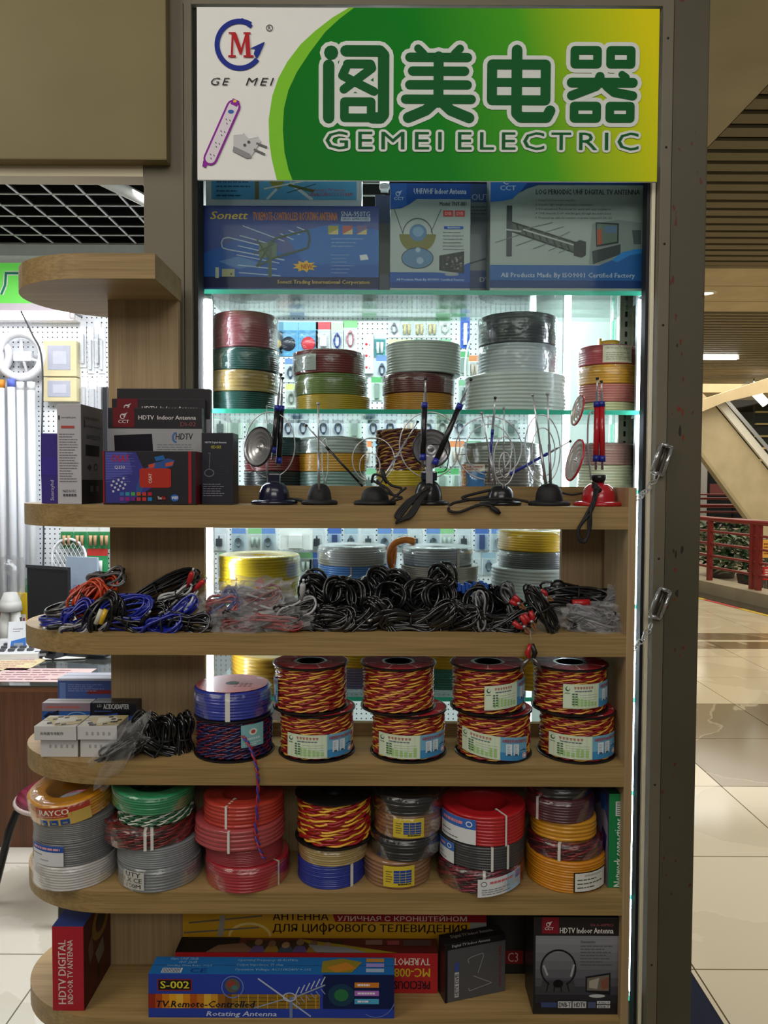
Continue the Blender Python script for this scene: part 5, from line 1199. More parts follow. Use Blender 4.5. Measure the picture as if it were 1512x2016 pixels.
q.poly([(340,12),(380,4),(420,14),(400,40),(340,40)], '#8a7a2c', 1); q.poly([(350,28),(388,14),(410,30),(370,40)], '#b87a2c', 1.4)
for k, c in enumerate(('#b8843a', '#9a8ac8', '#9ab0c8')): q.rect(428, 4+k*13, 464, 13+k*13, c, 1.2)
put(t, q, 'top', 'top_print')
t, p = pbox('antenna_box', 'thin black box with a red corner standing behind the tilted box', 958, 1802, 1052, 1950, 1.70, .022, '#1a1718', '#161415', '#201c1e', z6); p.rect(990,1870,1030,1896,'#7a1c24',1); p.text(1000,1874,1020,1892,'C3',' #c89a98'.strip(),2,.0); p.text(996,1918,1002,1940,'DVB-T','#6a2a2e',2,.0,rot=90); put(t, p)
# the tilted grey box
w_, h_, d_ = .142, .128, .040
p0 = P(876, 1968, 1.60)
t = carton('antenna_box', 'grey and black antenna box turned at an angle on the bottom shelf', 'box', (p0.x+w_/2*cos(RAD(17)), 1.60+w_/2*sin(RAD(17)), z6), w_, h_, d_, '#4c4c4f', '#1c1a1b', '#1b191b', RAD(17)); t['_w'], t['_hh'], t['_d'] = w_, h_, d_
p = Print(0, 0, 130, 120); p.rect(0, 0, 130, 12, '#19171a', 1); p.rect(0, 0, 5, 120, '#19171a', 1); p.text(14, 2, 96, 9, 'Digital TV Indoor Antenna', '#a8a4a4', 2, .02); p.text(114, 22, 122, 108, 'Digital TV Indoor Antenna', '#7a2a30', 2, .02, rot=-90)
for q_ in ([(48,38),(56,34),(80,30),(82,36)], [(82,36),(70,70)], [(60,74),(100,96)], [(100,96),(52,104),(50,98)], [(48,38),(50,46)]): p.line(q_, 1.6, '#8a8a8c', 1.8)
p.rect(20, 40, 29, 58, '#3a4c90', 1.6); p.rect(20, 60, 29, 112, '#b4b4b6', 1.6); p.text(21, 64, 28, 84, 'DVB', '#222226', 2, .03, rot=90); p.text(21, 88, 28, 108, 'HDTV', '#222226', 2, .03, rot=90); put(t, p)
q = Print(0, 0, 130, 44); q.text(20, 12, 110, 28, 'Digital TV Indoor Antenna', '#8a8684', 1, .02); put(t, q, 'top', 'top_print')
t, p = pbox('antenna_box', 'black and grey antenna box with a loop picture at the right of the bottom shelf', 1050, 1806, 1220, 1996, 1.568, .09, '#1c181a', '#151213', '#151213', z6, left='#17171a')
p.rect(1066, 1806, 1099, 1838, '#7a1c26', 1); emblem(p, 1080, 1820, 9, '#cfc8c8', '#7a1c26'); p.text(1101, 1826, 1206, 1837, 'HDTV Indoor Antenna', '#d2ccca', 2, .03); p.text(1162, 1818, 1206, 1823, 'DI-A-60PRO', '#8a4a4c', 2, .02)
for k in range(8): p.rect(1054, 1842+k*16.6, 1218, 1842+(k+1)*16.6+.3, ('#7e7e84','#77777c','#6e6e74','#65656a','#5a5a60','#4c4c52','#3a3a40','#2a2a2e')[k], .8)
p.text(1142, 1851, 1172, 1856, 'Characteristics:', '#2a2a2e', 2, .01); p.lines(1142, 1859, 1208, 1902, 7, '#4c4c52', 1.8, .25, 14)
p.ringp(1099, 1906, 34, 36, 3.4, '#1a1a1c', 2, 28, RAD(120), RAD(420)); p.line([(1070,1900),(1078,1920)], 4, '#9a9a9e', 2.2); p.line([(1130,1898),(1124,1922)], 4, '#9a9a9e', 2.2); p.poly([(1068,1930),(1130,1930),(1134,1952),(1064,1952)], '#3c3c40', 1.9); p.ell(1099, 1936, 10, 8, '#101012', 2.3, 16)
for k in range(4): p.line([(1080+k*12,1934), (1076+k*15,1952)], 2, '#141416', 2.4)
p.poly([(1153,1922),(1202,1914),(1202,1958),(1153,1952)], '#1c1c1e', 1.9); p.poly([(1156,1925),(1199,1918),(1199,1950),(1156,1949)], '#6a6058', 2.2); p.poly([(1160,1930),(1180,1924),(1176,1946),(1160,1944)], '#9a9488', 2.5); p.poly([(1182,1930),(1198,1922),(1198,1944),(1186,1948)], '#7a4a3c', 2.5); p.ell(1176, 1960, 16, 3.4, '#b4b4b8', 2, 18)
p.rect(1066, 1973, 1097, 1983, '#3c4670', 1.6); p.rect(1099, 1971, 1126, 1984, '#b8b8ba', 1.6); p.text(1101, 1973, 1124, 1982, 'DVB-T', '#1c1c20', 2.2, .03); p.rect(1128, 1971, 1155, 1984, '#b8b8ba', 1.6); p.text(1131, 1973, 1153, 1982, 'HDTV', '#1c1c20', 2.2, .03); p.rect(1158, 1972, 1174, 1984, '#4a5270', 1.6); p.rect(1176, 1970, 1202, 1976, '#b8b8ba', 1.6); p.rect(1176, 1978, 1202, 1984, '#b8b8ba', 1.6); p.text(1179, 1971, 1200, 1975, 'ATSC-T', '#1c1c20', 2.2, .02); p.text(1179, 1979, 1200, 1983, 'ISDB-T', '#1c1c20', 2.2, .02); put(t, p)
# ================================================================== indoor antennas on the shelf
CHR = mat('#c8c8cc', .28, .75, 0, .04); CHD = mat('#a4a4aa', .30, .75, 0, .04); BLKP = mat('#121216', .28, 0, .3); BLKM = mat('#18181a', .6); NAVY = mat('#15162e', .22, 0, .5)
BLUE = mat('#1e2a8c', .35, 0, .3); REDP = mat('#b01a26', .25, 0, .6)
DA = 1.635; ZA = SHZ[2][0]
def ant(label, px, wbase, hdome, mdome, D=DA):
    """domed foot on a round plate; returns the thing and a function giving local points from pixels"""
    o = Vector((X(px, D, 990), D, ZA))
    t = thing('indoor_antenna', label, 'antenna', o, group='indoor antennas on the shelf')
    R = wbase*M(D)/2; h = hdome*M(D)
    b = MB(); b.lathe([(0, 0), (R*.96, 0), (R, .003), (R, .006), (R*.93, .009), (R*.68, .011), (0, .011)], mdome, 36); b.build('base_plate', t)
    b = MB(); r = R*.66
    b.lathe([(r, .0105), (r*.99, h*.35), (r*.93, h*.58), (r*.8, h*.78), (r*.58, h*.92), (r*.3, h*.99), (0, h)], mdome, 32); b.build('dome', t)
    def L(x, y, dy=0.0): return P(x, y, D+dy)-o
    t['_h'] = h
    return t, L
def rod(t, p0, p1, grip=None, gcap=None, r=.0021, g0=.0, g1=.7, tip=True, rg=.0062):
    """telescopic rod; grip colour covers g0..g1 of its length with coloured collars"""
    p0, p1 = Vector(p0), Vector(p1); d = p1-p0
    b = MB(); s = g1 if grip else 0
    b.tube([p0, p0+d*(s+(1-s)*.45)], r*1.35, CHD, 8); b.tube([p0+d*(s+(1-s)*.40), p1], r*.85, CHR, 8)
    o = b.build('rod', t)
    if tip:
        b = MB(); e = d.normalized(); b.tube([p1-e*.002, p1+e*.003], r*1.7, CHD if not grip else BLKP, 8); b.build('tip', o)
    if grip:
        b = MB(); b.tube([p0+d*g0, p0+d*g1], rg, grip, 12); g = b.build('grip', o)
        for a, c in ((g0, g0+.07), (g1-.05, g1+.01)):
            b = MB(); b.tube([p0+d*a, p0+d*c], rg*1.16, gcap, 12); b.build('collar', o)
    return o
def hoop(t, c, rx, ry, yaw=0.0, r=.0013, gap=None, m=CHR, legs=True, roll=0.0):
    """wire hoop in an upright plane, turned by yaw about the vertical"""
    a0 = -pi/2 + (gap or .12); a1 = 1.5*pi-(gap or .12); n = 44
    pts = []
    for k in range(n+1):
        a = a0+(a1-a0)*k/n; x, z = rx*cos(a), ry*sin(a)
        x, z = x*cos(roll)-z*sin(roll), x*sin(roll)+z*cos(roll)
        pts.append(Vector(c)+Vector((x*cos(yaw), x*sin(yaw), z)))
    if legs:
        dn = Vector((0, 0, -ry*.16)); pts = [pts[0]+dn] + pts + [pts[-1]+dn]
    b = MB(); b.tube(pts, r, m, 7); return b.build('wire_loop', t)
def dish(t, c, R, yaw, tilt, rim, face, name='reflector_dish'):
    """round pressed-metal reflector with concentric ridges; faces -y before turning"""
    tf = Matrix.Translation(Vector(c)) @ Matrix.Rotation(yaw, 4, 'Z') @ Matrix.Rotation(tilt, 4, 'X') @ Matrix.Rotation(pi/2, 4, 'X')
    b = MB(); pr_ = [(0, .004), (R*.08, .006), (R*.12, .002), (R*.25, .001), (R*.28, .004), (R*.44, .003), (R*.47, .006), (R*.63, .005), (R*.66, .008), (R*.84, .008), (R*.93, .012)]
    b.lathe(pr_, face, 44, tf); b.lathe([(R*.93, .010), (0, -.001)], face, 44, tf)
    o = b.build(name, t)
    g = MB(); g.tube([tf @ Vector((R*.95*cos(2*pi*k/44), R*.95*sin(2*pi*k/44), .010)) for k in range(44)], R*.05, rim, 8, closed=True); g.build('dish_rim', o)
    g = MB(); g.lathe([(0, .013), (R*.06, .012), (R*.07, .004)], CHR, 14, tf); g.build('hub', o)
    return o
def cord(t, pts, r=.0022, m=None, name='cord', n=6):
    b = MB(); b.tube(spline(pts, 7), r, m or BLKM, n); return b.build(name, t)

# 1 dish antenna at the left
t, L = ant('black antenna with a round metal dish turned left, next to the navy box', 540, 92, 46, NAVY)
dish(t, L(515, 881, -.02), .043, RAD(-38), RAD(-6), BLKP, CHR)
hoop(t, L(532, 876, .015), 49*M(DA), 65*M(DA), 0, .0013)
rod(t, L(536, 905, .01), L(553, 738, .01), BLKP, BLUE, g0=.08, g1=.63); rod(t, L(549, 918, .02), L(556, 745, .02), BLKP, BLUE, g0=.03, g1=.68)
b = MB(); b.box(-.012, -.008, t['_h']-.003, .012, .012, t['_h']+.016, NAVY, bev=.002); b.build('yoke', t)
rod(t, L(526, 940, -.002), L(525, 798, .02), None, r=.0016, tip=False)
cord(t, [(.028, .01, .012), (.05, .0, .010), (.075, -.02, .006), (.07, .01, .005), (.05, .03, .010), (.03, .02, .012)], .003)
# 2 narrow
t, L = ant('small black antenna with one upright and one crossing chrome rod', 629, 72, 42, BLKM)
rod(t, L(628, 965, -.03), L(626.5, 795, -.03), None, r=.0020); rod(t, L(714, 957, .03), L(603, 838, .01), BLKP, BLKP, g0=.0, g1=.65, rg=.0026, r=.0018)
hoop(t, L(640, 905, .02), 6*M(DA), 42*M(DA), 0, .0012, gap=.3)
# 3 low with wire loops and black lead
t, L = ant('low black antenna with two thin wire loops and a tangled lead', 738, 84, 36, BLKM)
hoop(t, L(735, 905, .02), 42*M(DA), 44*M(DA), 0, .0011, gap=.35); hoop(t, L(728, 918, -.005), 20*M(DA), 26*M(DA), 0, .0012, gap=.35)
rod(t, L(742, 962, .0), L(822, 831, .0), CHD, CHD, g0=.0, g1=.5, rg=.0026, r=.0016)
cord(t, [L(732, 950, -.02), L(736, 935, -.03), L(752, 938, -.04), L(770, 955, -.045), L(790, 962, -.045), L(780, 975, -.045), L(760, 968, -.045), L(742, 945, -.035)], .0028)
cord(t, [L(735, 947, -.03), L(760, 960, -.045), L(775, 975, -.05), L(792, 980, -.05), L(770, 985, -.05), L(800, 960, -.05)], .0028)
b = MB(); b.tube([L(752, 923, -.04), L(756, 940, -.04), L(762, 952, -.04)], [.0045, .005, .003], BLKM, 8); b.build('lead_plug', t)
# 4 centre dish antenna
t, L = ant('black antenna with a front-facing metal dish and two dark grips, mid shelf', 843, 84, 50, BLKP)
dish(t, L(848, 884, .0), .0415, RAD(4), RAD(-4), BLKP, CHD)
hoop(t, L(846, 876, .02), 60*M(DA), 65*M(DA), 0, .0014)
b = MB(); b.box(-.016, -.012, t['_h']-.002, .018, .012, t['_h']+.018, NAVY, bev=.003); b.box(-.006, -.020, t['_h']-.012, .008, -.010, t['_h']+.05, CHD); b.build('yoke', t)
rod(t, L(832, 918, -.03), L(838, 746, -.03), BLKP, BLUE, g0=.07, g1=.72); rod(t, L(852, 922, -.03), L(927, 748, -.03), BLKP, BLUE, g0=.04, g1=.72)
cord(t, [L(850, 875, -.02), L(870, 878, -.03), L(882, 900, -.03), L(878, 925, -.02), L(862, 930, -.01)], .0011)
for k in range(4):
    cord(t, [L(838+k*3, 960, -.06), L(815-k*4, 985, -.08), L(790-k*4, 1015, -.092), L(780+k*5, 1030-k*3, -.093), L(800+k*4, 1015, -.092), L(822+k*3, 985, -.08), L(840+k*2, 965, -.06)], .0026)
# 5 many loops
t, L = ant('black antenna with several overlapping wire hoops and slim rods', 985, 82, 40, BLKP)
hoop(t, L(962, 882, .03), 66*M(DA), 63*M(DA), 0, .0014); hoop(t, L(962, 885, .03), 46*M(DA), 50*M(DA), 0, .0013)
hoop(t, L(993, 907, -.02), 21*M(DA), 47*M(DA), 0, .0014); hoop(t, L(994, 915, -.02), 11*M(DA), 24*M(DA), 0, .0013)
b = MB(); b.tube([L(896, 895, .03), L(916, 895, .03)], .0014, CHR, 6); b.tube([L(961, 820, .03), L(961, 842, .03)], .0014, CHR, 6); b.build('wire_spacer', t)
rod(t, L(976, 955, -.01), L(948, 813, -.01), None, r=.0020); rod(t, L(961, 950, .01), L(975, 784, .01), BLUE, BLUE, g0=.25, g1=.62, rg=.0030, r=.0020); rod(t, L(992, 940, -.01), L(992, 804, -.01), None, r=.0016)
rod(t, L(1004, 934, .03), L(1122, 869, .03), BLUE, BLUE, g0=.0, g1=.62, rg=.0032, r=.0018)
cord(t, [L(960, 978, -.05), L(920, 985, -.06), L(890, 992, -.07), L(884, 1005, -.092), L(905, 1008, -.093), L(940, 995, -.092), L(965, 996, -.092), L(982, 1006, -.093)], .0030)
b = MB(); b.tube([L(966, 998, -.093), L(978, 1006, -.093), L(985, 1011, -.093)], [.004, .0055, .003], BLKM, 8); b.build('lead_plug', t)
cord(t, [L(965, 965, -.045), L(935, 972, -.05), L(910, 980, -.06), L(935, 984, -.06), L(1000, 982, -.045), L(1040, 988, -.04)], .0030)
# 6 twin oval loops
t, L = ant('black antenna with two nested oval hoops and two tall slim rods', 1081, 82, 44, BLKM)
hoop(t, L(1068, 884, .02), 35*M(DA), 68*M(DA), 0, .0014, roll=RAD(3)); hoop(t, L(1070, 890, .02), 23*M(DA), 48*M(DA), 0, .0013, roll=RAD(3))
rod(t, L(1075, 955, -.02), L(1049, 778, -.02), None, r=.0024); rod(t, L(1084, 955, -.01), L(1078, 776, -.01), None, r=.0024)
cord(t, [L(1100, 968, .02), L(1125, 974, .02), L(1150, 970, .02)], .0022)
# 7 red
t, L = ant('glossy red antenna with two red discs and twin red grips at the right end', 1178, 100, 46, REDP)
WHM = mat('#c9c1bc', .25, .5, .4)
dish(t, L(1140, 908, -.01), 43*M(DA), RAD(-84), RAD(-14), REDP, WHM, 'red_disc'); dish(t, L(1146, 810, -.01), 31*M(DA), RAD(-84), RAD(-12), REDP, WHM, 'red_disc')
b = MB(); b.tube(spline([L(1164, 945), L(1160, 910), L(1157, 870), L(1158, 830), L(1162, 812), L(1168, 814)], 6), .0020, CHD, 8); b.build('disc_stem', t)
b = MB(); b.lathe([(0, 0), (.011, .001), (.015, .008), (.016, .018), (.012, .019), (0, .019)], BLKP, 20, Matrix.Translation((0, 0, t['_h']-.002))); b.build('yoke', t)
rod(t, L(1173, 925, -.01), L(1176, 746, -.01), REDP, BLUE, g0=.09, g1=.74); rod(t, L(1186, 925, -.01), L(1184, 752, -.01), REDP, BLUE, g0=.09, g1=.77)
cord(t, [L(1166, 950, -.045), L(1176, 958, -.055), L(1172, 985, -.085), L(1162, 1010, -.094), L(1140, 1040, -.095), L(1142, 1066, -.095), L(1158, 1055, -.095), L(1160, 1020, -.094), L(1170, 980, -.085)], .0030)
cord(t, [L(1170, 960, -.05), L(1168, 985, -.085), L(1152, 1018, -.094), L(1138, 1045, -.095), L(1150, 1068, -.096), L(1162, 1040, -.095), L(1164, 1000, -.094), L(1178, 960, -.06)], .0030)
b = MB(); b.tube([L(1170, 955, -.05), L(1180, 968, -.06)], .007, BLKM, 8); b.build('lead_plug', t)
# ================================================================== the heap of cable bundles
Z3 = SHZ[3][0]
PLUGM = mat('#141416', .35, 0, .2)
BC = {}
def bundle_parts(seed, L=.13, w=.07, n=8, r=.0028, cols=('#131315',), depth=.030, pinch=.38):
    """hank of folded cable in the x-z plane, tied in the middle: (cable mesh, tie mesh)"""
    k = (seed, L, w, n, r, cols, depth, pinch)
    if k in BC: return BC[k]
    rr = random.Random(seed); b = MB()
    n = int(n*1.7)
    for i in range(n):
        l = L/2*rr.uniform(.72, 1.05); ww = w/2*rr.uniform(.18, 1.0); y0 = depth*(rr.random()-.5); ph = rr.uniform(-.25, .25); sk = rr.uniform(-.012, .012)
        pts = []
        for q in range(26):
            a = 2*pi*q/26; x = l*cos(a); f = pinch+(1-pinch)*abs(cos(a))**.8 if pinch < 1 else 1
            z = ww*sin(a)*f*1.25 + sk*cos(a)
            pts.append((x, y0+depth*.25*sin(2*a+ph)+rr.uniform(-.001, .001), z))
        b.tube(pts, r, wiremat(cols[i % len(cols)], .8, .25), 6, closed=True)
    cm = b.mesh('cable')
    t = MB(); zz = w/2*pinch*1.2+.003; yy = depth/2+r+.001
    t.tube([(0, yy*cos(a), zz*sin(a)) for a in [2*pi*q/16 for q in range(16)]], .0022, mat('#1a1a1c', .5), 6, closed=True)
    BC[k] = (cm, t.mesh('tie')); return BC[k]
def plug(t, p, d, m, l=.026, r=.006, name='plug'):
    p, d = Vector(p), Vector(d).normalized(); b = MB()
    b.tube([p-d*.012, p, p+d*.004, p+d*l*.8, p+d*l], [.0028, .004, r, r, r*.8], m, 10); b.tube([p+d*l, p+d*(l+.010)], .0024, CHR, 8); return b.build(name, t)
def bundle(label, px, py, D, rot=0, yaw=0, pit=0, seed=0, plugs=((.5, .6, 20),), pm=None, group='black cable bundles in the heap', name='cable_bundle', **k):
    L = k.get('L', .13); w = k.get('w', .07)
    t = thing(name, label, 'cable', P(px, py, D), (RAD(pit), RAD(rot), RAD(yaw)), group)
    cm, tm = bundle_parts(seed, **k); link('cable', cm, t); link('tie', tm, t)
    for (fx, fz, an) in plugs: plug(t, (fx*L, -.012, fz*w), (cos(RAD(an)), -.3, sin(RAD(an))), pm or PLUGM)
    return t
BK = '#131315'; GL = 'black cable bundle in the middle of the heap'
rr = random.Random(42)
# black heap in the middle: back layer standing taller, front layer low
back = [(612, 1196), (645, 1188), (690, 1180), (735, 1186), (775, 1190), (815, 1186), (858, 1180), (900, 1184), (945, 1192), (985, 1200), (640, 1165), (700, 1160), (745, 1168), (800, 1164), (845, 1160), (885, 1158)]
front = [(600, 1226), (640, 1224), (680, 1222), (722, 1222), (765, 1224), (806, 1222), (846, 1222), (890, 1224), (930, 1226), (968, 1226), (1000, 1228)]
n = 0
ORD = ['first', 'second', 'third', 'fourth', 'fifth', 'sixth', 'seventh', 'eighth', 'ninth', 'tenth', 'eleventh', 'twelfth']
for i, (x, y) in enumerate(back):
    bundle(('black cable bundle at the back of the heap, %s from the left' % ORD[i]) if i < 10 else ('black cable bundle topping the back of the heap, %s from the left' % ORD[i-10]), x, y, 1.675 if i < 10 else 1.665, rot=rr.uniform(-60, 60) if i % 3 else 80+rr.uniform(-25, 25), yaw=rr.uniform(-25, 25), seed=i % 5, plugs=((.45, rr.uniform(-.5, .6), rr.uniform(-60, 60)),) if i % 2 else (), L=.115, w=.064, r=.0034, group='black cable bundles at the back of the heap')
for i, (x, y) in enumerate(front):
    bundle('black cable bundle at the front of the heap, %s from the left' % ORD[i], x, y, 1.605, rot=rr.uniform(-50, 50), yaw=rr.uniform(-20, 20), seed=10+i % 4, plugs=((-.45, rr.uniform(-.5, .3), 180+rr.uniform(-40, 40)),) if i % 2 else (), L=.13, w=.052, n=10, r=.0034, group='black cable bundles at the front of the heap')
# extra arching single loops over the top
for i, (x, y, wd, hh) in enumerate(((672, 1165, 26, 34), (700, 1155, 22, 30), (836, 1156, 40, 30), (866, 1160, 34, 26), (770, 1160, 30, 26), (940, 1172, 30, 34), (655, 1150, 18, 26))):
    t = thing('cable_loop', 'shiny black cable loops arching over the heap '+('by the blue coil', 'before the blue coil', 'under the brown grey coil', 'right of the brown grey coil', 'below the orange hank', 'beside the blue clips', 'by the clear bag')[i], 'cable', P(x, y+hh*.5, 1.63), (0, RAD(rr.uniform(-15, 15)), RAD(rr.uniform(-30, 30))), 'arching black cable loops')
    for q in range(3):
        b = MB(); w_, h_ = wd*M(1.63)*rr.uniform(.7, 1.1), hh*M(1.63)*rr.uniform(.85, 1.15)
        b.tube([(w_*cos(a), .006*(q-1)+.004*sin(3*a), h_*sin(a)) for a in [2*pi*k/24 for k in range(24)]], .0030, wiremat(BK, .5, .28), 7, closed=True); b.build('cable', t)
# silver sleeved bunch and blue clips
t = bundle('bunch of grey white cable standing in the heap near the blue clips', 945, 1200, 1.60, rot=84, seed=33, cols=('#8a8c90', '#131315'), L=.08, w=.03, n=6, r=.0024, group=None, plugs=())
t = thing('terminal_strip', 'row of blue connector blocks lying on the black cables', 'connector', P(930, 1160, 1.66), (0, RAD(-4), RAD(10)))
for k in range(8):
    b = MB(); b.box(-.034+k*.0085, -.008, -.006 if k % 2 else -.001, -.027+k*.0085, .008, .012 if k % 2 else .017, mat('#2a58b8', .35, 0, .3), bev=.0015); b.build('terminal', t)
b = MB(); b.box(-.036, -.005, -.002, .036, .005, .008, mat('#1f4494', .4), bev=.001); b.build('strip', t)
# left end: blue, red and audio leads
UB = '#1c2a9a'
def flatcoil(label, px, py, D, R, n, col, h=.004, rot=(0, 0, 0), r=.0022, sq=.75):
    t = thing('cable_coil', label, 'cable', P(px, py, D), tuple(RAD(a) for a in rot))
    for k in range(n):
        b = MB(); q = random.Random(k+int(px)); rr_ = R*q.uniform(.88, 1.02)
        b.tube([(rr_*cos(a)+q.uniform(-.0005, .0005), rr_*sq*sin(a), .003+h*k+.0012*sin(2*a+k)) for a in [2*pi*j/30 for j in range(30)]], r, wiremat(col if isinstance(col, str) else col[k % len(col)], .5, .3), 6, closed=True); b.build('turn', t)
    return t
zc_ = Z3
t = flatcoil('round coil of blue cable lying at the left end of the shelf', 112, 1236, 1.64, .036, 5, '#25308e'); t.location.z = Z3
t = flatcoil('round coil of black cable on the blue coil at the left end', 132, 1215, 1.645, .043, 5, ('#141416', '#141416', '#8a8a8c'), rot=(6, -10, 10)); t.location.z = Z3+.024
b = MB(); b.tube([(-.01, -.02, .02), (.05, .0, .055)], .0035, mat('#9a9a9c', .3, .6), 8); b.build('silver_lead', t); b = MB(); b.tube([(.02, -.01, .045), (.042, -.006, .055)], .007, mat('#b02428', .35, 0, .3), 10); b.build('red_plug', t)
bundle('orange red cable hank with round loops at the left of the heap', 178, 1178, 1.64, rot=-50, yaw=10, seed=51, cols=('#c0401e', '#b83a1c'), L=0.085, w=0.07, n=10, r=.0027, depth=.034, pinch=.8, group=None, plugs=())
bundle('orange red cable loops behind the orange hank, against the upright', 205, 1160, 1.69, rot=-35, seed=52, cols=('#c0401e',), L=0.08, w=0.046, n=7, r=.0028, pinch=.7, group=None, plugs=())
bundle('bright blue cable hank below the orange one', 158, 1212, 1.61, rot=-30, seed=53, cols=(UB,), L=0.075, w=0.055, n=7, r=.0026, pinch=.7, group=None, plugs=())
bundle('black cable knot on top by the upright, left of the heap', 212, 1140, 1.69, rot=-15, seed=54, cols=(BK, '#707074'), L=0.08, w=0.045, n=7, r=.0032, group=None, plugs=())
bundle('dark lead with a silver plug pointing left at the shelf edge', 150, 1238, 1.585, rot=-15, seed=55, cols=('#1a1a3a', '#9a9aa0'), L=.07, w=.028, n=5, r=.0026, group=None, plugs=((-.35, .5, 170),))
t = bundle('oval black audio lead hank with white and yellow plugs', 205, 1212, 1.58, rot=-58, seed=56, cols=(BK,), L=.105, w=.055, n=8, r=.0030, pinch=1.0, group=None, plugs=())
for k, (c, px_) in enumerate((('#c8c4b6', 194), ('#d2a81e', 203))):
    b = MB(); a0, a1 = P(px_-5, 1228, 1.555), P(px_+6, 1200, 1.555); inv = Matrix.Rotation(-RAD(-58), 3, 'Y')
    b.tube([inv @ (a0-t.location), inv @ (a1-t.location)], .0052, mat(c, .35, 0, .3), 12); b.build('audio_plug', t)
bundle('blue cable hank lying flat left of the zip bundle', 252, 1196, 1.60, rot=-6, seed=57, cols=(UB, '#2436a8'), L=0.11, w=0.048, n=10, r=.0022, pinch=.9, group=None, plugs=())
bundle('blue and black lead bundle on the shelf edge in the left half', 256, 1228, 1.585, rot=10, seed=58, cols=(BK, UB), L=0.09, w=0.048, n=7, r=.0028, group=None, plugs=((.3, .2, 60),))
bundle('long black ribbon cable bundle slanting up against the upright', 315, 1168, 1.69, rot=-26, seed=59, cols=('#16161c',), L=0.19, w=0.05, n=10, r=.0026, pinch=.9, group=None, plugs=())
bundle('black lead bundle with a yellow plug in the left half', 290, 1210, 1.615, rot=-15, seed=60, cols=(BK,), L=0.1, w=0.05, n=8, group=None, plugs=((-.3, .2, 150),), pm=mat('#c8a01e', .4))
bundle('blue cable bundle with white stripe lying at the shelf edge', 345, 1208, 1.60, rot=-35, seed=61, cols=(UB, '#c8ccd8', UB), L=0.11, w=0.044, n=7, r=.0026, group=None, plugs=())
bundle('blue coiled lead under the striped blue bundle', 322, 1230, 1.58, rot=-8, seed=62, cols=(UB,), L=0.085, w=0.042, n=8, r=.0028, pinch=.8, group=None, plugs=())
bundle('black lead bundle on the shelf edge before the clear bags', 375, 1228, 1.585, rot=8, seed=63, cols=(BK, '#20202a'), L=0.1, w=0.052, n=8, r=.003, group=None, plugs=())
bundle('lead with red and white plugs on top of the left heap', 352, 1172, 1.64, rot=-28, seed=64, cols=('#b8b8ba', BK), L=0.09, w=0.036, n=5, r=.0026, group=None, plugs=((.4, .4, 40), (.5, -.1, 15)), pm=mat('#b8242a', .35, 0, .3))
# clear bags with leads inside
def bag(label, px, py, D, wx, hz, dy=.03, rot=0, seed=0, alpha=.10, inner=('#8a2024', '#1c2a7a'), rough=.16, yaw=0):
    t = thing('plastic_bag', label, 'bag', P(px, py, D), (0, RAD(rot), RAD(yaw)))
    bm = bmesh.new(); bmesh.ops.create_icosphere(bm, subdivisions=4, radius=1)
    rq = random.Random(seed); ks = [(Vector((rq.gauss(0, 1), rq.gauss(0, 1), rq.gauss(0, 1))).normalized(), rq.uniform(3, 13), rq.uniform(0, 6)) for _ in range(16)]
    for v in bm.verts:
        d = v.co.normalized(); f = 1.0
        for kd, fr_, ph in ks: f += .05*math.asin(max(-1, min(1, sin(fr_*d.dot(kd)*1.6+ph))))
        sx = math.copysign(abs(d.x)**.72, d.x); sz = math.copysign(abs(d.z)**.8, d.z)
        v.co = Vector((sx*wx/2*f, d.y*dy*f, sz*hz/2*f))
    me = bpy.data.meshes.new('bag_film'); bm.to_mesh(me); bm.free(); me.materials.append(bagmat(.08+alpha*1.1))
    link('bag_film', me, t)
    for k, c in enumerate(inner):
        cm, tm = bundle_parts(70+k+seed, L=wx*.75, w=hz*.6, n=6, r=.0028, cols=(c,), depth=dy*.8, pinch=.6); link('bagged_lead', cm, t, (0, 0, -hz*.06*k), (0, RAD(20-35*k), 0))
    return t
bag('crumpled clear bag with red and blue leads in the left middle of the heap', 440, 1192, 1.615, .10, .085, .036, -25, 1, inner=('#9a2428', '#202e84'))
bag('large crumpled silvery bag over the yellow coil', 505, 1180, 1.65, .15, .078, .04, -6, 2, .16, inner=('#b4b4b8', '#7a2024'))
bag('small clear bag at the shelf edge with a red lead inside', 545, 1224, 1.585, .14, .048, .03, -8, 3, .10, inner=('#8a1c22', '#1a1a1e'))
bag('clear bag with dark leads low at the shelf edge', 470, 1226, 1.59, .10, .05, .03, 10, 4, .08, inner=('#16161a', '#7a2024'))
b = MB(); q0, q1, q2, q3 = P(500, 1145, 1.70), P(516, 1136, 1.70), P(532, 1186, 1.70), P(518, 1190, 1.70)
b.add([q0, q1, q2, q3], [(0, 3, 2, 1)], mat('#c23a26', .4)); b.add([v+Vector((0, .002, 0)) for v in (q0, q1, q2, q3)], [(0, 1, 2, 3)], mat('#c23a26', .4)); tag(b.build('header_card'), 'red header card sticking up behind the silvery bag', 'card')
bundle('black and white lead bundle beside the silvery bag', 585, 1200, 1.60, rot=-12, seed=65, cols=(BK, '#a8a8aa'), L=.09, w=.05, n=7, r=.0028, group=None, plugs=((.2, .6, 70),), pm=mat('#b4b4b8', .4))
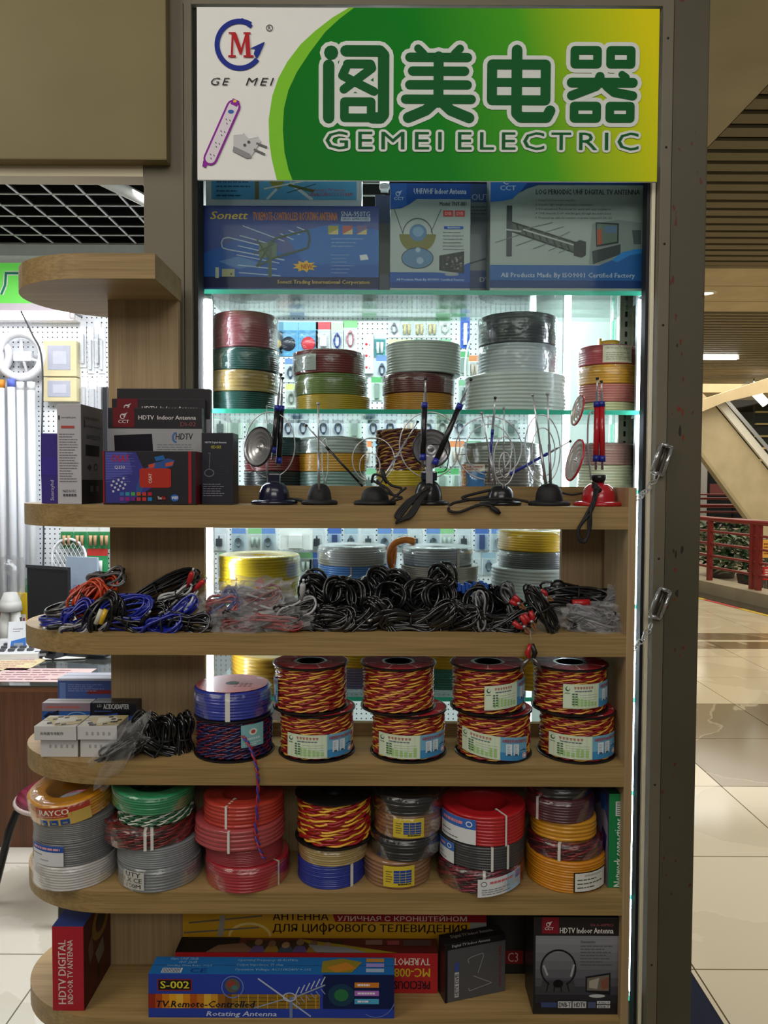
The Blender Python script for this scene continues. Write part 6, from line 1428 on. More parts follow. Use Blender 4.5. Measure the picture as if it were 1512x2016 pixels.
# right end: crocodile clip leads and the bag
CLR = mat('#a81c22', .35, 0, .3)
t = bundle('black lead bundle with grey clamp beside the crocodile clips', 1005, 1182, 1.62, rot=58, seed=80, cols=(BK, '#5a5a5e'), L=.085, w=.05, n=7, r=.0032, group=None, plugs=())
t = bundle('thin black lead hank standing at an angle between the clips', 1068, 1200, 1.585, rot=62, seed=81, cols=(BK, BK, '#8a8a8e'), L=.12, w=.034, n=6, r=.0022, pinch=.8, group=None, plugs=())
bundle('long black leads laid level at the right end of the heap', 1135, 1172, 1.66, rot=6, seed=82, cols=(BK, '#222226'), L=.16, w=.034, n=8, r=.003, pinch=.9, group=None, plugs=((.5, .3, 10), (.48, -.2, -5)))
bundle('second layer of black leads at the right end, below the level ones', 1125, 1195, 1.62, rot=4, seed=83, cols=(BK,), L=.15, w=.030, n=7, r=.003, pinch=.9, group=None, plugs=())
t = thing('mains_plug', 'round black mains plug resting on the leads at right', 'plug', P(1098, 1155, 1.67), (0, RAD(10), 0)); b = MB(); b.lathe([(0, -.008), (.013, -.008), (.016, -.004), (.016, .006), (.010, .010), (0, .010)], PLUGM, 20, Matrix.Rotation(pi/2, 4, 'X')); b.build('plug_body', t)
for dx in (-.005, .005):
    b = MB(); b.box(dx-.001, -.020, -.003, dx+.001, -.010, .003, CHR); b.build('pin', t)
b = MB(); b.tube(spline([(.010, .004, -.004), (.04, .006, -.010), (.08, .004, -.014)], 5), .0035, PLUGM, 8); b.build('lead', t)
t = thing('mains_plug', 'black plug end at the far right above the clear bag', 'plug', P(1192, 1167, 1.67), (0, 0, 0)); b = MB(); b.tube([(-.03, 0, -.006), (-.012, 0, -.002), (-.008, 0, 0), (.016, 0, 0), (.020, 0, 0)], [.004, .005, .010, .011, .008], PLUGM, 12); b.build('plug_body', t)
def clip(label, px0, py0, px1, py1, D, col, open_=.010):
    """crocodile clip: two jaws and two sleeved handles"""
    a, c = P(px0, py0, D), P(px1, py1, D); d = (c-a); l = d.length; an = math.atan2(d.z, d.x)
    t = thing('crocodile_clip', label, 'clip', a, (0, -an, 0), 'crocodile clips on the heap')
    for s in (1, -1):
        b = MB(); b.tube([(0, 0, s*open_), (l*.30, 0, s*open_*.85), (l*.48, 0, s*.003)], [.0052, .0058, .0040], col, 10); b.build('handle_sleeve', t)
        b = MB(); b.add([(l*.45, -.003, s*.001), (l*.62, -.003, s*.006), (l, -.003, s*.001), (l, .003, s*.001), (l*.62, .003, s*.006), (l*.45, .003, s*.001), (l*.98, -.003, s*.0002), (l*.98, .003, s*.0002)], [(0,1,4,5), (1,2,3,4), (0,6,2,1), (5,4,3,7)], mat('#b07a58', .3, .8)); b.build('jaw', t)
    b = MB(); b.tube([(l*.46, -.006, 0), (l*.46, .006, 0)], .004, CHD, 10); b.build('pivot', t)
    return t
clip('red crocodile clip pointing down at the shelf edge', 1018, 1218, 1048, 1252, 1.56, CLR); clip('second red crocodile clip crossing the first one', 1038, 1206, 1056, 1244, 1.565, CLR, .007)
clip('red and copper crocodile clip lying up on the leads', 1062, 1172, 1090, 1182, 1.60, CLR); clip('copper clip with red sleeve left of the upright lead hank', 1008, 1178, 1036, 1200, 1.59, CLR, .006)
b = MB(); b.tube([(-.014, 0, 0), (.022, 0, .002)], .008, CLR, 10); t = b.build('red_sleeve', None, P(1140, 1188, 1.60)); tag(t, 'red sleeved clip handle in the leads at right', 'clip')
t = thing('crocodile_clip', 'red and black crocodile clip hanging in front of the spools from a thread', 'clip', P(1046, 1268, 1.535))
b = MB(); b.tube([(0, .0, 0), (-.001, .006, .026)], .0006, mat('#9a9a9c', .4), 5); b.build('thread', t)
for s, m in ((-1, CLR), (1, PLUGM)):
    b = MB(); b.tube([(s*.002, 0, 0), (s*.008, 0, -.018), (s*.004, 0, -.030)], [.004, .0055, .004], m, 10); b.build('handle_sleeve', t)
    b = MB(); b.tube([(s*.003, 0, -.028), (s*.014, 0, -.040), (s*.022, 0, -.058)], [.004, .0045, .002], mat('#77706c', .3, .9), 8); b.build('jaw', t)
bag('clear bag of grey leads at the right end against the side panel', 1165, 1218, 1.605, .135, .062, .034, 8, 6, .14, inner=('#7a7a82', '#1c1c20'))
bag('upright crumpled corner of clear film by the side panel', 1208, 1180, 1.64, .035, .06, .02, 15, 7, .10, inner=('#6a6a70',))
# ---- leads beside the white cartons on the shelf below
bundle('dark cable in a long clear bag slanting over the shelf edge', 252, 1455, 1.60, rot=-52, seed=90, cols=('#1a1a1c',), L=.13, w=.04, n=7, r=.003, group=None, plugs=())
bag('long clear bag slanting over the shelf edge with a dark lead in it', 236, 1478, 1.572, .15, .06, .028, -48, 9, .07, inner=('#17171a',))
for k, (x, y, ro) in enumerate(((300, 1450, 70), (330, 1455, 84), (362, 1452, 95), (312, 1482, 30))):
    bundle(('black power lead bundle leaning against the bagged lead', 'black power lead bundle in the middle of three', 'black power lead bundle beside the blue coil', 'black power lead bundle lying in front on the shelf')[k], x, y, 1.62-.02*(k == 3), rot=ro, seed=92+k, cols=('#121214',), L=.105, w=.05, n=9, r=.0032, group='black power leads beside the small cartons', plugs=((.5, .0, 20),))
ORDN = ['first', 'second', 'third', 'fourth', 'fifth', 'sixth', 'seventh', 'eighth', 'ninth', 'tenth', 'eleventh', 'twelfth', 'thirteenth', 'fourteenth', 'fifteenth', 'sixteenth', 'seventeenth', 'eighteenth', 'nineteenth', 'twentieth']
# ================================================================== goods on the pegboard behind the cabinet
def hang(px, py, D): return P(px, py, D)
PKM = {}
def pack_meshes(w, h, card, hdr, item, kind):
    k = (w, h, card, hdr, item, kind)
    if k in PKM: return PKM[k]
    out = []
    b = MB(); b.box(-w/2, 0, -h, w/2, .0015, 0, mat(card, .5), bev=0); out.append(('card', b))
    b = MB(); b.box(-w/2, -.0006, -h*.24, w/2, 0, 0, mat(hdr, .5)); out.append(('header', b))
    b = MB(); im = mat(item, .4, 0, .2)
    if kind == 'disc': b.lathe([(0, -.012), (w*.30, -.012), (w*.36, -.006), (w*.36, -.0006)], im, 20, Matrix.Translation((0, 0, -h*.64)) @ Matrix.Rotation(-pi/2, 4, 'X'))
    elif kind == 'plug': b.box(-w*.22, -.022, -h*.8, w*.22, -.0006, -h*.45, im, bev=.004); b.tube([(0, -.012, -h*.45), (0, -.012, -h*.33)], .004, im, 8)
    elif kind == 'lead':
        for q in range(4): b.tube([((w*.16+q*.002)*cos(a), -.006-q*.003, -h*.6+(h*.26-q*.003)*sin(a)) for a in [2*pi*j/20 for j in range(20)]], .0022, im, 5, closed=True)
    elif kind == 'long': b.box(-w*.2, -.014, -h*.92, w*.2, -.0006, -h*.28, im, bev=.003)
    elif kind == 'pair':
        for s in (-1, 1): b.tube([(s*w*.18, -.010, -h*.85), (s*w*.18, -.010, -h*.4)], [.007, .009], im, 10)
    out.append(('product', b))
    b = MB(); b.box(-w*.42, -.030, -h*.95, w*.42, -.0008, -h*.27, film(alpha=.015, rough=.1), bev=.006); out.append(('blister', b))
    PKM[k] = [(n, m.mesh(n)) for n, m in out]; return PKM[k]
def pack(label, px, py, w, h, card, hdr, item, kind, D=WB-.006, group=None, cat='blister pack'):
    """px, py: middle of the top edge"""
    t = thing('blister_pack', label, cat, P(px, py, D), group=group)
    for n, me in pack_meshes(w, h, card, hdr, item, kind): link(n, me, t)
    return t
m4 = M(WB)
pack('sky blue blister pack with a dark round cable reel', 568, 634, 38*m4, 66*m4, '#5aa6d8', '#8cc4e4', '#2a2c3a', 'disc')
pack('sky blue blister pack with a red round cable reel', 607, 634, 38*m4, 66*m4, '#5aa6d8', '#8cc4e4', '#d23a48', 'disc')
pack('sky blue blister pack half hidden by the pink coil', 545, 634, 26*m4, 66*m4, '#6ab0dc', '#8cc4e4', '#c8b070', 'disc')
pack('white pack with a socket cube beside the red reel', 637, 634, 30*m4, 60*m4, '#dfe4e8', '#d65a64', '#e9ecee', 'plug')
pack('white pack with a blue coiled lead', 664, 636, 26*m4, 58*m4, '#dfe6ea', '#c8d8c0', '#3a4aa0', 'lead')
pack('white pack with a pale pink lead', 690, 630, 28*m4, 62*m4, '#e4e8ea', '#8cc88c', '#c87a8a', 'lead')
# socket strip with red switches
t = thing('socket_strip', 'white upright socket strip with three red switches on the pegboard', 'power strip', P(725, 735, WB-.03))
b = MB(); b.box(-.026, 0, 0, .026, .028, 76*m4, mat('#e2e4e6', .35), bev=.004); b.build('strip_body', t)
for k in range(3):
    b = MB(); b.lathe([(0, -.003), (.006, -.003), (.007, 0)], mat('#cf2a34', .4), 14, Matrix.Translation((-.010, 0, .03+k*.058)) @ Matrix.Rotation(-pi/2, 4, 'X')); b.build('switch', t)
    b = MB(); b.box(.004, -.0008, .022+k*.058, .008, 0, .030+k*.058, mat('#2c2c30', .5)); b.build('socket_slot', t)
pack('teal card with small fuses beside the socket strip', 748, 656, 22*m4, 46*m4, '#4a9aa0', '#cfe0e0', '#dfe4e4', 'pair')
pal2 = [('#c4d8cc', '#5aa86a', '#8a9c94', 'long'), ('#cfd8de', '#6a8cc0', '#4a5a74', 'lead'), ('#dfe2e0', '#d88a5a', '#c8b8a8', 'pair'), ('#bccac6', '#7ab08a', '#5a6a66', 'plug'), ('#d6dee0', '#9ab4c8', '#a8b4b8', 'pair'), ('#c8d0c8', '#c8d87a', '#889088', 'lead')]
rg = random.Random(5)
GP_ = 'unlabelled packs on the bright pegboard'
pal = [('#dfe6e4', '#9cc89c', '#cfd6d4', 'lead'), ('#e4e8ea', '#b8d8a8', '#c0c8cc', 'pair'), ('#dfe4e2', '#cfe0a0', '#e0e2e0', 'plug'), ('#d4e2da', '#7ab88a', '#b0b8b4', 'long'), ('#e6e8ea', '#c8d4dc', '#8a929c', 'lead'), ('#d8e4e0', '#6aae7a', '#d0c090', 'pair')]
xx = 776
while xx < 900:
    for y in (622, 668):
        c = rg.choice(pal); pack('pale pack above the third cabinet stack, %s row, %s from the left' % ('upper' if y < 640 else 'lower', ORDN[(xx-776)//25]), xx, y, 22*m4, 42*m4, *c, group=GP_)
    xx += 25
for i, (x, y) in enumerate(((572, 706), (574, 756), (742, 742), (752, 700), (912, 692), (934, 700), (914, 748), (938, 752))):
    c = rg.choice(pal2); pack('pegboard pack in the gap %s' % ('left of the maroon topped stack, upper one', 'left of the maroon topped stack, lower one', 'right of the maroon topped stack, lower one', 'right of the maroon topped stack, upper one', 'before the grey stack, upper left one', 'before the grey stack, upper right one', 'before the grey stack, lower left one', 'before the grey stack, lower right one')[i], x, y, 22*m4, 46*m4, *c, group='packs in the gaps between stacks')
pack('tall royal blue card with a white column of print', 916, 618, 18*m4, 66*m4, '#2c5cc8', '#3a6ad4', '#e0e4f0', 'long')
# row above the back glass edge
for x, c, hd, it, k in ((470, '#8a9a98', '#a8b4b0', '#5a6664', 'lead'), (560, '#c8604e', '#c8604e', '#d87a62', 'long'), (615, '#a0aeb0', '#8aa0b8', '#56709c', 'lead'), (660, '#b4bcb8', '#c8d0cc', '#8a9490', 'plug'), (705, '#c4ccc8', '#b0bab4', '#a0a8a4', 'pair'), (760, '#c8ceca', '#dfe4e0', '#b8c0bc', 'plug'), (796, '#5aa860', '#4a9850', '#3a6a50', 'long'), (842, '#b8c0bc', '#cfd6d2', '#98a29e', 'pair'), (880, '#c0c8c4', '#d08a50', '#b0b8b4', 'plug')):
    pack({'#c8604e': 'orange red pack hanging high above the pink coil', '#5aa860': 'bright green pack hanging high in the middle'}.get(c, 'grey pack in the top pegboard row, '+{470: 'far left', 615: 'right of the orange red one', 660: 'left of centre', 705: 'at the centre', 760: 'left of the green one', 842: 'right of the green one', 880: 'far right'}.get(x, '')), x, 576, 34*m4, 40*m4, c, hd, it, k, group=None if c in ('#c8604e', '#5aa860') else 'grey packs in the top row of the pegboard')
# between the two glass shelves lower down and under the eye-level shelf
for y, xs_, rn in ((812, list(range(430, 1030, 34)), 'just under the middle glass shelf'), (868, (570, 590, 722, 748, 868, 900, 932), 'second row under the middle glass shelf'), (922, (582, 728, 870, 900), 'third row under the middle glass shelf')):
    for i, x in enumerate(xs_):
        c = rg.choice(pal2); pack('pegboard pack %s, %s from the left' % (rn, ORDN[i]), x+rg.randint(-4, 4), y, 28*m4, 50*m4, *c, group='packs '+rn)
pal3 = [('#c2d0d8', '#9ab4c8', '#5a6a7c', 'lead'), ('#a9bcd4', '#4a6ab0', '#3a4c7c', 'long'), ('#cfd8d4', '#8ac08a', '#a8b8b0', 'pair'), ('#d4dce0', '#c2ccd4', '#40464e', 'plug'), ('#b4c4cc', '#6a8cc8', '#7a8a98', 'lead')]
for y, xs_, rn in ((1040, [x for x in range(436, 1040, 32) if not 540 < x < 625], 'right under the eye-level shelf'), (1088, (440, 464, 602, 625, 768, 935, 965), 'second row under the eye-level shelf')):
    for i, x in enumerate(xs_):
        c = rg.choice(pal3); pack('bluish pack %s, %s from the left' % (rn, ORDN[i]), x+rg.randint(-4, 4), y, 27*m4, 44*m4, *c, group='packs '+rn)
pack('plain white plate hanging on the pegboard under the eye-level shelf', 582, 1042, 66*m4, 40*m4, '#e6e8e6', '#e6e8e6', '#e2e4e2', 'none' if False else 'long', D=WB-.05)
# a loose cable loop and a hose hung on the wall
t = thing('hanging_cable', 'thin white cable looped on the pegboard behind the grey stack', 'cable', P(935, 720, WB-.1)); o = t.location
b = MB(); b.tube(spline([P(945, 640, WB-.1)-o, P(922, 680, WB-.1)-o, P(916, 740, WB-.1)-o, P(930, 790, WB-.1)-o, P(945, 800, WB-.1)-o], 8), .006, mat('#c9ced2', .4), 7); b.build('cable', t)
b = MB(); b.tube([P(945, 640, WB-.1)-o, P(945, 636, WB)-o], .004, CHR, 6); b.build('hook', t)
# white shelf edge (lamp batten) across the pegboard
t = thing('batten', 'white batten across the pegboard just below the top glass shelf', 'rail', P(620, 617, WB-.05)); b = MB(); b.box(-130*m4, 0, -.012, 260*m4, .045, .012, mat('#eef0f0', .3), bev=.003); b.build('rail', t); b = MB(); b.box(72*m4, -.008, -.010, 92*m4, 0, .030, mat('#f0f0ee', .4), bev=.002); b.build('rail_clip', t)

# ================================================================== the shop seen on the left
D4 = WB-.02
# lit green sign
t = thing('wall_sign', 'green lightbox sign with part of a white-edged character, left edge', 'sign', P(40, 598, WB-.14)); o = t.location
x0, x1, z1, z0 = X(-220, WB-.14, 550)-o.x, X(112, WB-.14, 550)-o.x, Z(518, WB-.14, 40)-o.z, 0
b = MB(); b.box(x0, 0, z0, x1, .12, z1, mat('#cfd8cc', .4), faces=dict(front=mat('#5fc24a', .4, emit=.55, var=.03))); b.build('lightbox', t)
p = Print(-220, 518, 112, 598)
for col, w_, L_ in (('#e8f0e4', 9, 1), ('#2a8a6a', 4.5, 2)):
    p.line([(10, 538), (104, 538)], w_, col, L_); p.line([(12, 538), (10, 562), (2, 580)], w_, col, L_)
    p.line([(-60, 530), (-20, 560)], w_, col, L_)
p.build('lettering', t, flat((x0, -.0002, z1), (x1-x0, 0, 0), (0, 0, z0-z1)))
b = MB(); b.box(x0, -.004, z1, x1, .12, z1+.05, mat('#eef0ee', .4)); b.build('sign_top_rail', t)
b = MB(); b.box(x0, -.01, -.035, x1+.05, .12, 0, mat('#c8bcc4', .4)); b.build('sign_bottom_rail', t)
def tubelamp(label, pxa, pxb, py, D, e=6, col='#fff4f4', r=.014):
    a, c = P(pxa, py, D), P(pxb, py, D); t = thing('tube_lamp', label, 'lamp', a, group=None)
    b = MB(); b.tube([(0, 0, 0), c-a], r, mat(col, .3, emit=e, var=0), 10); b.build('tube', t)
    b = MB(); b.tube([c-a, c-a+Vector((.02, 0, 0))], r*1.15, mat('#e8e4e4', .4), 10); b.build('end_cap', t)
    b = MB(); b.box(-.01, .018, -.012, (c-a).x+.02, WB-D, .012, mat('#ece8ea', .4)); b.build('batten', t)
tubelamp('upper of two pinkish lit tube lamps under the green sign', -200, 140, 607, WB-.10, 12, '#ffd0d6'); tubelamp('lower of two white lit tube lamps under the green sign', -200, 138, 622, WB-.09, 14, '#ffffff')
# circular lamp
def ringlamp(label, px, py, R, D=WB-.05):
    t = thing('ring_lamp', label, 'lamp', P(px, py, D)); WM = mat('#e2e2e6', .35)
    b = MB(); b.tube([(R*cos(a), 0, R*sin(a)) for a in [2*pi*k/40 for k in range(40)]], .020, WM, 10, closed=True); b.build('ring', t)
    b = MB()
    b.tube([(0, .01, R*.75), (.01, -.01, .02), (.03, .0, -R*.75)], .008, WM, 8); b.build('bracket_arm', t)
    b = MB(); b.tube([(0, 0, 0), (R*.85, 0, -.03)], .008, WM, 8); b.build('bracket_arm', t)
    b = MB(); b.box(-.03, -.015, -.03, .06, .02, .02, WM, bev=.006); b.build('centre_block', t)
    b = MB(); b.tube([(0, .0, R), (0, .045, R+.01)], .004, CHR, 6); b.build('hook', t)
ringlamp('round white ring lamp hung on the pegboard at left', 40, 700, 42*m4); ringlamp('round ring lamp cut by the left picture edge', -14, 700, 32*m4, WB-.03)
def panelbox(label, x0, y0, x1, y1):
    D = WB-.05; t = thing('panel_lamp_box', label, 'lamp box', P((x0+x1)/2, y1, D)); w, h = (x1-x0)*m4, (y1-y0)*m4
    b = MB(); b.box(-w/2, 0, 0, w/2, .05, h, mat('#cfc39a', .5), bev=.003); b.build('box_body', t)
    b = MB(); b.box(-w*.36, -.002, h*.18, w*.32, 0, h*.86, mat('#a9acba', .3), bev=.0008); o = b.build('window', t)
    b = MB(); b.box(-w*.2, -.0028, h*.34, w*.2, -.002, h*.7, mat('#b8bac6', .4)); b.build('insert', o)
panelbox('upper cream box with a grey window on the pegboard', 86, 672, 150, 741); panelbox('lower cream box with a grey window on the pegboard', 86, 744, 150, 790)
# loose wire running down the wall
t = thing('wall_wire', 'thin dark wire running down the pegboard past the ring lamp', 'wire', P(84, 1100, WB-.12)); o = t.location
b = MB(); b.tube(spline([P(0, 520, WB-.13)-o, P(30, 590, WB-.13)-o, P(62, 655, WB-.12)-o, P(83, 715, WB-.10)-o, P(82, 900, WB-.10)-o, P(86, 1050, WB-.10)-o, P(84, 1150, WB-.12)-o, P(80, 1280, WB-.12)-o], 8), .0045, mat('#3a3a3e', .5), 6); b.build('wire', t)
# boxed tubes standing along the wall
for k, (px, y0, col, cap) in enumerate(((4, 748, '#d8dadf', '#e08a2c'), (24, 746, '#d2d6dc', '#5a6ac0'), (42, 752, '#dfe2e8', '#e6e8ea'), (63, 752, '#d6dade', '#e6e8ea'), (-14, 750, '#d2d4d8', '#e0e2e4'))):
    D = WB-.06-.012*(k % 2); z0, z1 = .675+.001, Z(y0, D, px)
    t = thing('boxed_tube', ('boxed fluorescent tube with an orange top standing on the wall', 'boxed fluorescent tube with a blue top', 'boxed fluorescent tube left of the thin one', 'rightmost boxed fluorescent tube of the row', 'boxed fluorescent tube at the picture edge')[k], 'tube', (X(px, D, 900), D, z0))
    b = MB(); b.tube([(0, 0, .0), (0, 0, z1-z0-.04)], .018, mat(col, .3), 12); b.build('sleeve', t); b = MB(); b.tube([(0, 0, z1-z0-.04), (0, 0, z1-z0)], .0186, mat(cap, .4), 12); b.build('end_cap', t)
b = MB(); p0, p1 = P(206, 800, WB-.03), P(206, 762, WB-.03); b.box(p0.x-.012, WB-.03, p0.z-.25, p0.x+.012, WB-.001, p1.z, mat('#26262a', .4), bev=.002); tag(b.build('black_bar'), 'short black bar on the pegboard beside the oak upright', 'bar')
for k, px in enumerate((163, 178, 192, 200)):
    pack('clear hanging tube pack beside the oak upright, %s of four' % ('first', 'second', 'third', 'last')[k], px, 632+12*(k % 2), 13*m4, 90*m4, '#dfe2e6', '#e8eaee', '#c8ccd2', 'long', group='clear tube packs beside the oak upright')
for k, px in enumerate((166, 184, 198)):
    pack('clear pack in the lower row beside the oak upright, %s of three' % ('first', 'second', 'last')[k], px, 742+4*(k % 2), 13*m4, 70*m4, '#e2e4e8', '#eceef0', '#c2c6cc', 'long', group='clear packs in the lower row beside the upright')
# green cards of lamp bulbs
for k, (px, py) in enumerate(((132, 1036), (158, 1036), (184, 1036), (206, 1036))):
    pack(('green card with two small lamps, leftmost of four', 'green card with two small lamps, second of four', 'green card with two small lamps, third of four', 'green card with two small lamps beside the upright')[k], px, py, 25*m4, 44*m4, '#2c8a52', '#d8dcd8', '#c8a078', 'pair', D=WB-.05)
pack('green card with red header and white lamps under the first row', 192, 1080, 40*m4, 58*m4, '#2f9458', '#c23a34', '#e0e4e0', 'pair', D=WB-.05)
# fan guard
t = thing('fan_guard', 'white rounded mesh guard leaning behind the screen', 'fan guard', P(136, 1140, WB-.06)); b = MB(); w_, h_ = 33*m4, 78*m4
out = [(w_*cos(a)*1.0 if True else 0, 0, h_*.55+h_*.45*sin(a)) for a in [pi*k/14 for k in range(15)]]; out = [(w_, 0, 0)] + out + [(-w_, 0, 0)]
b.tube(out, .007, mat('#eceef0', .4), 8); b.build('rim', t)
b = MB()
for k in range(-9, 16):
    for s in (1, -1):
        xa = k*.022-s*.06; seg = []
        for j in range(12):
            z = h_*j/11; x = xa+s*z*.55
            lim = w_ if z < h_*.55 else w_*math.sqrt(max(0, 1-((z-h_*.55)/(h_*.45))**2))
            if abs(x) < lim: seg.append((x, .002*s, z))
        if len(seg) > 1: b.tube(seg, .0016, mat('#e4e6e8', .4), 4)
o = b.build('mesh', t); o['kind'] = 'stuff'
# ---- the counter
DKZ = .675; DK0 = 3.08
dsk = thing('counter_desk', 'brown wooden counter with a glass top behind the shelf', 'desk', (-1.75, DK0, 0)); DW = wood('#4a2a16', '#6a4024', 2, 'd')
b = MB(); b.box(-1.55, 0, .0, 1.25, .02, DKZ-.03, DW); b.build('front_panel', dsk); b = MB(); b.box(-1.55, 0, DKZ-.03, 1.27, .78, DKZ-.006, wood('#5a3620', '#7a4c2c', 0, 'dt')); b.build('desk_top', dsk)
b = MB(); b.box(1.23, .02, 0, 1.25, .76, DKZ-.03, DW); b.build('side_panel', dsk)
b = MB(); b.box(-1.55, -.01, DKZ-.006, 1.275, .78, DKZ, mat('#3a3c38', .06, 0, .6, .02), bev=.001); b.build('glass_top', dsk)
def paper(label, px0, py0, px1, py1, col, lines=5, lc='#8a5a6a'):
    """sheet lying on the counter, given by the pixels of its near-left and far-right corners"""
    def D(py): return (CAMZ-DKZ)*FPX/(py-953)
    da, dbk = D(py1), D(py0); x0, x1 = X(px0, da, py1), X(px1, da, py1)
    t = thing('paper_sheet', label, 'paper', ((x0+x1)/2, da, DKZ+.0008)); b = MB(); b.box(-(x1-x0)/2, 0, 0, (x1-x0)/2, dbk-da, .0006, mat(col, .5)); b.build('sheet', t)
    p = Print(0, 0, 100, 100); p.lines(8, 8, 92, 92, lines, lc, 1, .3, int(px0)); p.build('print', t, flat((-(x1-x0)/2, dbk-da, .0007), (x1-x0, 0, 0), (0, -(dbk-da), 0)))
paper('pinkish printed sheet under the counter glass edge', -40, 1322, 150, 1349, '#c9b0ac'); paper('yellow and pink flyer on the counter', -40, 1302, 52, 1326, '#d2c49a', 5, '#b06a7a')
def onDesk(px, py):
    D = (CAMZ-DKZ)*FPX/(py-953); return Vector((X(px, D, py), D, DKZ))
# monitor (dark) and pale panel behind
t = thing('computer_screen', 'dark flat screen seen from its back on the counter', 'screen', onDesk(94, 1298), (0, 0, RAD(-24)))
b = MB(); b.box(-.13, 0, .10, .13, .022, .43, mat('#16161a', .4), bev=.004); b.build('panel', t); b = MB(); b.box(-.02, .01, .012, .02, .03, .16, mat('#1c1c20', .5)); b.build('stand', t); b = MB(); b.box(-.09, -.05, 0, .09, .07, .012, mat('#1c1c20', .5), bev=.003); b.build('foot', t); b = MB(); b.box(-.131, -.006, .418, .131, .0, .432, mat('#2c2c30', .4)); b.build('bezel', t)
t = thing('pale_panel', 'pale grey blue panel standing behind the dark screen', 'panel', onDesk(164, 1284), (0, 0, RAD(-20))); b = MB(); b.box(-.10, 0, 0, .09, .012, .46, mat('#9fb0c4', .35), bev=.002); b.build('panel', t); b = MB(); b.box(-.06, -.001, .1, .04, 0, .32, mat('#8c98b4', .4)); b.build('label_area', t)
# small goods on the counter
t = thing('lamp_adapter', 'white bulb-holder adapters in a clear pack on the counter', 'adapter', onDesk(22, 1282)); WM = mat('#dcdcd8', .35)
for s in (-1, 1):
    b = MB(); b.tube([(s*.028, 0, .0), (s*.028, 0, .10), (s*.024, 0, .19)], [.026, .026, .022], WM, 14); b.build('holder', t)
b = MB(); b.tube([(0, 0, .19), (0, 0, .23), (0, 0, .28)], [.055, .05, .03], WM, 14); b.build('neck', t); b = MB(); b.lathe([(.05, .24), (.085, .34), (.06, .45), (0, .47)], film(alpha=.05), 16); b.build('clear_pack', t)
for k, (px, py, c, lab) in enumerate(((6, 1280, '#d8702c', 'orange packet at the left edge of the counter'), (40, 1279, '#c8a81e', 'yellow packet behind the white adapters'), (56, 1280, '#2c8a4a', 'green strip of packs beside the dark screen'), (-4, 1284, '#8a3a3c', 'dark red packet at the picture edge on the counter'))):
    t = thing('packet', lab, 'packet', onDesk(px, py)+Vector((0, .02*k, 0))); b = MB(); hh = (.16, .27, .34, .22)[k]; b.box(-.028, 0, 0, .028, .02, hh, mat(c, .35, 0, .3, .3, scale=25), bev=.006); b.build('packet_body', t); b = MB(); b.box(-.02, -.001, hh*.3, .02, 0, hh*.6, mat('#dcdad0', .5)); b.build('packet_label', t)
t = thing('info_card', 'white and blue information card leaning on the counter', 'card', onDesk(34, 1300), (RAD(-16), 0, RAD(14))); b = MB(); b.box(-.045, 0, 0, .045, .004, .17, mat('#d6dae0', .4)); b.build('card', t); p = Print(0, 0, 60, 110); p.poly([(10, 60), (52, 50), (56, 104), (6, 104)], '#3a72c0', 1); p.rect(18, 66, 46, 92, '#8a94a4', 1.5); p.lines(14, 20, 44, 34, 2, '#8a8a90', 1); p.build('print', t, flat((-.045, -.0002, .17), (.09, 0, 0), (0, 0, -.17)))
t = thing('pen_cup', 'metal cup full of pens on the counter', 'cup', onDesk(56, 1287)); b = MB(); b.lathe([(0, .002), (.038, 0), (.040, .07), (.036, .07), (.034, .006), (0, .006)], mat('#8f9296', .3, .7), 20); b.build('cup', t)
for k, c in enumerate(('#a82438', '#d8d0d0', '#6a1c3a', '#2a2a30', '#c8406a')):
    a = k*1.3; b = MB(); b.tube([(.015*cos(a), .015*sin(a), .008), (.034*cos(a), .034*sin(a), .14+.01*k)], .005, mat(c, .4), 8); b.build('pen', t)
t = thing('telephone', 'white desk telephone with grey keys at the left edge', 'telephone', onDesk(30, 1306), (0, 0, RAD(8)))
b = MB(); b.add([(-.13,0,0),(.10,0,0),(.10,.20,0),(-.13,.20,0),(-.13,0,.03),(.10,0,.03),(.10,.20,.065),(-.13,.20,.065)], [(3,2,1,0),(4,5,6,7),(0,1,5,4),(1,2,6,5),(2,3,7,6),(3,0,4,7)], mat('#d2d4d6', .35)); b.build('phone_body', t)
for i in range(4):
    for j in range(3):
        x, y = -.085+i*.042, .03+j*.036; z = .03+y*.175; b = MB(); b.box(x, y, z, x+.028, y+.022, z+.012, mat('#54565a', .4), bev=.002); b.build('key', t)
b = MB(); b.box(-.06, .15, .058, .09, .19, .075, mat('#b8b0b4', .3), bev=.002); b.build('display', t)
t = thing('calculator', 'black calculator lying on papers on the counter', 'calculator', onDesk(165, 1302)+Vector((0, 0, .008)), (RAD(6), 0, RAD(-14))); b = MB(); b.box(-.11, 0, 0, .11, .13, .014, mat('#1c1d20', .4), bev=.003); b.build('calculator_body', t)
for i in range(6):
    for j in range(4): x, y = -.035+i*.023, .012+j*.022; b = MB(); b.box(x, y, .014, x+.016, y+.014, .018, mat('#c4c6c8' if (i+j) % 3 else '#6a6c70', .4), bev=.001); b.build('key', t)
b = MB(); b.box(-.10, .03, .014, -.045, .11, .0155, mat('#8a9088', .3)); b.build('display', t)
t = thing('notepad', 'curled white notepad under the black calculator', 'notepad', onDesk(125, 1303), (0, 0, RAD(10))); b = MB()
for k in range(3): b.box(-.09+k*.003, -.01*k, .0005+k*.0022, .10, .13, .0022+k*.0022, mat('#dcdcd8', .5))
b.build('pages', t); b = MB(); b.tube([(-.088, 0, .006), (-.088, .13, .006)], .006, mat('#e2e2de', .5), 8); b.build('spine', t)
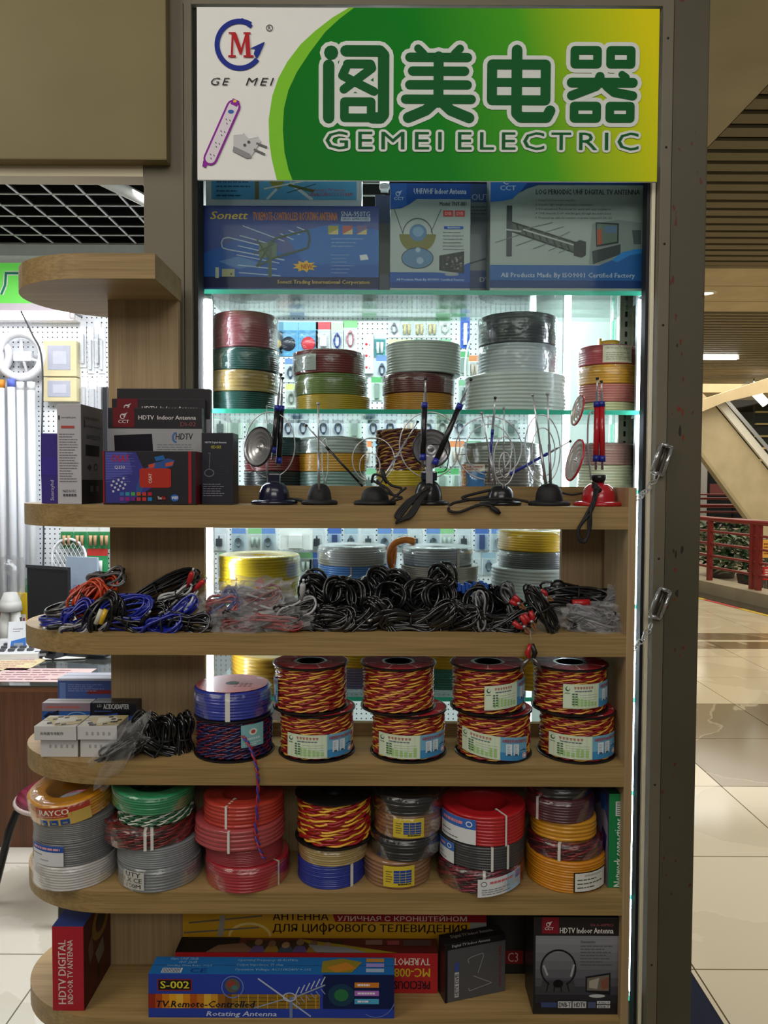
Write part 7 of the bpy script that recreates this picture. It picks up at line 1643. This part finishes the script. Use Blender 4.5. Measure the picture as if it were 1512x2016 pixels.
t = thing('black_box', 'small black device beside the telephone', 'device', onDesk(82, 1302), (0, 0, RAD(20))); b = MB(); b.box(-.03, 0, 0, .03, .11, .035, mat('#1b1b1e', .35, 0, .2), bev=.004); b.build('device_body', t); b = MB(); b.box(-.02, -.0008, .012, .02, 0, .024, mat('#8a8c90', .4)); b.build('port', t)
# stool
D = 2.75; sx = X(128, D, 1560); sz = Z(1556, D, 100); t = thing('stool', 'round stool with maroon quilted seat and black legs before the counter', 'stool', (sx, D, 0))
R = .165; prof = [(0, sz-.03), (R*.97, sz-.03), (R, sz-.015), (R*.97, sz), (R*.8, sz+.016), (R*.4, sz+.024), (0, sz+.026)]
def quilt():
    m = bpy.data.materials.new('quilted_vinyl'); m.use_nodes = True; nt = m.node_tree; b = nt.nodes['Principled BSDF']; b.inputs['Base Color'].default_value = (*lin('#6e1c34'), 1); b.inputs['Roughness'].default_value = .35
    tc = nt.nodes.new('ShaderNodeTexCoord'); w1 = nt.nodes.new('ShaderNodeTexWave'); w1.wave_type = 'BANDS'; w1.inputs['Scale'].default_value = 14; w1.bands_direction = 'DIAGONAL'; nt.links.new(tc.outputs['Object'], w1.inputs['Vector']); bp = nt.nodes.new('ShaderNodeBump'); bp.inputs['Strength'].default_value = .6; bp.inputs['Distance'].default_value = .006; nt.links.new(w1.outputs[1], bp.inputs['Height']); nt.links.new(bp.outputs[0], b.inputs['Normal']); return m
b = MB(); b.lathe(prof, quilt(), 36); b.build('seat', t)
b = MB(); b.tube([(R*cos(2*pi*k/36), R*sin(2*pi*k/36), sz-.02) for k in range(36)], .008, mat('#b8a8a4', .4), 8, closed=True); b.build('seat_trim', t)
for a in (200, 290, 20, 110):
    c, s = cos(RAD(a)), sin(RAD(a)); b = MB(); b.tube([(c*R*.7, s*R*.7, sz-.035), (c*R*.98, s*R*.98, sz-.06), (c*R*1.12, s*R*1.12, sz-.12), (c*R*1.5, s*R*1.5, 0)], .014, mat('#18181a', .35, .3), 8); b.build('leg', t)
# ================================================================== right side: chains, railing, stairs, plants
def chain(label, px0, py0, px1, py1, bx, by, ang):
    t = thing('safety_chain', label, 'chain', P(px0, py0, FR-.02)); o = t.location
    a, c = P(px0, py0, FR-.02), Vector((xs_p+.001, DF+.06, P(px1, py1, DF+.06).z)); d = c-a; n = 8; l = d.length/n
    for k in range(n):
        q = a+d*((k+.5)/n)-o; q.z -= .012*sin(pi*(k+.5)/n)
        e = d.normalized(); s = Vector((0, 0, 1)).cross(e).normalized(); u = e.cross(s); side = s if k % 2 else u
        pts = [q+e*(l*.66*cos(x_))+side*(l*.30*sin(x_)) for x_ in [2*pi*j/14 for j in range(14)]]
        b = MB(); b.tube(pts, .0016, CHR, 6, closed=True); b.build('chain_link', t)
    # clear buckle fixed to the frame
    bc = P(bx, by, FR-.014)-o; ca, sa = cos(RAD(ang)), sin(RAD(ang))
    def R(x, z, y=0): return bc+Vector((x*ca-z*sa, y, x*sa+z*ca))
    b = MB(); hw, hl = .013, .034
    pts = [R(-hw, -hl), R(hw, -hl), R(hw, hl), R(-hw, hl)]
    clr = mat('#b4b4b6', .12, .75, .5)
    for i in range(4): b.tube([pts[i], pts[(i+1) % 4]], .0045, clr, 8)
    b.build('buckle_frame', t); b = MB(); b.tube([R(0, -hl, .004), R(0, hl, .004)], .004, mat('#4a4844', .3, .6), 8); b.build('buckle_bar', t)
    for zz in (-hl, hl):
        b = MB(); b.tube([R(0, zz, -.004), R(0, zz, .012)], .005, CHD, 10); b.build('buckle_screw', t)
chain('upper chain and clear buckle tying the shelf to the right frame', 1296, 934, 1254, 990, 1303, 905, -18)
chain('lower chain and clear buckle tying the shelf to the right frame', 1284, 1228, 1250, 1288, 1299, 1188, -20)

# ---- kerb and red railing along the atrium
RA, RB = Vector((4.42, 10.7, 0)), Vector((4.72, 9.0, 0)); RD = (RB-RA).normalized(); RN = Vector((RD.y, -RD.x, 0))
if RN.x < 0: RN = -RN
def rp(s, z, off=0): v = RA+RD*s+RN*off; return Vector((v.x, v.y, z))
KER = paint('#a39a84', 21); kb = MB()
def slab(b, s0, s1, o0, o1, z0, z1, m): 
    v = [rp(s0, z0, o0), rp(s1, z0, o0), rp(s1, z0, o1), rp(s0, z0, o1), rp(s0, z1, o0), rp(s1, z1, o0), rp(s1, z1, o1), rp(s0, z1, o1)]
    b.add(v, [(0,1,2,3), (7,6,5,4), (4,5,1,0), (5,6,2,1), (6,7,3,2), (7,4,0,3)], m)
slab(kb, -3.5, 3.5, .0, .35, 0, .17, KER); struct(kb.build('trim_8'))
kb = MB(); slab(kb, -3.5, 3.5, -.28, -.001, 0, .006, mat('#3a332c', .15, 0, .4)); struct(kb.build('trim_9'))
for k in range(8):
    kb = MB(); s0 = -2.9+k*.72; slab(kb, s0, s0+.70, -.36, -.29, .0012, .004, mat('#b03a34' if k % 2 else '#c8a82c', .5)); tag(kb.build('floor_tape'), None, None)
    o = bpy.context.scene.collection.objects[-1]; tag(o, ('red' if k % 2 else 'yellow')+' warning tape strip along the atrium kerb, %s from the far end' % ('first', 'first', 'second', 'second', 'third', 'third', 'fourth', 'fourth')[k], 'tape', 'warning tape along the kerb')
RR = mat('#7a2420', .35, 0, .3)
rl = thing('railing', 'dark red metal railing along the atrium kerb', 'railing', (RA.x, RA.y, .17)); ro = rl.location
def rtube(z, r, s0=-3.2, s1=3.2): b = MB(); b.tube([rp(s0, z, .15)-ro, rp(s1, z, .15)-ro], r, RR, 8); b.build('rail', rl)
rtube(1.03, .035)
for z in (.86, .69, .52, .36): rtube(z, .018)
for s in (-3.2, -2.6, -2.5, -1.3, -1.2, .06, .98, 1.10, 2.2, 2.3, 3.2):
    b = MB(); b.box(-.03, -.03, 0, .03, .03, .86, RR); b.build('post', rl, rp(s, .17, .15)-ro, (0, 0, math.atan2(RD.y, RD.x)))
# far railing across the atrium
fr = thing('railing', 'second red railing far across the atrium', 'railing', (7, 18.75, 0)); 
for z, r in ((1.0, .05), (.85, .025), (.68, .025), (1.18, .03), (1.28, .02)): b = MB(); b.tube([(-9, 0, z), (7, 0, z)], r, RR, 6); b.build('rail', fr)
for x in (-9, -6.5, -4, -1.5, .25, .70, 2.6, 3.0, 5): b = MB(); b.box(x-.04, -.04, 0, x+.04, .04, 1.2, RR); b.build('post', fr)
b = MB(); b.box(-2, 18.9, -.2, 14, 19.3, .42, KER); struct(b.build('trim_10'))
# far shop front with a glowing block for its warm light, grey pillar, dark glass
b = MB(); b.box(6.0, 23.4, 0, 13, 23.7, 1.15, mat('#e0a878', .5, emit=.35)); tag(b.build('shop_glow'), 'glowing orange block for the warm shop light far across the atrium', 'glow')
b = MB(); b.box(X(1372, 22, 930), 22, 0, X(1393, 22, 930), 22.4, 3.4, mat('#9a9a98', .5), bev=.02); tag(b.build('far_pillar'), 'pale grey pillar far across the atrium', 'pillar')
t = thing('glazed_storefront', 'dark glazed shop front far across the atrium', 'shop front', (X(1420, 23, 930), 23, 0)); b = MB(); b.box(-.45, 0, 0, 1.6, .1, 3.1, mat('#20262a', .15)); b.build('glazing', t)
for x in (-.45, .35, 1.0): b = MB(); b.box(x, -.05, 0, x+.07, 0, 3.1, mat('#15161a', .4)); b.build('mullion', t)
b = MB(); b.box(-.35, -.02, 1.2, .9, -.001, 1.55, mat('#7a4444', .5)); b.build('display', t)
# ---- stair: sloping beige stringer with pale edge and glass, rising to the upper left
DS = 13.0
def prismxz(b, pts, D, th, m): b.prism([(p.x, p.z) for p in pts], 0, th, m, tf=Matrix(((1,0,0,0),(0,0,1,D),(0,1,0,0),(0,0,0,1))))
STB = paint('#b8aa8a', 31); st = thing('staircase', 'sloping beige stair flight crossing the atrium', 'staircase', (P(1440, 950, DS).x, DS, Z(1080, DS, 1500))); so = st.location
def px2(pts, D=DS): return [P(x, y, D)-so for x, y in pts]
def sp(name, pts, dy, th, m):
    b = MB(); q = px2(pts); a = sum(q[i].x*q[(i+1) % len(q)].z-q[(i+1) % len(q)].x*q[i].z for i in range(len(q)))
    if a < 0: q = q[::-1]
    q = [Vector((v.x, 0, v.z)) for v in q]; n = len(q)
    b.add([v+Vector((0, dy, 0)) for v in q], [tuple(range(n))], m); b.add([v+Vector((0, dy+th, 0)) for v in q], [tuple(range(n))[::-1]], m)
    b.add([v+Vector((0, dy, 0)) for v in q]+[v+Vector((0, dy+th, 0)) for v in q], [(k, n+k, n+(k+1) % n, (k+1) % n) for k in range(n)], m); return b.build(name, st)
sp('stringer', [(1300, 690), (1405, 796), (1560, 984), (1640, 1080), (1640, 1240), (1512, 1068), (1378, 886), (1300, 782)], 0, .14, STB)
sp('stringer_edge', [(1378, 886), (1512, 1068), (1512, 1078), (1378, 896)], -.03, .17, paint('#a89a7a', 32))
sp('skirting', [(1405, 792), (1420, 788), (1560, 958), (1560, 980)], -.06, .06, mat('#d6d4c8', .4)); sp('handrail', [(1424, 790), (1429, 788), (1560, 940), (1560, 948)], -.10, .05, mat('#c8ccd0', .2, .7))
b = MB(); q = px2([(1424, 790), (1560, 944), (1560, 850), (1470, 748)]); b.add([v+Vector((0, -.05, 0)) for v in q], [(0, 1, 2, 3)], glassmat('#c8d2cc', .1)); b.build('glass_panel', st)
sp('landing_beam', [(1300, 812), (1512, 744), (1600, 716), (1600, 744), (1512, 772), (1410, 796), (1300, 842)], -.3, .25, paint('#c2b08c', 33))
# dark panel stands in for the hall; pale bars paint its lighted ceiling slats
b = MB(); b.box(7.4, 15.3, 1.6, 12.5, 15.36, 3.75, mat('#23241f', .6)); dk = tag(b.build('hall_backdrop'), 'dark panel for the hall beyond the stair glass, lighted slats painted as bars', 'grille')
for k in range(8): g = MB(); g.box(7.4, 15.22, 1.75+k*.24, 12.5, 15.29, 1.785+k*.24, mat('#c8b078', .5)); g.build('bar', dk)
b = MB(); q = [P(1484, 770, 13.6), P(1508, 795, 13.6)]; b.tube(q, .08, mat('#fff8f0', .3, emit=2.5, var=0), 8); b.tube([q[0], Vector((q[0].x, q[0].y, CEIL-.001))], .015, CHD, 6); tag(b.build('tube_lamp'), 'slanting lit lamp tube behind the stair glass', 'lamp')
# ---- plants in the atrium behind the railing
LM = [mat(c, .4, 0, .15, .2) for c in ('#1e3a1c', '#2a4a22', '#16301a', '#35522a')]
def plant(label, px, py0, py1, D, n, seed, sp_=.45):
    c0 = P(px, py1, D); t = thing('potted_plant', label, 'plant', c0); rq = random.Random(seed); h = P(px, py0, D).z-c0.z
    b = MB(); b.lathe([(0, 0), (.16, 0), (.20, .22), (.18, .22), (.17, .2), (0, .2)], mat('#4a4440', .6), 18); b.build('pot', t)
    b = MB()
    for k in range(7): a = rq.uniform(0, 6.28); b.tube([(0, 0, .18), (.1*cos(a), .1*sin(a), h*.5), (.28*cos(a), .28*sin(a), h*rq.uniform(.7, .95))], .008, LM[2], 5)
    b.build('stems', t)
    b = MB()
    for k in range(n):
        a = rq.uniform(0, 6.28); r = sp_*rq.random()**.6; z = h*rq.uniform(.28, 1.0); l = rq.uniform(.13, .24); w = l*.28; up = rq.uniform(-.3, .8)
        d = Vector((cos(a), sin(a), up)).normalized(); s = d.cross(Vector((0, 0, 1))).normalized(); o = Vector((r*cos(a), r*sin(a), z)); m_ = o+d*l*.5-Vector((0, 0, -.02))
        b.add([o, m_+s*w, o+d*l-Vector((0, 0, .03)), m_-s*w, m_-Vector((0, 0, .03))], [(0, 1, 4), (1, 2, 4), (2, 3, 4), (3, 0, 4)], rq.choice(LM), True)
    o = b.build('foliage', t); o['kind'] = 'stuff'
plant('leafy green plant behind the red railing, larger one', 1422, 1030, 1146, 12.4, 300, 1, .42); plant('leafy green plant at the right behind the red railing', 1478, 1058, 1160, 11.2, 180, 2, .36)
# posters at the right edge
for px0, py0, px1, py1, c, lab, lc in ((1501, 1063, 1524, 1098, '#d8a24a', 'yellow orange notice board at the right picture edge', '#8a4a1c'), (1503, 1116, 1530, 1142, '#b8282c', 'red notice with white rows at the right picture edge', '#e8d8d4')):
    D = 10.6; a, c_ = P(px0, py1, D), P(px1, py0, D); t = thing('notice_board', lab, 'notice', a); w, h = (c_-a).x, (c_-a).z
    b = MB(); b.box(0, 0, 0, w, .03, h, mat(c, .5), bev=.004); b.build('board', t); p = Print(0, 0, 10, 10); p.lines(1, 1.5, 9, 8.5, 4, lc, 1, .5, 5); p.build('print', t, flat((0, -.0002, h), (w, 0, 0), (0, 0, -h)))
    b = MB(); b.box(w*.4, .031, -a.z, w*.5, .06, h*.8, mat('#55504a', .5)); b.build('post', t)
